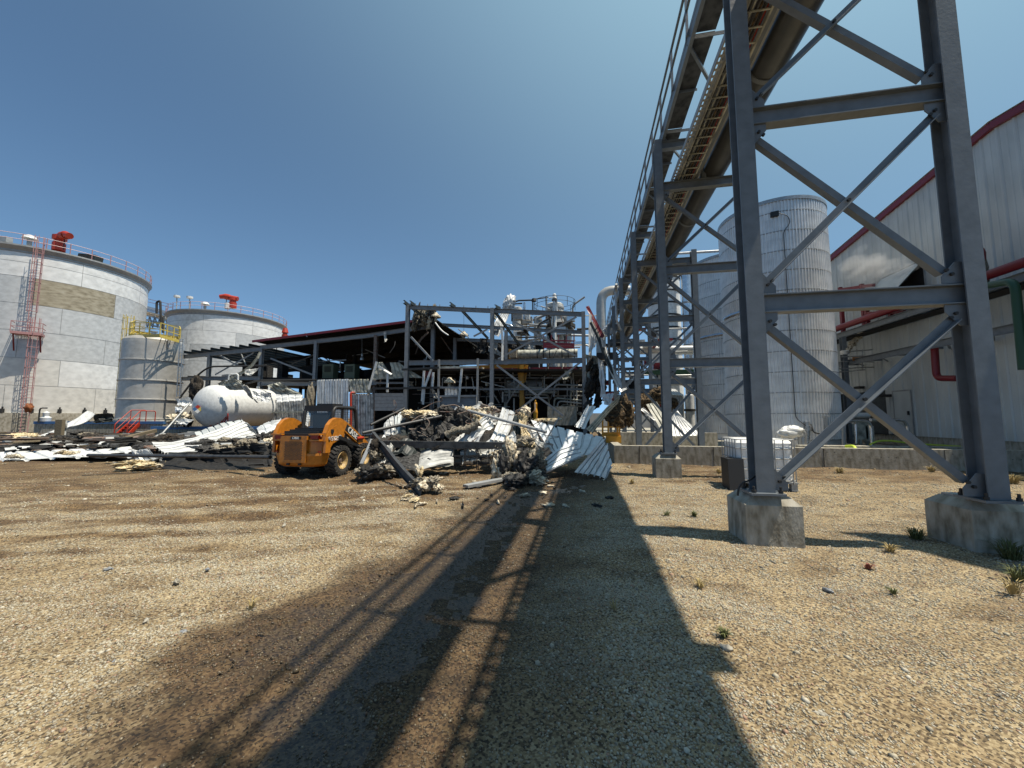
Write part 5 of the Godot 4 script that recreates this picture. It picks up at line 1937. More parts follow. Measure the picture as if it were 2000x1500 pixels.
	m = M.new()
	m.tube([ps(1012, 692, S + 4.0), ps(1128, 690, S + 4.0)], 0.34, 24)
	ob(m, "shell", K.cream_sheet, v)
	for k in 10:
		m = M.new()
		var q := ps(1014 + k * 12, 692 - k * 0.2, S + 4.0)
		m.tube([q - GT * 0.03, q + GT * 0.03], 0.37, 20)
		ob(m, "strap", K.bolt if k > 2 and k != 6 else K.cream_sheet, v)
	m = M.new()
	m.box(ps(1003, 692, S + 3.6), GT * 0.28, Vector3.UP * 0.3, -GS * 0.3)
	ob(m, "pump_head", K.wool_grey, v)
	m = M.new()
	m.box(ps(996, 693, S + 3.8), GT * 0.08, Vector3.UP * 0.45, -GS * 0.1)
	ob(m, "yellow_bracket", K.amber, v)
	# dark red railed platform
	var p := thing("red_platform", "dark red railed service platform above the beige vessel", "platform", ps(1092, 677, S + 5.0))
	for y in [665, 671, 676]:
		m = M.new()
		m.bar(ps(1062, y, S + 5.0), ps(1122, y + 1, S + 5.0), 0.08, 0.1 if y < 675 else 0.3)
		ob(m, "rail", K.red, p)
	for x in [1062, 1077, 1091, 1106, 1121]:
		m = M.new()
		m.bar(ps(x, 654, S + 5.0), ps(x, 697, S + 5.0), 0.07, 0.07, GS)
		ob(m, "post", K.red, p)
	# piping inside
	var pg := thing("process_piping", "tangle of dull pipes, elbows and valves inside the steel frame", "piping", ps(1040, 820, S + 3.0))
	for q in [[[960, 732], [1115, 733], [1117, 765], 0.05, 3.0], [[962, 738], [1120, 738], [1121, 790], 0.05, 2.6], [[985, 766], [1087, 766], 0.1, 2.0], [[982, 772], [1010, 772], 0.08, 1.8], [[1026, 771], [1072, 771], [1072, 812], 0.07, 1.6], [[1026, 777], [1070, 777], 0.06, 1.7], [[1082, 775], [1083, 751], [1136, 753], 0.06, 1.4], [[1082, 800], [1083, 777], [1136, 782], 0.06, 1.4], [[1088, 803], [1090, 783], [1136, 788], 0.06, 1.3], [[1093, 806], [1096, 790], [1136, 794], 0.05, 1.2], [[982, 765], [982, 786], 0.08, 1.6], [[995, 758], [995, 778], 0.09, 1.5], [[987, 785], [987, 810], 0.1, 1.6], [[1004, 778], [1004, 806], 0.06, 1.5], [[1090, 757], [1090, 779], 0.06, 1.5], [[1063, 733], [1063, 758], 0.05, 2.5], [[1053, 706], [1053, 718], 0.05, 2.5], [[1098, 706], [1098, 720], 0.05, 2.5], [[940, 745], [985, 756], 0.04, 1.0], [[938, 738], [962, 732], 0.05, 1.0], [[868, 742], [900, 746], 0.05, 1.4], [[866, 737], [892, 745], 0.05, 1.5], [[1000, 756], [1060, 757], 0.05, 1.6], [[900, 737], [900, 765], 0.05, 1.8], [[910, 732], [911, 765], 0.06, 1.8], [[922, 736], [926, 762], 0.05, 1.4], [[1108, 750], [1108, 800], 0.05, 1.9], [[1115, 757], [1114, 800], 0.06, 1.7], [[1126, 756], [1127, 803], 0.06, 1.6]]:
		var pts := []
		for e in q.slice(0, q.size() - 2):
			pts.append(ps(e[0], e[1], S + q[-1]))
		m = M.new()
		m.pipe(pts, q[-2], 8, 0.3)
		ob(m, "pipe", K[["stainless", "galv_dull", "cream_sheet", "stainless", "wool_grey"][pg.get_child_count() % 5]], pg)
	for k in 90:
		m = M.new()
		var o := ps(r.randf_range(800, 1136), r.randf_range(735, 812), S + r.randf_range(1.0, 5.0))
		if k % 3 == 0:
			m.lathe(o, [Vector2(0.01, -0.12), Vector2(0.1, -0.1), Vector2(0.12, 0.1), Vector2(0.01, 0.16)], 8)
		elif k % 3 == 1:
			m.tube([o, o + Vector3.UP * r.randf_range(0.3, 1.3)], r.randf_range(0.025, 0.07), 6)
		else:
			m.tube([o, o + GT * r.randf_range(0.4, 2.2)], r.randf_range(0.02, 0.06), 6)
		ob(m, ["valve", "riser", "branch_pipe"][k % 3], K[["stainless", "galv_dull", "charred_cloth", "cream_sheet", "rusty_beam"][k % 5]], pg)
	m = M.new()
	m.tube([ps(992, 751, S + 4.0), ps(1060, 751, S + 4.0)], 0.45, 24)
	tag(ob(m, "grey_drum", K.galv_dull), "dull grey horizontal drum behind the yellow crane post", "drum")
	m = M.new()
	m.box(ps(1098, 812, S + 0.8), GT * 1.0, Vector3.UP * 0.65, -GS * 0.2)
	tag(ob(m, "concrete_plinth", K.concrete), "plain grey concrete plinth at the foot of the right frame bay", "plinth")
	m = M.new()
	m.lathe(ps(1046, 800, S + 0.6), [Vector2(0.1, -0.9), Vector2(0.16, -0.2), Vector2(0.1, 0.1), Vector2(0.13, 0.4), Vector2(0.02, 0.7)], 10)
	tag(ob(m, "yellow_hydrant", K.amber), "small yellow valve post right of the crane post", "valve")
	# burnt bars, cables and strips that hang through the frame
	for k in 60:
		var px := r.randf_range(745, 1134)
		var py := r.randf_range(600, 700) if k % 3 == 0 else r.randf_range(712, 760)
		var o := ps(px, py, S + r.randf_range(0.3, 6.5))
		var d := Vector3(r.randfn(0, 0.5), -r.randf_range(0.3, 1.3), r.randfn(0, 0.3))
		m = M.new()
		if k % 4 == 0:
			sheet(m, o, o + GT * r.randf_range(0.2, 0.6), o + GT * r.randf_range(0.2, 0.5) + d, o + d, 2, 0.04, 0.35, 500 + k, 0.15, 8)
			ob(m, "hanging_sheet", K[["charred_cloth", "white_scorched", "char", "cream_sheet"][(k / 4) % 4]], f)
		elif k % 4 == 1:
			m.pipe([o, o + d * 0.5 + GT * r.randfn(0, 0.2), o + d * 1.2], 0.025, 5, 0.2)
			ob(m, "hanging_cable", K.bolt, f)
		else:
			m.angle(o, o + d * 1.3, r.randf_range(0.05, 0.11))
			ob(m, "hanging_bar", K[["char", "frame", "white_scorched", "rusty_beam"][k % 4]], f)
	# collapsed corner at the right of the frame
	sheet_px([[1144, 599, 25.0], [1150, 597, 25.0], [1181, 657, 24.0], [1174, 661, 24.0]], 2, 0.06, 0.05, "red", "fallen_trim", "dark red roof trim bent down at the right corner of the frame", "trim")
	m = M.new()
	m.pipe([ps(1155, 630, 24.0), ps(1170, 660, 23.6), ps(1180, 690, 23.4), ps(1193, 722, 23.2), ps(1197, 740, 23.0)], 0.12, 6, 1.0)
	tag(ob(m, "fallen_beam", K.dark_sheet), "dark beam sagging along below the bent red trim", "beam")
	sheet_px([[1150, 614, 24.6], [1156, 614, 24.6], [1156, 732, 24.2], [1149, 732, 24.2]], 1, 0.04, 0.06, "white_metal", "fallen_sheet", "tall narrow white sheet hanging right of the frame column", "panel", "sheets fallen at the right corner of the frame")
	sheet_px([[1157, 640, 24.0], [1168, 655, 23.8], [1163, 676, 23.8], [1150, 690, 24.0]], 2, 0.05, 0.2, "white_metal", "fallen_sheet", "curved bright sheet under the bent red trim", "panel", "sheets fallen at the right corner of the frame")
	sheet_px([[1141, 691, 24.2], [1165, 695, 23.8], [1172, 735, 23.6], [1146, 737, 24.0]], 4, 0.06, 0.3, "cream_sheet", "fallen_sheet", "cream curved sheet bulging out beside the right frame column", "panel", "sheets fallen at the right corner of the frame", 0.5)
	sheet_px([[1173, 660, 22.8], [1180, 663, 22.8], [1225, 760, 21.8], [1212, 766, 21.6]], 2, 0.05, 0.15, "white_metal", "fallen_sheet", "long white sheet sliding down behind the fourth gallery frame", "panel", "sheets fallen at the right corner of the frame", 0.3)
	sheet_px([[1168, 700, 23.0], [1178, 706, 23.0], [1184, 775, 22.6], [1174, 775, 22.6]], 2, 0.05, 0.25, "blue_sheet", "fallen_sheet", "bluish sheet twisted beside the charred mass", "panel", "sheets fallen at the right corner of the frame")
	sheet_px([[1176, 770, 22.0], [1200, 766, 21.6], [1196, 790, 21.2], [1180, 790, 21.6]], 3, 0.05, 0.3, "blue_sheet", "fallen_sheet", "crumpled bluish sheet below the charred mass", "panel", "sheets fallen at the right corner of the frame")
	hr = thing("charred_mass", "black charred insulation mass hanging right of the frame", "debris", ps(1160, 760, 24.0))
	for k in 16:
		rag(hr, ps(r.randf_range(1148, 1174), r.randf_range(710, 798), 24.2), Vector3(r.randf_range(0.15, 0.36), 0.1, 0), Vector3(0.1, r.randf_range(0.25, 0.6), 0), Vector3(0, 0, 0.35), ["char", "charred_cloth", "rubble", "char"][k % 4], 400 + k, "charred_lump", 0.6)

# ---------------------------------------------------------------- vessels and pipework beyond
func tower(called: String, label: String, cat: String, px0: float, px1: float, s: float, y_top: float, foot: float, mt: String, rings: Array, dome := 0.25) -> Node3D:
	var a := ps(px0, y_top, s); var b := ps(px1, y_top, s)
	var R := (b - a).length() / 2 * 0.97
	var c := (a + b) / 2
	var o := thing(called, label, cat, Vector3(c.x, foot, c.z))
	var m := M.new()
	var B := Vector3(c.x, 0, c.z)
	m.lathe(B, [Vector2(R, foot), Vector2(R, c.y - R * dome), Vector2(R * 0.8, c.y - R * dome * 0.35), Vector2(0.01, c.y)], 32)
	ob(m, "shell", K[mt], o)
	for y in rings:
		var h := ps((px0 + px1) / 2, y, s).y
		m = M.new()
		m.lathe(B, [Vector2(R, h - 0.1), Vector2(R + 0.09, h - 0.08), Vector2(R + 0.09, h + 0.08), Vector2(R, h + 0.1)], 32)
		ob(m, "ring", K.bolt if mt == "white_metal" else K.galv_dull, o)
	return o

func build_far_plant() -> void:
	var t := tower("evaporator", "white domed evaporator with a ring railing above the frame", "vessel", 1066, 1101, 44.0, 592, 0.0, "white_scorched", [603, 620, 650])
	var R := 2.4
	var c := ps(1083, 606, 44.0)
	for k in 2:
		var m := M.new()
		var pts := []
		for i in 33:
			pts.append(c + Vector3(cos(TAU * i / 32.0), 0, sin(TAU * i / 32.0)) * R + Vector3.UP * (0.5 * (k + 1)))
		m.tube(pts, 0.025, 5, false)
		ob(m, "handrail", K.bolt, t)
	for i in 12:
		var m := M.new()
		var p := c + Vector3(cos(TAU * i / 12.0), 0, sin(TAU * i / 12.0)) * R
		m.bar(p, p + Vector3.UP, 0.05, 0.05, Vector3.BACK)
		ob(m, "rail_post", K.bolt, t)
	var m := M.new()
	var d := ps(1095, 638, 44.0)
	m.lathe(Vector3(d.x, d.y, d.z), [Vector2(0.1, -0.25), Vector2(1.7, -0.2), Vector2(1.7, 0.15), Vector2(0.1, 0.2)], 24)
	ob(m, "platform", K.charred_cloth, t)
	t = tower("white_stack", "slim white stack with a rounded top and black collar", "stack", 1079, 1086.5, 42.0, 573, 0.0, "white_metal", [586], 0.8)
	tower("evaporator", "lower white vessel half hidden by the torn white cover", "vessel", 1000, 1020, 44.0, 600, 0.0, "white_scorched", [610, 622, 640])
	tower("evaporator", "small grey vessel between the two white evaporators", "vessel", 1042, 1058, 46.0, 618, 0.0, "galv", [625, 634])
	tower("evaporator", "squat grey vessel right of the white stack", "vessel", 1098, 1118, 45.0, 618, 0.0, "galv", [630, 642])
	var r := RandomNumberGenerator.new()
	r.seed = 17
	var pg := thing("evaporator_piping", "jumble of silver pipes and rails around the evaporators", "piping", ps(1060, 640, 43.0))
	for k in 64:
		m = M.new()
		var o := ps(r.randf_range(992, 1130), r.randf_range(612, 682), r.randf_range(41.0, 47.0))
		if k % 3 == 0:
			m.pipe([o, o + Vector3.UP * r.randf_range(0.5, 2.2), o + Vector3.UP * 2.0 + GT * r.randf_range(-2.0, 2.0)], r.randf_range(0.06, 0.2), 8, 0.4)
		elif k % 3 == 1:
			m.tube([o, o + GT * r.randf_range(0.8, 4.0) + Vector3.UP * r.randf_range(-0.4, 0.4)], r.randf_range(0.04, 0.14), 8)
		else:
			m.box(o, GT * r.randf_range(0.15, 0.6), Vector3.UP * r.randf_range(0.1, 0.5), -GS * 0.4)
		ob(m, ["elbow", "pipe", "box"][k % 3], K[["shiny", "white_scorched", "galv", "charred_cloth", "galv_dull", "white_metal", "frame"][k % 7]], pg)
	# torn white cover
	m = M.new()
	blob(m, ps(994, 592, 40.0), Vector3(0.62, 0.1, 0), Vector3(0.15, 0.85, 0), Vector3(0, 0, 0.5), 0.32, 2.2, 71, 16, 24)
	sheet(m, ps(984, 604, 39.6), ps(990, 580, 39.6), ps(1008, 590, 39.6), ps(1000, 608, 39.6), 4, 0.1, 0.5, 62, 0.2, 10)
	tag(ob(m, "torn_cover", K.white_metal), "torn white cover sticking up above the frame beam", "cover")
	sheet_px([[979, 610, 36.0], [997, 610, 36.0], [974, 658, 35.0], [954, 648, 35.0]], 5, 0.1, 0.2, "white_metal", "torn_cover", "white ribbed sheet hanging across the middle column against the sky", "cover")
	m = M.new()
	sheet(m, ps(963, 640, 34.0), ps(975, 642, 34.0), ps(972, 655, 34.0), ps(961, 654, 34.0), 2, 0.05, 0.15, 61)
	tag(ob(m, "grey_sheet", K.frame), "small grey sheet hanging below the white ribbed sheet", "panel")
	m = M.new()
	m.pipe([ps(1005, 590, 40.0), ps(1012, 587, 40.0), ps(1043, 586, 40.0)], 0.09, 8, 0.8)
	m.lathe(ps(1043, 586, 40.0), [Vector2(0.01, -0.25), Vector2(0.28, -0.15), Vector2(0.22, 0.15), Vector2(0.01, 0.2)], 10)
	m.tube([ps(1043, 586, 40.0), ps(1043, 608, 40.0)], 0.05, 6)
	tag(ob(m, "bent_lamp_post", K.bolt), "dark bent lamp post lying level above the frame", "lamp")
	# big gooseneck vent pipe
	m = M.new()
	m.pipe([ps(1174, 760, 38.0), ps(1174, 567, 38.0), ps(1230, 567, 38.0)], 0.46, 28, 1.3)
	tag(ob(m, "gooseneck_pipe", K.stainless), "large pale gooseneck pipe curving right behind the gallery", "pipe")
	# crumpled things around its foot
	sheet_px([[1176, 640, 34.0], [1196, 626, 34.0], [1200, 650, 34.0], [1182, 655, 34.0]], 4, 0.06, 0.4, "blue_sheet", "crumpled_sheet", "crumpled pale sheet at the foot of the gooseneck pipe", "panel")
	# silver ringed tower and stacks seen through the gallery
	tower("ringed_tower", "white blue tower with dark rings seen through the gallery frames", "tower", 1263, 1327, 46.0, 540, 0.0, "white_metal", [549, 575, 598, 621, 645, 668, 692], 0.15)
	tower("silver_stack", "polished silver stack between the ringed tower and the silos", "stack", 1329, 1347, 44.0, 520, 0.0, "shiny", [592, 675], 0.1)
	m = M.new()
	m.tube([ps(1290, 497, 27.0), ps(1410, 490, 27.0)], 0.09, 8)
	tag(ob(m, "thin_white_pipe", K.white_metal), "thin white pipe running level into the top of the farther silo", "pipe")
	m = M.new()
	m.tube([ps(1250, 682, 36.0), ps(1356, 681, 36.0)], 0.28, 16)
	m.tube([ps(1250, 688, 36.3), ps(1356, 688, 36.3)], 0.2, 12)
	tag(ob(m, "white_duct", K.white_metal), "pair of level pale ducts in front of the ringed tower", "duct")
	m = M.new()
	m.box(ps(1310, 727, 36.0), GT * 2.6, Vector3.UP * 0.2, -GS * 0.2)
	tag(ob(m, "green_beam", K.green_pipe), "dark green beam above the white bins", "beam")
	for q in [[1292, "left"], [1316, "middle"], [1341, "right"]]:
		m = M.new()
		var o := ps(q[0], 752, 37.0)
		m.lathe(o, [Vector2(0.6, 0), Vector2(0.62, 1.2), Vector2(0.3, 1.4), Vector2(0.01, 1.45)], 16)
		tag(ob(m, "white_bin", K.white_metal), "white round bin below the green beam, %s of three" % q[1], "bin", "white bins behind the gallery")
	var sh := thing("small_shed", "small grey ribbed shed with a white roof behind the gallery", "shed", ps(1318, 850, 31.0))
	m = M.new()
	sheet(m, ps(1296, 770, 31.0), ps(1333, 772, 31.0), ps(1333, 850, 31.0), ps(1296, 850, 31.0), 8, 0.04, 0.0, 3)
	ob(m, "front_wall", K.cladding, sh)
	m = M.new()
	sheet(m, ps(1333, 772, 31.0), ps(1337, 774, 34.0), ps(1337, 846, 34.0), ps(1333, 850, 31.0), 4, 0.04, 0.0, 4)
	ob(m, "side_wall", K.cladding, sh)
	m = M.new()
	sheet(m, ps(1292, 770, 30.6), ps(1336, 773, 30.6), ps(1318, 760, 34.0), ps(1290, 758, 34.0), 8, 0.04, 0.03, 5)
	ob(m, "roof", K.white_metal, sh)
	for q in [[1345, "beside the grey shed"]]:
		tower("white_drum", "white upright drum tank with an edge rail " + q[1], "tank", 1337, 1355, 33.0, 770, 0.0, "white_metal", [801])
	sheet_px([[1308, 806, 19.0], [1322, 803, 18.5], [1372, 850, 17.5], [1306, 852, 17.5]], 8, 0.06, 0.06, "white_metal", "leaning_sheet", "bright ribbed white sheet leaning behind the second column", "panel")
	sheet_px([[1262, 790, 19.5], [1282, 785, 19.5], [1325, 850, 18.0], [1300, 856, 18.0]], 3, 0.05, 0.08, "cream_sheet", "leaning_sheet", "cream sheet leaning between the gallery columns", "panel")
	sheet_px([[1249, 799, 20.0], [1256, 796, 20.0], [1290, 822, 19.5], [1284, 826, 19.5]], 2, 0.05, 0.08, "white_metal", "leaning_sheet", "small bright sheet edge behind the third column", "panel")
	for q in [[1285, 775, 20.5, 0.7, 0.5, "brown burnt insulation heap high between the columns"], [1262, 790, 20.5, 0.8, 0.6, "olive brown insulation heap beside the third column"], [1301, 795, 21.0, 0.3, 0.8, "brown insulation strand hanging beside the second column"], [1222, 805, 17.6, 0.45, 0.8, "brown insulation clump above the yellow frame"], [1202, 815, 16.0, 0.45, 0.5, "dark brown insulation roll on the yellow frame"], [1312, 790, 22.0, 0.5, 0.35, "olive insulation scrap by the shed wall"]]:
		var o := at(q[0], q[1], q[2])
		rag(self, o, Vector3(q[3] * 0.75, 0.1, 0), Vector3(-0.1, q[4] * 0.75, 0), Vector3(0, 0, 0.35), "wool_brown", int(q[0]), "insulation_clump", 0.7)
		tag(get_child(get_child_count() - 1), q[5], "insulation", "brown insulation among the gallery columns")
	# yellow guard frame on the wall corner
	var yf := thing("yellow_guard_frame", "yellow tube guard frame standing inside the corner of the low wall", "guard rail", at(1194, 866, 16.0))
	for x in [1177, 1188, 1206, 1210]:
		m = M.new()
		m.bar(at(x, 862, 16.0), at(x, 816, 16.0), 0.07, 0.07, GS)
		ob(m, "post", K.amber, yf)
	for y in [834, 848]:
		m = M.new()
		m.bar(at(1176, y, 16.0), at(1211, y, 16.0), 0.06, 0.06 if y < 840 else 0.16)
		ob(m, "rail", K.amber, yf)
	m = M.new()
	m.box(at(1198, 858, 16.0), GT * 0.3, Vector3.UP * 0.14, -GS * 0.2)
	ob(m, "block", K.amber, yf)
	# clutter between the far frames: red skids and small pipes
	pg = thing("skid_equipment", "dark red and grey skid equipment glimpsed between the far gallery frames", "equipment", ps(1235, 740, 34.0))
	for k in 60:
		m = M.new()
		var o := ps(r.randf_range(1180, 1300), r.randf_range(640, 800), r.randf_range(32.0, 38.0))
		if k % 2 == 0:
			m.box(o, GT * r.randf_range(0.2, 1.0), Vector3.UP * r.randf_range(0.06, 0.3), -GS * 0.3)
		else:
			m.tube([o, o + (Vector3.UP if k % 4 == 1 else GT) * r.randf_range(0.6, 2.5)], r.randf_range(0.03, 0.1), 6)
		ob(m, ["plate", "pipe"][k % 2], K[["red", "charred_cloth", "white_metal", "galv_dull", "bolt", "galv"][k % 6]], pg)
	m = M.new()
	m.box(ps(1237, 757, 35.0), GT * 0.9, Vector3.UP * 0.6, -GS * 0.5)
	tag(ob(m, "dark_box", K.soot), "black box opening below the red skid beam", "box")
	# other roofs of the plant far behind
	m = M.new()
	m.box(ps(1250, 830, 70.0), GT * 30, Vector3.UP * 2.0, -GS * 4)
	tag(ob(m, "far_building", K.cladding), "pale far plant building glimpsed through the gallery", "building")

# ---------------------------------------------------------------- orange skid steer loader (local axes: x right, y up, z backwards)
func letters(s: String, size: float, depth: float, mt: Material, parent: Node, xf: Transform3D, called := "lettering", font := "Droid Sans") -> void:
	var t := TextMesh.new()
	var f := SystemFont.new()
	f.font_names = PackedStringArray([font])
	f.font_weight = 700
	t.font = f
	t.text = s
	t.font_size = 64
	t.pixel_size = size / 64.0
	t.depth = depth
	t.material = mt
	var o := MeshInstance3D.new()
	o.mesh = t
	o.transform = xf
	o.name = called
	parent.add_child(o, true)

func loft(m: M, secs: Array) -> void:   # sections: [y, [Vector2(x, z), ...]], counter-clockwise from above, closed
	for i in secs.size() - 1:
		var A: Array = secs[i][1]
		var B: Array = secs[i + 1][1]
		for j in A.size():
			var k := (j + 1) % A.size()
			var a := Vector3(A[j].x, secs[i][0], A[j].y)
			var b := Vector3(A[k].x, secs[i][0], A[k].y)
			var c := Vector3(B[k].x, secs[i + 1][0], B[k].y)
			var d := Vector3(B[j].x, secs[i + 1][0], B[j].y)
			m.quad(a, d, c, b)
	for e in [0, secs.size() - 1]:
		var P: Array = secs[e][1]
		for j in range(1, P.size() - 1):
			var a := Vector3(P[0].x, secs[e][0], P[0].y)
			var b := Vector3(P[j].x, secs[e][0], P[j].y)
			var c := Vector3(P[j + 1].x, secs[e][0], P[j + 1].y)
			if e == 0: m.tri(a, b, c)
			else: m.tri(a, c, b)

func wheel(parent: Node, pos: Vector3) -> void:
	var side := signf(pos.x)
	var w := Node3D.new()
	w.name = "wheel"
	parent.add_child(w, true)
	w.position = pos
	var R := 0.415
	var m := M.new(); m.local = true
	m.lathe(Vector3.ZERO, [Vector2(0.235, -0.125), Vector2(0.30, -0.15), Vector2(0.365, -0.145), Vector2(0.385, -0.125), Vector2(0.39, 0.125), Vector2(0.365, 0.145), Vector2(0.30, 0.15), Vector2(0.235, 0.125)], 40, Vector3.RIGHT)
	for i in 22:
		for k in [-1, 1]:
			var a := TAU * (i + (0.25 if k > 0 else 0.0)) / 22.0
			var d := Vector3(0, cos(a), sin(a))
			var tn := Vector3(0, -sin(a), cos(a))
			var ax: Vector3 = Vector3.RIGHT * 0.065 + tn * 0.034 * k
			var ln: Vector3 = ax.normalized()
			m.box(d * 0.398 + Vector3.RIGHT * 0.07 * k, ln * 0.078, d * 0.02, ln.cross(d) * 0.026)
			m.box(d * 0.375 + Vector3.RIGHT * 0.142 * k, Vector3.RIGHT * 0.012, d * 0.035, Vector3.RIGHT.cross(d) * 0.03)
	ob(m, "tyre", K.rubber, w)
	m = M.new(); m.local = true
	m.lathe(Vector3.ZERO, [Vector2(0.01, 0.015), Vector2(0.12, 0.03), Vector2(0.17, 0.05), Vector2(0.20, 0.115), Vector2(0.238, 0.14), Vector2(0.245, 0.12)], 32, Vector3.RIGHT * side)
	ob(m, "rim", K.amber_pale, w)
	m = M.new(); m.local = true
	m.lathe(Vector3.ZERO, [Vector2(0.07, 0.0), Vector2(0.07, 0.07), Vector2(0.01, 0.075)], 16, Vector3.RIGHT * side)
	ob(m, "hub", K.rusty_beam, w)
	for i in 8:
		m = M.new(); m.local = true
		var a := TAU * i / 8.0
		var o := Vector3(0.035 * side, 0.13 * cos(a), 0.13 * sin(a))
		m.tube([o, o + Vector3.RIGHT * side * 0.03], 0.014, 6)
		ob(m, "wheel_nut", K.rusty_beam, w)

func build_loader() -> void:
	mat("amber_pale", Color(0.55, 0.38, 0.16), 0.5, 0.0, "grime", Vector3.ONE * 2.0)
	var o := thing("skid_steer_loader", "orange skid steer loader seen from behind, black cab, parked before the wreckage", "loader", Vector3(-5.57, 0, -11.71))
	o.rotation.y = -deg_to_rad(9.0)
	# rear counterweight shell
	var plan := func(hw: float, rear: float, front: float) -> Array: return [Vector2(hw, front), Vector2(-hw, front), Vector2(-hw, rear - 0.30), Vector2(-hw + 0.06, rear - 0.14), Vector2(-hw + 0.18, rear - 0.03), Vector2(-hw + 0.30, rear), Vector2(hw - 0.30, rear), Vector2(hw - 0.18, rear - 0.03), Vector2(hw - 0.06, rear - 0.14), Vector2(hw, rear - 0.30)]
	var m := M.new(); m.local = true
	loft(m, [[0.30, plan.call(0.62, 1.24, 1.0)], [0.36, plan.call(0.70, 1.31, 1.0)], [0.60, plan.call(0.75, 1.36, 1.0)], [0.66, plan.call(0.75, 1.36, 1.0)]])
	ob(m, "bumper", K.orange, o)
	m = M.new(); m.local = true
	loft(m, [[0.662, plan.call(0.72, 1.30, 0.92)], [0.95, plan.call(0.72, 1.29, 0.90)], [1.10, plan.call(0.70, 1.27, 0.88)], [1.16, plan.call(0.66, 1.22, 0.88)]])
	ob(m, "rear_shell", K.orange, o)
	# side panels over the wheels
	for s in [-1.0, 1.0]:
		m = M.new(); m.local = true
		m.hull(PackedVector2Array([Vector2(1.04, 0.67), Vector2(1.03, 0.80), Vector2(0.93, 0.90), Vector2(0.74, 0.96), Vector2(0.50, 0.97), Vector2(0.42, 1.00), Vector2(0.40, 1.16), Vector2(0.52, 1.32), Vector2(0.8, 1.40), Vector2(1.08, 1.30), Vector2(1.22, 1.12), Vector2(1.25, 0.67)]), Vector3(0.765 * s, 0, 0), Vector3.BACK, Vector3.UP, Vector3.LEFT * 0.035)
		ob(m, "side_panel", K.orange, o)
	# tail door with grille
	m = M.new(); m.local = true
	m.hull(PackedVector2Array([Vector2(-0.42, 0.42), Vector2(0.36, 0.42), Vector2(0.38, 1.12), Vector2(-0.40, 1.12)]), Vector3(-0.04, 0, 1.355), Vector3.RIGHT, Vector3.UP, Vector3.BACK * 0.03)
	var door := ob(m, "tail_door", K.orange, o)
	m = M.new(); m.local = true
	m.abox(Vector3(-0.05, 0.74, 1.387), 0.54, 0.50, 0.004)
	ob(m, "grille_screen", K.orange, door)
	m = M.new(); m.local = true
	for r in 15:
		for c in 14:
			var x := -0.05 - 0.24 + c * 0.037 + (0.0185 if r % 2 else 0.0)
			var y := 0.51 + r * 0.0325
			if x < 0.21:
				m.tube([Vector3(x, y, 1.386), Vector3(x, y, 1.3915)], 0.0145, 6)
	tag(ob(m, "grille_holes", K.black, door), "", "", "", "stuff")
	m = M.new(); m.local = true
	m.abox(Vector3(0.02, 1.07, 1.39), 0.30, 0.075, 0.02)
	ob(m, "name_plate", K.black, door)
	letters("CASE", 0.085, 0.012, K.letter, door, Transform3D(Basis(), Vector3(0.02, 1.07, 1.405)))
	m = M.new(); m.local = true
	for s in [-1.0, 1.0]:
		m.abox(Vector3(-0.05 + 0.17 * s, 0.37, 1.33), 0.08, 0.05, 0.04)
	ob(m, "tow_eye", K.black, o)
	for s in [-1.0, 1.0]:
		m = M.new(); m.local = true
		m.abox(Vector3(0.53 * s, 1.09, 1.29), 0.22, 0.10, 0.12)
		var l := ob(m, "tail_light", K.lens_red, o)
		m = M.new(); m.local = true
		m.abox(Vector3(0.56 * s, 1.165, 1.31), 0.32, 0.035, 0.2)
		m.abox(Vector3(0.56 * s, 1.01, 1.31), 0.30, 0.035, 0.16)
		ob(m, "light_guard", K.orange, l)
		m = M.new(); m.local = true
		m.abox(Vector3(0.64 * s, 0.70, 1.262), 0.07, 0.035, 0.02)
		ob(m, "reflector", K.lens_red, o)
	# hood
	m = M.new(); m.local = true
	m.abox(Vector3(0, 1.14, 1.05), 1.1, 0.1, 0.5)
	m.abox(Vector3(0, 1.20, 0.82), 0.98, 0.09, 0.4)
	for k in 3:
		m.bar(Vector3(-0.5, 1.22 + k * 0.04, 1.15 - k * 0.2), Vector3(0.5, 1.22 + k * 0.04, 1.15 - k * 0.2), 0.07, 0.05)
	ob(m, "hood", K.black, o)
	m = M.new(); m.local = true
	m.abox(Vector3(0, 0.62, -0.05), 1.04, 0.62, 2.1)
	m.abox(Vector3(0, 0.9, 0.35), 1.14, 0.3, 0.9)
	m.abox(Vector3(0, 0.45, 0.98), 0.9, 0.35, 0.4)
	ob(m, "chassis", K.black, o)
	# lift arms
	for s in [-1.0, 1.0]:
		m = M.new(); m.local = true
		m.hull(PackedVector2Array([Vector2(1.26, 0.98), Vector2(1.24, 1.20), Vector2(1.13, 1.42), Vector2(0.98, 1.55), Vector2(0.80, 1.61), Vector2(0.60, 1.60), Vector2(0.40, 1.53), Vector2(0.10, 1.39), Vector2(-0.90, 0.84), Vector2(-1.30, 0.45), Vector2(-1.34, 0.18), Vector2(-1.15, 0.2), Vector2(-1.05, 0.42), Vector2(-0.78, 0.60), Vector2(0.08, 1.05), Vector2(0.40, 1.22), Vector2(0.58, 1.20), Vector2(0.66, 1.05), Vector2(0.7, 0.98)]), Vector3(0.74 * s, 0, 0), Vector3.BACK, Vector3.UP, Vector3.LEFT * 0.055)
		var arm := ob(m, "lift_arm", K.orange, o)
		m = M.new(); m.local = true
		m.bar(Vector3(0.80 * s, 1.0, 0.62), Vector3(0.80 * s, 0.70, -0.55), 0.06, 0.08)
		m.bar(Vector3(0.80 * s, 1.06, 0.7), Vector3(0.80 * s, 0.95, 0.3), 0.09, 0.1)
		ob(m, "cylinder", K.black, arm)
		m = M.new(); m.local = true
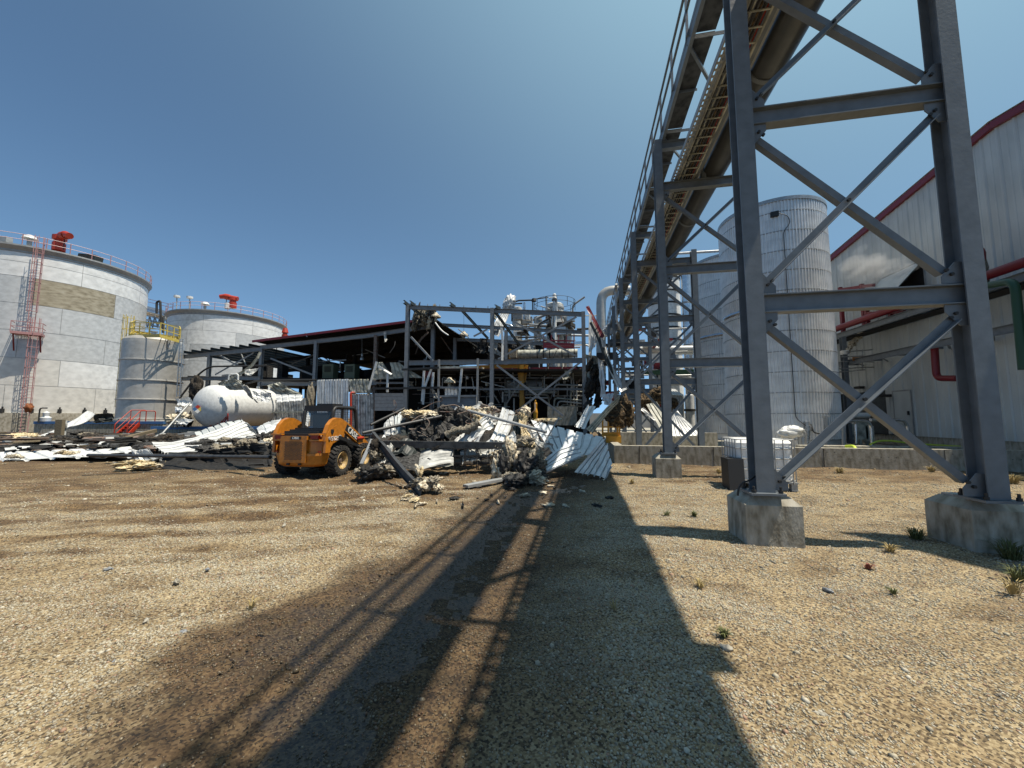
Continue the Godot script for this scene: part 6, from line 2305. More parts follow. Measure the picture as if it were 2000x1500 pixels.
		m.tube([Vector3(0.83 * s, 0.76, -0.3), Vector3(0.83 * s, 0.69, -0.62)], 0.022, 8)
		ob(m, "piston_rod", K.shiny, arm)
		for q in [Vector3(0.79 * s, 1.08, 0.62), Vector3(0.79 * s, 0.66, -0.86), Vector3(0.79 * s, 1.05, 1.1)]:
			m = M.new(); m.local = true
			m.tube([q, q + Vector3.RIGHT * s * 0.035], 0.045, 12)
			ob(m, "pivot_pin", K.galv_dull, arm)
		if s > 0:
			var B := Basis(Vector3.UP, PI / 2)
			var slope := atan2(0.55, 1.0)
			var xf := Transform3D(B * Basis(Vector3.BACK, -slope), Vector3(0.797, 1.085 + 0.08, 0.0))
			m = M.new(); m.local = true
			var fwd := Vector3(0, -sin(slope), -cos(slope))
			m.box(Vector3(0.796, 1.15, -0.02), Vector3.RIGHT * 0.002, fwd.cross(Vector3.RIGHT) * 0.10, fwd * 0.40)
			ob(m, "arm_plate", K.black, arm)
			letters("CASE", 0.24, 0.012, K.letter, arm, Transform3D(B * Basis(Vector3.BACK, -slope), Vector3(0.803, 1.15, -0.02)))
	letters("SV250", 0.16, 0.01, K.letter, o, Transform3D(Basis(Vector3.UP, PI / 2), Vector3(0.806, 1.04, 0.80)))
	# dark round badge on the side panel
	m = M.new(); m.local = true
	m.hull(PackedVector2Array([Vector2(-0.06, 0.07), Vector2(0.06, 0.07), Vector2(0.065, 0.0), Vector2(0.0, -0.09), Vector2(-0.065, 0.0)]), Vector3(0.803, 1.22, 0.98), Vector3.FORWARD, Vector3.UP, Vector3.RIGHT * 0.006)
	ob(m, "badge", K.black, o)
	# cab
	var cab := Node3D.new(); cab.name = "cab"; o.add_child(cab)
	m = M.new(); m.local = true
	m.abox(Vector3(0, 1.93, -0.12), 0.92, 0.08, 1.20)
	m.abox(Vector3(0.1, 2.0, 0.1), 0.5, 0.05, 0.5)
	ob(m, "roof", K.black, cab)
	m = M.new(); m.local = true
	for s in [-1.0, 1.0]:
		m.pipe([Vector3(0.45 * s, 1.0, 0.55), Vector3(0.45 * s, 1.91, 0.45), Vector3(0.45 * s, 1.91, -0.68), Vector3(0.45 * s, 0.9, -0.85)], 0.055, 8, 0.18)
		m.bar(Vector3(0.45 * s, 1.22, 0.52), Vector3(0.45 * s, 1.22, -0.78), 0.05, 0.08)
		m.bar(Vector3(0.45 * s, 1.2, 0.0), Vector3(0.45 * s, 1.9, 0.0), 0.05, 0.07, Vector3.BACK)
	m.bar(Vector3(-0.45, 1.22, 0.52), Vector3(0.45, 1.22, 0.52), 0.06, 0.1)
	m.bar(Vector3(-0.45, 1.85, 0.46), Vector3(0.45, 1.85, 0.46), 0.06, 0.1)
	ob(m, "cab_frame", K.black, cab)
	m = M.new(); m.local = true
	m.quad(Vector3(-0.42, 1.84, 0.47), Vector3(0.42, 1.84, 0.47), Vector3(0.42, 1.25, 0.52), Vector3(-0.42, 1.25, 0.52))
	ob(m, "rear_window", K.glass, cab)
	for s in [-1.0, 1.0]:
		m = M.new(); m.local = true
		for k in 16:
			var z := 0.42 - k * 0.072
			m.bar(Vector3(0.46 * s, 1.24, z), Vector3(0.46 * s, 1.88, z), 0.006, 0.008, Vector3.BACK)
		for k in 9:
			m.bar(Vector3(0.46 * s, 1.28 + k * 0.07, 0.45), Vector3(0.46 * s, 1.28 + k * 0.07, -0.7), 0.006, 0.008)
		ob(m, "side_screen", K.black, cab)
	m = M.new(); m.local = true
	m.abox(Vector3(0, 1.15, 0.12), 0.5, 0.14, 0.5)
	m.abox(Vector3(0, 1.45, 0.33), 0.48, 0.6, 0.12)
	ob(m, "seat", K.black, cab)
	for q in [Vector3(0.77, 0.41, 0.6), Vector3(0.77, 0.41, -0.6), Vector3(-0.77, 0.41, 0.6), Vector3(-0.77, 0.41, -0.6)]:
		wheel(o, q)
	m = M.new(); m.local = true
	m.hull(PackedVector2Array([Vector2(-1.35, 0.05), Vector2(-2.0, 0.05), Vector2(-2.0, 0.08), Vector2(-1.45, 0.12), Vector2(-1.42, 0.55), Vector2(-1.35, 0.6)]), Vector3(0, 0, 0), Vector3.BACK, Vector3.UP, Vector3.LEFT * 0.88)
	ob(m, "bucket", K.rusty_beam, o)
	m = M.new(); m.local = true
	m.tube([Vector3(0.8, 0.98, -0.25), Vector3(0.8, 0.98, -0.6)], 0.05, 8)
	ob(m, "fire_extinguisher", K.red_bright, o)

# ---------------------------------------------------------------- caged liquid tote
func build_tote() -> void:
	var c := gp(1443, 957)
	var o := thing("caged_tote", "white plastic liquid tote in a wire cage on a pallet behind the nearest column", "tote", c + GT * 0.6 + GS * 0.5)
	o.rotation.y = -deg_to_rad(10.53)
	var m := M.new(); m.local = true
	var W := 0.575
	var D := 0.475
	var sec := func(w: float, d: float) -> Array:
		var b := 0.09
		return [Vector2(w, -d + b), Vector2(w - b, -d), Vector2(-w + b, -d), Vector2(-w, -d + b), Vector2(-w, d - b), Vector2(-w + b, d), Vector2(w - b, d), Vector2(w, d - b)]
	loft(m, [[0.20, sec.call(W - 0.06, D - 0.06)], [0.24, sec.call(W - 0.01, D - 0.01)], [0.50, sec.call(W - 0.01, D - 0.01)], [0.55, sec.call(W, D)], [1.04, sec.call(W, D)], [1.11, sec.call(W - 0.05, D - 0.05)], [1.125, sec.call(W - 0.14, D - 0.14)]])
	ob(m, "bottle", K.poly, o)
	m = M.new(); m.local = true
	for i in 6:
		for k in 2:
			m.abox(Vector3(-0.46 + i * 0.184, 0.66 + 0.23 * k, D + 0.001), 0.12, 0.15, 0.012)
	ob(m, "bottle_rib", K.poly, o)
	m = M.new(); m.local = true
	m.tube([Vector3(0, 1.12, 0), Vector3(0, 1.17, 0)], 0.11, 18)
	ob(m, "lid", K.black, o)
	for y in [0.22, 0.46, 0.70, 0.92, 1.12]:
		m = M.new(); m.local = true
		var p := []
		for q in sec.call(W + 0.025, D + 0.025):
			p.append(Vector3(q.x, y, q.y))
		p.append(p[0])
		m.tube(p, 0.011, 6, false)
		ob(m, "cage_rail", K.galv_dull, o)
	for i in 7:
		for s in [-1, 1]:
			m = M.new(); m.local = true
			var x := -0.51 + i * 0.17
			m.tube([Vector3(x, 0.15, (D + 0.03) * s), Vector3(x, 1.12, (D + 0.03) * s)], 0.011, 6)
			ob(m, "cage_bar", K.galv_dull, o)
	for i in 6:
		for s in [-1, 1]:
			m = M.new(); m.local = true
			var z := -0.42 + i * 0.168
			m.tube([Vector3((W + 0.03) * s, 0.15, z), Vector3((W + 0.03) * s, 1.12, z)], 0.011, 6)
			ob(m, "cage_bar", K.galv_dull, o)
	m = M.new(); m.local = true
	m.abox(Vector3(0, 0.175, 0), 1.2, 0.03, 1.0)
	for x in [-0.53, 0.0, 0.53]:
		for z in [-0.43, 0.0, 0.43]:
			m.abox(Vector3(x, 0.09, z), 0.12, 0.14, 0.12)
	for x in [-0.53, 0.0, 0.53]:
		m.abox(Vector3(x, 0.012, 0), 0.13, 0.02, 1.0)
	ob(m, "pallet", K.galv_dull, o)
	m = M.new(); m.local = true
	m.tube([Vector3(0.0, 0.27, D), Vector3(0.0, 0.27, D + 0.12)], 0.05, 12)
	m.abox(Vector3(0.0, 0.33, D + 0.08), 0.14, 0.03, 0.04)
	ob(m, "drain_valve", K.black, o)
	m = M.new()
	m.box(at(1431, 919, 8.9) + Vector3(0, -0.1, 0), Vector3(0.16, 0, 0.03), Vector3(0.02, 0.38, -0.05), Vector3(-0.05, 0.0, 0.24))
	tag(ob(m, "black_bin", K.black), "black plastic bin standing against the left side of the tote", "bin")

# ---------------------------------------------------------------- wreckage heap in the middle
func beam_px(a: Array, b: Array, w: float, h: float, mt: String, called: String, label: String, cat := "beam", group := "", kind := "bar") -> void:
	var m := M.new()
	var p := at(a[0], a[1], a[2]) if a[2] > 2.0 else gp(a[0], a[1], a[2])
	var q := at(b[0], b[1], b[2]) if b[2] > 2.0 else gp(b[0], b[1], b[2])
	if kind == "i":
		m.ibeam(p, q, h, w, Vector3.UP, 0.012, 0.01)
	elif kind == "c":
		m.channel(p, q, h, w, 1.0)
	elif kind == "t":
		m.tube([p, q], w / 2, 12)
	else:
		m.bar(p, q, w, h)
	tag(ob(m, called, K[mt]), label, cat, group)

func tuft(o: Vector3, size: Vector3, mts: Array, n: int, sd: int, called: String, label: String, group := "") -> void:   # a ragged clump: several torn lumps and loose strands
	var r := RandomNumberGenerator.new()
	r.seed = sd
	var t := thing(called, label, "insulation", o, group)
	for i in n:
		var q := o + Vector3(r.randf_range(-1, 1) * size.x, r.randf_range(-0.7, 0.9) * size.y, r.randf_range(-1, 1) * size.z) * 0.7
		var B := Basis(Vector3.UP, r.randf() * TAU) * Basis(Vector3.RIGHT, r.randf_range(-0.5, 0.5))
		var k := r.randf_range(0.35, 0.75)
		rag(t, q, B * Vector3(size.x * k, 0, 0), B * Vector3(0, size.y * k, 0), B * Vector3(0, 0, size.z * k), mts[i % mts.size()], sd * 10 + i, "lump", 0.6)
	var m := M.new()
	for i in n * 12:
		var a := o + Vector3(r.randfn(0, 0.45) * size.x, r.randfn(0, 0.4) * size.y, r.randfn(0, 0.45) * size.z)
		var d := Vector3(r.randfn(0, 1), r.randfn(0, 0.7), r.randfn(0, 1)).normalized() * r.randf_range(0.06, 0.2) * maxf(size.x, size.y)
		var b := a + d
		m.taper([a, a.lerp(b, 0.5) + Vector3(r.randfn(0, 1), r.randfn(0, 1), r.randfn(0, 1)) * 0.03, b + Vector3.DOWN * 0.03], [0.006, 0.005, 0.001], 4, false)
	tag(ob(m, "strands", K[mts[0]], t), "", "", "", "stuff")

func heap(called: String, label: String, pts: Array, mt: String, sd: int, h: float) -> void:   # low mound over ground points [px, py], highest in the middle
	var c := Vector3.ZERO
	var P := []
	for q in pts:
		var g := gp(q[0], q[1])
		P.append(g)
		c += g
	c /= P.size()
	nz.seed = sd
	nz.frequency = 1.0
	var G_ := []
	var rows := 22
	var n := P.size()
	var cols := n * 8
	for i in rows + 1:
		var row := []
		var f := 1.0 - float(i) / rows
		for j in cols + 1:
			var u := float(j % cols) / 8.0
			var a: Vector3 = P[int(u) % n]
			var b: Vector3 = P[(int(u) + 1) % n]
			var e := c + (a.lerp(b, u - int(u)) - c) * f
			var y := h * pow(1.0 - f, 0.6)
			y += minf(1.0, (1.0 - f) * 4.0) * (0.35 * h * nz.get_noise_2d(e.x * 1.1, e.z * 1.1) + 0.2 * h * nz.get_noise_2d(e.x * 3.7, e.z * 3.7) + 0.12 * h * nz.get_noise_2d(e.x * 11.0, e.z * 11.0))
			row.append(Vector3(e.x, maxf(y, -0.05), e.z))
		G_.append(row)
	var m := M.new()
	m.grid(G_, true)
	tag(ob(m, called, K[mt]), label, "rubble", "", "stuff")

func build_near_debris() -> void:
	heap("burnt_rubble", "black burnt rubble mound under the central heap of sheets", [[735, 905], [820, 915], [960, 905], [1060, 900], [1090, 880], [1020, 862], [800, 860]], "char", 3, 0.75)
	heap("burnt_rubble", "dark burnt rubble behind the loader and the dark beam", [[700, 880], [820, 880], [1040, 875], [1130, 868], [1180, 862], [1020, 850], [720, 852]], "rubble", 4, 1.1)
	var g1 := "ribbed sheets on the central heap"
	# right side: bluish ribbed sheets
	sheet_px([[1037, 820, 13.2], [1184, 856, 12.4], [1150, 890, 11.2], [1079, 884, 11.6]], 8, 0.05, 0.05, "blue_sheet", "ribbed_sheet", "large ribbed sheet sloping to the right with gallery shadows across it", "panel", g1, 0.06, 14)
	sheet_px([[1126, 862, 11.6], [1140, 892, 11.0], [1068, 924, 10.2], [1061, 900, 10.6]], 4, 0.06, 0.12, "blue_sheet", "ribbed_sheet", "folded ribbed sheet lying below the large one, curved like a gutter", "panel", g1, -0.1, 12)
	sheet_px([[1178, 857, 11.3], [1186, 876, 11.2], [1152, 927, 10.2], [1122, 922, 10.0]], 3, 0.05, 0.05, "blue_sheet", "ribbed_sheet", "bluish sheet propped up at the front right corner of the heap", "panel", g1, 0.05, 10)
	sheet_px([[1187, 864, 11.3], [1196, 912, 10.6], [1184, 934, 10.1], [1153, 926, 10.2]], 3, 0.05, 0.08, "blue_sheet", "ribbed_sheet", "ragged ended bluish sheet folded outwards at the front right corner", "panel", g1, 0.05, 10)
	sheet_px([[1164, 793, 15.0], [1148, 793, 15.2], [1122, 834, 13.2], [1142, 838, 13.2]], 2, 0.05, 0.08, "blue_sheet", "ribbed_sheet", "bluish strip leaning up against the charred mass", "panel", g1)
	sheet_px([[1211, 772, 16.2], [1207, 790, 16.0], [1158, 846, 13.4], [1145, 838, 13.4]], 3, 0.05, 0.06, "cream_sheet", "ribbed_sheet", "long grey cream strip leaning up to the gallery frames", "panel", g1, 0.1)
	# middle: bright white sheets
	sheet_px([[981, 795, 13.4], [1006, 805, 13.0], [984, 862, 12.0], [957, 858, 12.2]], 3, 0.05, 0.08, "white_metal", "ribbed_sheet", "bright white sheet standing up in the middle of the heap", "panel", g1, 0.1, 12)
	sheet_px([[964, 834, 12.6], [958, 808, 13.0], [893, 868, 12.2], [934, 864, 12.0]], 4, 0.06, 0.2, "white_metal", "ribbed_sheet", "bright white sheet lying left of the standing one", "panel", g1, 0.1, 12)
	sheet_px([[936, 838, 12.9], [918, 840, 13.1], [888, 866, 12.4], [908, 866, 12.2]], 3, 0.05, 0.15, "white_metal", "ribbed_sheet", "white sheet sticking out above the dark beam on the left", "panel", g1, 0.05)
	sheet_px([[906, 800, 14.6], [946, 790, 14.9], [968, 804, 14.6], [922, 812, 14.2]], 4, 0.05, 0.25, "white_scorched", "ribbed_sheet", "white crumpled sheet at the crest of the heap", "panel", g1, 0.1)
	sheet_px([[1004, 808, 13.8], [1032, 812, 13.6], [1028, 850, 12.8], [1000, 850, 12.8]], 3, 0.05, 0.1, "dark_sheet", "dark_sheet", "dark green sheet in shade right of the standing white sheet", "panel", "dark sheets in the central heap")
	sheet_px([[782, 822, 14.0], [832, 806, 14.4], [826, 846, 13.2], [784, 852, 13.2]], 3, 0.05, 0.06, "dark_sheet", "dark_sheet", "dark green sheet standing behind the long thin tube", "panel", "dark sheets in the central heap")
	sheet_px([[748, 826, 13.6], [770, 812, 13.8], [770, 848, 13.2], [745, 856, 13.2]], 3, 0.05, 0.25, "white_metal", "ribbed_sheet", "crinkled white sheet upright right of the loader arm", "panel", g1, 0.1)
	sheet_px([[770, 815, 14.6], [786, 802, 14.8], [782, 846, 13.8], [768, 850, 13.8]], 2, 0.05, 0.06, "cladding", "ribbed_sheet", "pale grey sheet edge behind the crinkled white sheet", "panel", g1)
	sheet_px([[886, 869, 11.9], [886, 905, 10.9], [815, 921, 10.3], [822, 881, 11.8]], 6, 0.02, 0.05, "white_scorched", "ribbed_sheet", "curved cream sheet hanging below the dark beam", "panel", g1, -0.06, 16)
	sheet_px([[822, 881, 11.8], [815, 921, 10.3], [752, 913, 10.4], [768, 884, 11.8]], 5, 0.02, 0.1, "charred_cloth", "dark_sheet", "sooty left half of the sheet hanging below the dark beam", "panel", "dark sheets in the central heap", -0.06, 16)
	sheet_px([[832, 876, 12.2], [812, 900, 11.3], [748, 902, 11.2], [770, 880, 12.0]], 3, 0.02, 0.35, "dark_sheet", "dark_sheet", "sooty curved sheet between the loader and the hanging cream sheet", "panel", "dark sheets in the central heap", -0.3, 14)
	sheet_px([[752, 913, 10.38], [886, 904, 10.86], [886, 909, 10.8], [754, 919, 10.3]], 2, 0.03, 0.05, "cream_sheet", "ribbed_sheet", "narrow cream rim along the lower edge of the hanging sheet", "panel", g1, 0.0, 8)
	for q in [[[900, 806, 14.4], [934, 787, 15.0], [962, 792, 14.8], [925, 816, 14.2], 0.5, "bright torn sheet lying over the crest left of the standing sheet"], [[930, 800, 14.6], [976, 797, 14.4], [968, 822, 13.6], [936, 830, 13.4], 0.5, "bright wrinkled sheet folded below the crest"], [[870, 802, 14.2], [905, 793, 14.6], [915, 815, 13.8], [880, 822, 13.6], 0.4, "white sheet edge showing above the charred roofing"], [[1004, 822, 13.2], [1036, 826, 13.0], [1080, 872, 11.8], [1046, 880, 11.8], 0.3, "white sheet sliding down under the draped strip"], [[950, 862, 12.2], [1000, 850, 12.6], [1030, 880, 11.4], [965, 890, 11.2], 0.5, "pale sheet half buried behind the upright bale"], [[900, 880, 11.6], [960, 874, 11.8], [962, 890, 11.2], [905, 900, 11.0], 0.3, "pale sheet lying behind the wire racks"], [[738, 872, 11.2], [772, 868, 11.4], [760, 900, 10.7], [734, 900, 10.6], 0.3, "small pale sheet tucked beside the bent beam"], [[1084, 884, 11.2], [1120, 872, 11.6], [1100, 900, 10.8], [1070, 905, 10.6], 0.3, "pale sheet scrap under the folded ribbed sheet"]]:
		sheet_px([q[0], q[1], q[2], q[3]], 3, 0.04, q[4], "white_metal" if q[4] > 0.35 else "white_scorched", "torn_sheet", q[5], "sheet metal", "torn pale sheets on the central heap", 0.12, 14)
	var wr := RandomNumberGenerator.new()
	wr.seed = 31
	var mw := M.new()
	for i in 28:
		var a := at(wr.randf_range(740, 1060), wr.randf_range(800, 880), wr.randf_range(11.5, 13.6))
		var p := [a]
		for k in 4:
			p.append(p[-1] + Vector3(wr.randf_range(-0.5, 0.5), wr.randf_range(-0.3, 0.3), wr.randf_range(-0.3, 0.3)))
		mw.pipe(p, wr.randf_range(0.008, 0.022), 5, 0.15)
	tag(ob(mw, "tangled_wires", K.rusty_beam), "tangled wires and thin bars sticking out of the central heap", "wires", "", "stuff")
	# charred tarpaulins
	for q in [[[820, 835, 13.2], [862, 798, 14.0], [872, 850, 12.4], [824, 866, 12.2], "dark charred roofing sheet at the left of the crest"], [[860, 797, 14.0], [918, 802, 13.8], [905, 856, 12.6], [858, 862, 12.4], "large charred roofing sheet bulging at the crest of the heap"], [[786, 856, 13.0], [826, 824, 13.2], [850, 860, 12.2], [790, 868, 12.2], "charred sheet sloping down to the dark beam behind the loader"], [[856, 872, 11.6], [880, 868, 11.8], [842, 902, 11.0], [818, 898, 11.2], "charred flap in the mouth of the hanging cream sheet"]]:
		var m := M.new()
		sheet(m, at(q[0][0], q[0][1], q[0][2]), at(q[1][0], q[1][1], q[1][2]), at(q[2][0], q[2][1], q[2][2]), at(q[3][0], q[3][1], q[3][2]), 6, 0.01, 0.55, int(q[0][0]), 0.3, 22, 2.4)
		tag(ob(m, "charred_roofing", K.charred_cloth), q[4], "sheet", "charred roofing on the central heap")
	# insulation
	var m := M.new()
	var roll := []
	var rr := []
	for i in 15:
		roll.append(at(872 + i * 4.6, 851 - i * 1.7 - 3.0 * sin(i * 0.5), 12.2))
		rr.append(0.13 + 0.035 * sin(i * 2.3) + 0.02 * sin(i * 5.1))
	m.taper(roll, rr, 14)
	tag(ob(m, "insulation_roll", K.wool_grey), "grey fleecy insulation roll lying on the white sheets", "insulation")
	tuft(at(918, 803, 14.4), Vector3(0.5, 0.16, 0.4), ["wool_white", "wool", "wool_white"], 7, 51, "insulation_clump", "cream insulation along the crest of the heap")
	tuft(at(955, 801, 14.2), Vector3(0.3, 0.14, 0.3), ["wool_white", "wool_white"], 5, 52, "insulation_clump", "white insulation at the top beside the standing white sheet")
	tuft(at(945, 818, 13.4), Vector3(0.35, 0.3, 0.3), ["wool", "wool_white"], 5, 53, "insulation_clump", "small cream tuft at the end of the grey roll")
	tuft(at(828, 811, 13.8), Vector3(0.7, 0.15, 0.35), ["wool_white", "wool", "wool_white"], 8, 54, "insulation_clump", "cream insulation heaped above the dark green sheet")
	tuft(at(790, 812, 13.9), Vector3(0.25, 0.2, 0.3), ["wool", "wool_grey"], 4, 55, "insulation_clump", "small brownish tuft at the end of the long thin tube")
	tuft(at(1022, 814, 13.2), Vector3(0.22, 0.26, 0.25), ["wool", "wool_white"], 5, 56, "insulation_clump", "cream insulation crown above the draped strip")
	tuft(at(1070, 820, 13.4), Vector3(0.5, 0.05, 0.2), ["wool", "wool_white"], 5, 57, "insulation_clump", "thin cream fringe along the top of the large ribbed sheet")
	tuft(at(860, 806, 13.7), Vector3(0.3, 0.3, 0.3), ["char", "charred_cloth"], 4, 58, "burnt_clump", "black burnt clump at the left end of the crest")
	sheet_px([[1014, 818, 12.9], [1028, 821, 12.9], [1042, 868, 11.7], [1024, 870, 11.7]], 3, 0.02, 0.25, "wool", "draped_insulation", "cream insulation strip draped over the end of the dark beam", "insulation", "", 0.15, 18)
	tuft(at(1030, 868, 11.4), Vector3(0.3, 0.2, 0.3), ["wool", "wool_grey"], 5, 59, "insulation_clump", "torn cream tuft hanging at the beam end")
	# large burnt lump in front
	tuft(at(1022, 910, 10.4), Vector3(0.56, 0.44, 0.45), ["wool_grey", "charred_cloth", "charred_cloth", "wool_grey", "wool_grey", "wool_white"], 14, 60, "burnt_bale", "big burnt bale of grey insulation at the front of the heap")
	tuft(at(985, 910, 10.2), Vector3(0.28, 0.55, 0.3), ["wool_grey", "wool_white", "charred_cloth"], 6, 61, "burnt_bale", "upright pale grey bale left of the big burnt bale")
	tuft(gp(1030, 945) + Vector3.UP * 0.12, Vector3(0.6, 0.2, 0.35), ["wool_grey", "charred_cloth", "wool_white"], 8, 62, "burnt_bale", "ragged grey insulation lying on the ground before the big bale")
	m = M.new()
	m.bar(gp(909, 954) + Vector3.UP * 0.05, gp(1012, 938) + Vector3.UP * 0.1, 0.2, 0.06)
	tag(ob(m, "flat_strip", K.galv_dull), "flat pale metal strip lying on the ground left of the burnt bale", "strip")
	tuft(at(968, 884, 11.2), Vector3(0.22, 0.15, 0.2), ["wool_white"], 3, 63, "insulation_clump", "pale block of insulation under the dark beam")
	# beams
	beam_px([742, 867, 11.9], [1030, 871, 11.3], 0.2, 0.2, "scorched_steel", "steel_beam", "long level dark steel beam across the front of the heap", "beam")
	beam_px([708, 846, 11.4], [862, 813, 13.0], 0.1, 0.1, "scorched_steel", "steel_tube", "long thin dark tube rising from the loader to the crest", "tube", "thin tubes on the heap", "t")
	beam_px([724, 830, 12.4], [790, 798, 13.4], 0.09, 0.09, "bolt", "steel_tube", "short black tube slanting up behind the loader arm", "tube", "thin tubes on the heap", "t")
	beam_px([914, 802, 13.2], [1067, 844, 11.5], 0.1, 0.1, "galv_dull", "steel_tube", "grey pipe slanting down over the crest to the right", "tube", "thin tubes on the heap", "t")
	beam_px([1065, 862, 12.0], [1092, 815, 12.6], 0.05, 0.05, "frame", "steel_tube", "thin rod rising from the large ribbed sheet with a ragged tip", "tube", "thin tubes on the heap", "t")
	beam_px([940, 792, 14.4], [975, 804, 14.0], 0.14, 0.14, "rusty_beam", "burnt_post", "short brown burnt post on the crest", "post")
	m = M.new()
	var bp := [at(727, 848, 11.2), at(738, 862, 10.8), at(752, 878, 10.3), at(770, 902, 9.6), at(790, 926, 9.0), at(806, 943, 8.6), gp(822, 968) + Vector3.UP * 0.06]
	for i in bp.size() - 1:
		m.ibeam(bp[i], bp[i + 1] + (bp[i + 1] - bp[i]).normalized() * 0.02, 0.17, 0.1, Vector3.UP.rotated(GS, 0.3), 0.012, 0.01)
	tag(ob(m, "bent_beam", K.scorched_steel), "bent steel beam reaching from the loader down to the ground in front", "beam")
	m = M.new()
	m.bar(at(727, 858, 10.9), at(706, 906, 10.2), 0.09, 0.03)
	tag(ob(m, "flat_bar", K.frame), "flat grey bar leaning beside the loader front wheel", "bar")
	tuft(gp(838, 962) + Vector3.UP * 0.14, Vector3(0.34, 0.16, 0.25), ["wool_white", "wool_grey", "wool"], 8, 64, "insulation_clump", "cream and grey tuft around the foot of the bent beam")
	tuft(gp(800, 976) + Vector3.UP * 0.04, Vector3(0.25, 0.06, 0.15), ["wool_white", "wool"], 4, 65, "insulation_clump", "small white scrap on the ground left of the bent beam foot")
	tuft(gp(818, 955) + Vector3.UP * 0.3, Vector3(0.08, 0.22, 0.08), ["wool", "wool_white"], 3, 66, "insulation_clump", "stringy cream tuft standing above the bent beam foot")
	tuft(at(728, 918, 10.2), Vector3(0.5, 0.2, 0.35), ["charred_cloth", "wool_grey", "char"], 8, 67, "burnt_bale", "sooty wool bale with a pale top beside the loader wheel")
	tuft(at(738, 884, 10.7), Vector3(0.22, 0.34, 0.25), ["rubble", "char", "wool_grey"], 6, 68, "burnt_bale", "dark brown burnt bundle hanging from the bent beam")
	# black wire racks
	for k in 3:
		var x := 886.0 + k * 24
		var r := thing("wire_rack", "black wire rack under the beam, %s of the row of three" % ["left", "middle", "right"][k], "rack", gp(x + 10, 916), "black wire racks under the beam")
		m = M.new()
		for d in [11.2, 11.7]:
			for e in [0, 21]:
				m.bar(at(x + e, 917, d), at(x + e, 874, d), 0.03, 0.03, Vector3.BACK)
		ob(m, "leg", K.black, r)
		for y in [876, 890, 904]:
			m = M.new()
			m.bar(at(x, y, 11.2), at(x + 21, y, 11.2), 0.03, 0.03)
			m.bar(at(x, y, 11.2), at(x, y - 1, 11.7), 0.03, 0.03)
			m.bar(at(x + 21, y, 11.2), at(x + 21, y - 1, 11.7), 0.03, 0.03)
			if y > 880:
				m.box(at(x + 10, y + 1, 11.45), Vector3(0.14, 0, 0), Vector3(0, 0.015, 0), Vector3(0, 0, 0.22))
			ob(m, "shelf", K.black, r)
		m = M.new()
		m.box(at(x + 9, 898 + k * 4, 11.5), Vector3(0.1, 0, 0.02), Vector3(0, 0.06, 0), Vector3(0, 0, 0.1))
		ob(m, "carton", K.cream_sheet if k != 1 else K.rubble, r)
	# loose scraps in front of the heap
	var q := RandomNumberGenerator.new()
	q.seed = 77
	var sc := [M.new(), M.new()]
	for i in 40:
		var w := gp(q.randf_range(760, 1200), q.randf_range(918, 990))
		var s := q.randf_range(0.02, 0.08)
		blob(sc[i % 2], w + Vector3.UP * s * 0.3, Vector3(s * 1.5, 0, 0).rotated(Vector3.UP, q.randf() * TAU), Vector3(0, s * 0.5, 0), Vector3(0, 0, s), 0.8, 2.0, i + 900, 6, 9)
	tag(ob(sc[0], "scattered_scraps", K.wool_white), "pale insulation scraps scattered on the ground before the central heap", "scraps", "", "stuff")
	tag(ob(sc[1], "scattered_scraps", K.charred_cloth), "dark cinders scattered on the ground before the central heap", "scraps", "", "stuff")

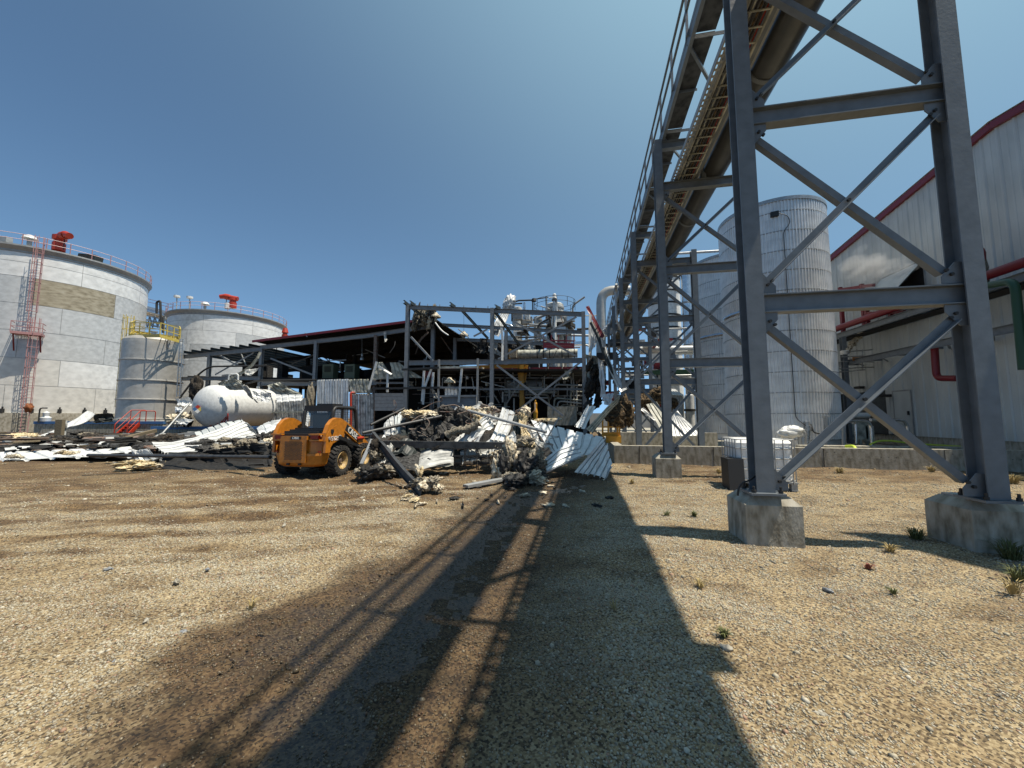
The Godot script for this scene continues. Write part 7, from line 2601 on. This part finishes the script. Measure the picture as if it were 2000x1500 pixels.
# ---------------------------------------------------------------- wreckage field on the left
func build_left_debris() -> void:
	heap("burnt_rubble", "brown burnt rubble spread below the containment wall", [[0, 872], [150, 880], [330, 885], [530, 880], [560, 860], [330, 853], [100, 856], [-60, 860]], "rubble", 6, 0.42)
	heap("burnt_rubble", "black rubble under the sheets left of the loader", [[240, 902], [330, 918], [450, 918], [530, 912], [540, 885], [380, 880], [250, 885]], "char", 7, 0.22)
	heap("burnt_rubble", "low black rubble along the left picture edge", [[-80, 895], [60, 893], [160, 888], [180, 872], [60, 868], [-80, 872]], "char", 8, 0.2)
	var g := "sheets in the left wreckage"
	sheet_px([[168, 801, 30.6], [186, 809, 30.2], [124, 838, 28.4], [72, 853, 27.6]], 3, 0.06, 0.25, "white_metal", "bent_sheet", "long white sheet leaning from the blue capped wall to the ground", "panel", g, 0.2)
	sheet_px([[186, 809, 30.4], [222, 806, 31.0], [216, 822, 30.6], [172, 824, 30.0]], 3, 0.05, 0.5, "dark_sheet", "bent_sheet", "dark curled sheet over the blue capped wall", "panel", g, 0.4)
	sheet_px([[-40, 884, 0.2], [172, 878, 0.25], [262, 890, 0.2], [-40, 899, 0.06]], 6, 0.05, 0.1, "white_metal", "bent_sheet", "long flat white sheet lying along the front left edge", "panel", g, 0.04, 14)
	sheet_px([[150, 882, 0.25], [300, 868, 0.4], [322, 874, 0.4], [180, 892, 0.2]], 4, 0.05, 0.1, "white_metal", "bent_sheet", "flat white sheet running back from the black pipe", "panel", g, 0.08)
	sheet_px([[8, 872, 0.3], [66, 868, 0.4], [70, 873, 0.3], [10, 880, 0.3]], 2, 0.05, 0.08, "white_metal", "bent_sheet", "small white sheet flat among black rubble at the left edge", "panel", g)
	sheet_px([[76, 864, 0.4], [154, 860, 0.45], [158, 868, 0.4], [78, 872, 0.3]], 3, 0.05, 0.1, "white_scorched", "bent_sheet", "white sheet flat in the rubble right of the brown post", "panel", g)
	sheet_px([[258, 884, 0.4], [290, 878, 0.5], [314, 892, 0.3], [254, 907, 0.05]], 4, 0.05, 0.3, "white_metal", "bent_sheet", "white crumpled sheet under the black pipe", "panel", g, 0.3)
	sheet_px([[472, 820, 26.0], [498, 852, 23.5], [330, 884, 0.4], [296, 868, 0.6]], 6, 0.06, 0.25, "white_metal", "bent_sheet", "long ribbed white sheet sloping down left from the loader", "panel", g, 0.2, 14)
	sheet_px([[380, 846, 25.2], [470, 817, 26.2], [494, 836, 24.8], [404, 864, 23.2]], 7, 0.06, 0.3, "cladding", "bent_sheet", "grey ribbed sheet humped in front of the white tank", "panel", g, 0.4, 12)
	sheet_px([[470, 822, 25.5], [484, 826, 25.0], [500, 858, 23.5], [474, 850, 24.0]], 3, 0.06, 0.3, "white_metal", "bent_sheet", "bright white curled sheet beside the humped grey sheet", "panel", g, 0.5, 12)
	sheet_px([[420, 856, 23.0], [520, 852, 23.0], [524, 866, 21.0], [428, 872, 20.5]], 4, 0.06, 0.35, "white_metal", "bent_sheet", "crumpled white sheet left of the loader", "panel", g, 0.3)
	sheet_px([[354, 862, 22.5], [450, 848, 24.5], [456, 856, 23.5], [360, 872, 20.8]], 4, 0.06, 0.2, "white_metal", "bent_sheet", "narrow white ribbed sheet on the brown rubble", "panel", g, 0.15)
	sheet_px([[330, 860, 22.0], [402, 848, 23.5], [398, 856, 22.6], [320, 870, 20.8]], 3, 0.05, 0.12, "charred_cloth", "bent_sheet", "sooty sheet on the rubble below the white tank", "panel", g, 0.2)
	sheet_px([[400, 880, 0.5], [528, 866, 0.8], [530, 882, 0.6], [410, 892, 0.3]], 4, 0.06, 0.2, "char", "bent_sheet", "large sooty grey sheet just left of the loader", "panel", g, 0.1)
	sheet_px([[350, 893, 0.3], [528, 886, 0.35], [528, 906, 0.1], [372, 907, 0.05]], 4, 0.05, 0.2, "soot", "bent_sheet", "black sheet on the ground left of the loader", "panel", g, 0.1)
	sheet_px([[342, 818, 28.4], [352, 828, 28.4], [364, 832, 28.2], [378, 820, 28.4]], 2, 0.04, 0.3, "white_metal", "bent_sheet", "small white folded sheet on the wall left of the white tank", "panel", g, 0.2)
	sheet_px([[342, 778, 30.0], [372, 776, 30.0], [368, 792, 29.6], [342, 790, 29.6]], 3, 0.05, 0.25, "white_metal", "bent_sheet", "white crumpled sheet between the stainless tank and the white tank", "panel", g, 0.3)
	sheet_px([[342, 794, 29.6], [356, 796, 29.6], [354, 804, 29.4], [342, 806, 29.4]], 2, 0.03, 0.2, "blue_sheet", "bent_sheet", "greenish sheet scrap between the two tanks", "panel", g)
	sheet_px([[500, 838, 25.0], [548, 814, 26.5], [558, 830, 26.0], [520, 850, 24.6]], 3, 0.05, 0.4, "blue_sheet", "bent_sheet", "crumpled silver sheet behind the left loader arm", "panel", g, 0.4)
	sheet_px([[592, 836, 24.5], [600, 800, 26.0], [606, 815, 25.5], [600, 838, 24.5]], 2, 0.03, 0.1, "white_metal", "bent_sheet", "white sheet point rising left of the loader cab", "panel", g)
	# beams, pipes, posts
	var gb := "beams in the left wreckage"
	beam_px([172, 889, 0.25], [528, 893, 0.5], 0.11, 0.11, "scorched_steel", "scorched_beam", "long black pipe lying level across the front left wreckage", "pipe", gb, "t")
	beam_px([164, 877, 20.5], [304, 841, 26.0], 0.16, 0.22, "wood", "scorched_beam", "tan beam sloping up from the rubble to the red stair", "beam", gb)
	beam_px([178, 882, 20.0], [300, 848, 25.2], 0.12, 0.16, "rusty_beam", "scorched_beam", "darker beam lying beside the tan beam", "beam", gb)
	beam_px([152, 880, 19.6], [172, 863, 21.0], 0.28, 0.1, "frame", "scorched_beam", "short grey plate beam tilted in the rubble", "beam", gb)
	beam_px([222, 905, 0.12], [262, 910, 0.1], 0.2, 0.06, "frame", "scorched_beam", "short grey channel on the ground by the yellow wool", "beam", gb, "c")
	beam_px([160, 929, 0.02], [330, 919, 0.03], 0.02, 0.02, "bolt", "scorched_beam", "thin black rod on the bare ground before the wreckage", "rod", gb, "t")
	beam_px([300, 855, 26.0], [318, 846, 27.0], 0.12, 0.12, "galv_dull", "scorched_beam", "short grey end of the leaning rod", "rod", gb, "t")
	beam_px([317, 847, 27.0], [371, 787, 29.4], 0.12, 0.12, "galv_dull", "scorched_beam", "grey rod leaning up towards the white tank", "rod", gb, "t")
	beam_px([300, 856, 24.0], [440, 838, 27.0], 0.14, 0.2, "frame", "scorched_beam", "grey beam under the humped sheets", "beam", gb)
	beam_px([240, 895, 15.0], [330, 888, 15.8], 0.1, 0.1, "char", "scorched_beam", "black stub under the white crumpled sheet", "beam", gb)
	beam_px([403, 848, 24.5], [408, 872, 22.0], 0.06, 0.06, "bolt", "scorched_beam", "thin black stake standing in the rubble", "rod", gb, "t")
	var m := M.new()
	var p := at(114, 862, 25.0)
	m.abox(Vector3(p.x, 0.55, p.z), 0.45, 1.9, 0.2)
	tag(ob(m, "brown_post", K.wood), "thick brown post standing in the rubble before the white leaning sheet", "post")
	m = M.new()
	p = at(124, 862, 25.2)
	m.abox(Vector3(p.x, 0.55, p.z), 0.06, 1.8, 0.16)
	m.abox(Vector3(p.x + 0.05, 1.1, p.z), 0.1, 0.3, 0.1)
	tag(ob(m, "white_post", K.white_scorched), "thin pale post right beside the brown post", "post")
	# insulation
	tuft(gp(60, 860) + Vector3.UP * 0.2, Vector3(1.4, 0.25, 0.6), ["wool", "wool"], 8, 81, "insulation_clump", "yellow insulation heap at the far left below the tank")
	tuft(gp(30, 868) + Vector3.UP * 0.2, Vector3(0.8, 0.2, 0.4), ["wool_white"], 4, 82, "insulation_clump", "white insulation scrap at the left picture edge")
	tuft(gp(272, 910, 0.14), Vector3(0.5, 0.14, 0.3), ["wool", "wool", "wool_white"], 7, 83, "insulation_clump", "yellow insulation lump under the black pipe")
	tuft(gp(22, 893, 0.15), Vector3(0.3, 0.1, 0.2), ["wool_grey", "wool_white"], 5, 84, "insulation_clump", "grey torn scrap on the long white sheet at the left")
	tuft(gp(130, 884, 0.3), Vector3(0.35, 0.06, 0.2), ["wool", "wool_white"], 5, 85, "insulation_clump", "cream scraps along the back of the long white sheet")
	tuft(at(392, 878, 18.0), Vector3(0.5, 0.35, 0.4), ["wool_grey", "charred_cloth"], 6, 86, "burnt_bale", "grey burnt bale left of the sooty sheet")
	tuft(at(455, 870, 19.0), Vector3(0.6, 0.4, 0.4), ["charred_cloth", "wool_grey", "rubble"], 7, 87, "burnt_bale", "dark burnt bale behind the sooty sheet")
	tuft(at(505, 866, 20.0), Vector3(0.5, 0.3, 0.4), ["wool_brown", "charred_cloth"], 6, 88, "burnt_bale", "brown burnt bale close to the loader")
	tuft(at(365, 888, 16.0), Vector3(0.5, 0.2, 0.3), ["wool_white", "wool_grey"], 5, 89, "insulation_clump", "white scraps above the black pipe")
	tuft(at(200, 864, 24.0), Vector3(1.2, 0.5, 0.6), ["rubble", "wool_grey", "rubble", "charred_cloth"], 12, 90, "burnt_bale", "brown tangled rubble bale left of the red stair")
	tuft(at(255, 866, 23.0), Vector3(1.3, 0.5, 0.6), ["rubble", "charred_cloth", "wool_brown"], 12, 91, "burnt_bale", "brown tangled rubble bale below the red stair")
	tuft(at(330, 868, 22.0), Vector3(1.0, 0.4, 0.6), ["rubble", "charred_cloth", "wool_brown"], 9, 92, "burnt_bale", "dark tangled rubble bale under the tan beam")
	tuft(at(165, 852, 27.0), Vector3(0.9, 0.35, 0.5), ["charred_cloth", "char", "wool_grey"], 8, 93, "burnt_bale", "black tangled rubble bale before the wall")
	tuft(at(352, 820, 29.0), Vector3(0.7, 0.5, 0.5), ["wool_white", "char", "white_scorched"], 7, 94, "insulation_clump", "white torn scraps on the wall between the two tanks")
	for q in [[60, 872, 0.2, 0.9, 0.22, "charred_cloth", "char", "black tangle at the left edge behind the flat white sheet"], [110, 866, 0.25, 0.9, 0.25, "rubble", "charred_cloth", "brown tangle around the foot of the brown post"], [230, 876, 0.2, 0.9, 0.22, "char", "rubble", "black tangle in front of the red stair"], [300, 880, 0.2, 1.0, 0.22, "charred_cloth", "char", "black tangle behind the crumpled white sheet"], [350, 874, 0.25, 0.9, 0.3, "rubble", "charred_cloth", "brown tangle below the tan beam end"], [430, 882, 0.25, 0.8, 0.28, "charred_cloth", "wool_grey", "sooty tangle before the long ribbed sheet"], [490, 878, 0.3, 0.7, 0.35, "rubble", "wool_grey", "brown tangle close behind the loader"], [520, 862, 0.4, 0.6, 0.4, "charred_cloth", "wool_white", "pale and sooty tangle beside the left loader arm"]]:
		tuft(gp(q[0], q[1], q[2]), Vector3(q[3], q[4], 0.4), [q[5], q[6], q[5]], 8, 200 + int(q[0]), "burnt_bale", q[7])
	var fr := []
	for k in 6:
		fr.append(M.new())
	for k in 260:
		var w := gp(rng.randf_range(-20, 540), rng.randf_range(856, 891)) + Vector3.UP * rng.randf_range(0.1, 0.6)
		var B := Basis(Vector3.UP, rng.randf() * TAU) * Basis(Vector3.RIGHT, rng.randf_range(-0.5, 0.5))
		var lng := rng.randf_range(0.1, 0.5) if k % 3 else rng.randf_range(0.5, 1.4)
		fr[k % 6 if k % 6 != 1 or k % 4 == 1 else 2].box(w, B * Vector3(lng, 0, 0), B * Vector3(0, rng.randf_range(0.01, 0.05), 0), B * Vector3(0, 0, rng.randf_range(0.04, 0.2)))
	for k in 6:
		tag(ob(fr[k], "scattered_fragments", K[["char", "white_scorched", "charred_cloth", "rusty_beam", "galv_dull", "wood"][k]]), ["black", "pale", "sooty", "rusty", "grey", "wooden"][k] + " fragments scattered through the left wreckage field", "fragments", "", "stuff")

# ---------------------------------------------------------------- weeds and single stones
func weed(o: Vector3, h: float, n: int, mt: String, sd: int, label: String) -> void:
	var r := RandomNumberGenerator.new()
	r.seed = sd
	var m := M.new()
	for i in n:
		var a := r.randf() * TAU
		var d := Vector3(cos(a), 0, sin(a))
		var L := h * r.randf_range(0.5, 1.1)
		var lean := r.randf_range(0.3, 1.1)
		var b := o + d * r.randf_range(0, h * 0.25)
		var side := Vector3.UP.cross(d) * 0.0045
		var p1 := b + d * L * lean * 0.35 + Vector3.UP * L * 0.6
		var p2 := b + d * L * lean + Vector3.UP * L * (0.9 - 0.35 * lean)
		m.quad(b - side, p1 - side, p1 + side, b + side)
		m.tri(p1 - side, p2, p1 + side)
	tag(ob(m, "weed", K[mt]), label, "weed", "weeds in the gravel")

func build_small_things() -> void:
	for q in [[1790, 1055, 0.22, 150, "grass", "large green grass tuft beside the right footing"], [1740, 1078, 0.13, 60, "straw", "pale dry tuft between the two footings"], [1975, 1095, 0.28, 150, "grass", "dark grass clump at the right picture edge"], [1990, 1135, 0.2, 80, "grass", "grass tuft below the dark clump at the right edge"], [1980, 1160, 0.18, 40, "straw", "pale straw tuft at the right edge"], [1695, 1112, 0.09, 50, "weed_red", "small reddish dead weed right of the left footing"], [1368, 1148, 0.1, 40, "straw", "small pale weed left of centre right in the sunlit gravel"], [1415, 1245, 0.08, 50, "grass", "tiny green weed at the shadow edge"], [1302, 1008, 0.13, 40, "grass", "small weed beyond the frame shadow"], [1356, 1010, 0.14, 50, "grass", "dark weed standing in the frame shadow"], [1745, 1160, 0.08, 30, "grass", "tiny weed in the gravel below the right footing"], [490, 1190, 0.12, 16, "straw", "thin dry stalk at the edge of the wet track"], [1640, 925, 0.25, 120, "straw", "dry grass patch behind the tote"], [1820, 922, 0.25, 120, "straw", "dry grass patch before the wall on the right"], [1980, 945, 0.3, 160, "straw", "dry grass patch at the right beyond the column"], [1405, 925, 0.2, 70, "straw", "dry tuft left of the tote"], [1235, 945, 0.18, 50, "straw", "dry tuft beside the second footing"], [1200, 1190, 0.1, 10, "straw", "lone straw in the shaded gravel"]]:
		weed(gp(q[0], q[1]), q[2], q[3], q[4], int(q[0]), q[5])
	var list := [[211, 1113, 0.045, 0, "dark rounded stone on the gravel at the left"], [358, 1236, 0.035, 0, "flat dark stone at the edge of the wet track"], [222, 1295, 0.03, 0, "small dark stone on the pale gravel lower left"], [405, 1113, 0.035, 0, "dark stone above the wet track"], [1420, 1268, 0.035, 1, "white stone beside the shadow edge"], [1515, 1083, 0.04, 1, "pale stone at the foot of the left footing"], [1535, 1065, 0.05, 1, "largest pale stone against the left footing"], [1500, 1068, 0.035, 1, "small pale stone against the left footing"], [1552, 1066, 0.035, 2, "brown stone at the corner of the left footing"], [1605, 1400, 0.03, 1, "pale stone in the bright gravel lower right"], [1510, 1100, 0.03, 1, "flat pale stone below the left footing"], [1617, 1155, 0.05, 0, "dark twig-like stone in the sunlit gravel"], [285, 1215, 0.03, 1, "pale pebble on the left gravel"], [345, 1138, 0.04, 1, "pale flat pebble on the upper left gravel"], [555, 1028, 0.05, 1, "pale stone in the wheel marks"], [708, 974, 0.05, 1, "white lump in the churned soil"]]
	for q in list:
		var m := M.new()
		var s: float = q[2] * (0.6 if q[3] == 0 else 0.85)
		blob(m, gp(q[0], q[1]) + Vector3.UP * s * 0.35, Vector3(s * 1.3, 0, 0).rotated(Vector3.UP, q[0]), Vector3(0, s * 0.6, 0), Vector3(0, 0, s), 0.45, 1.5, int(q[1]), 8, 12)
		tag(ob(m, "stone", [K.frame, K.concrete, K.wood][q[3]]), q[4], "stone", "single stones on the gravel")
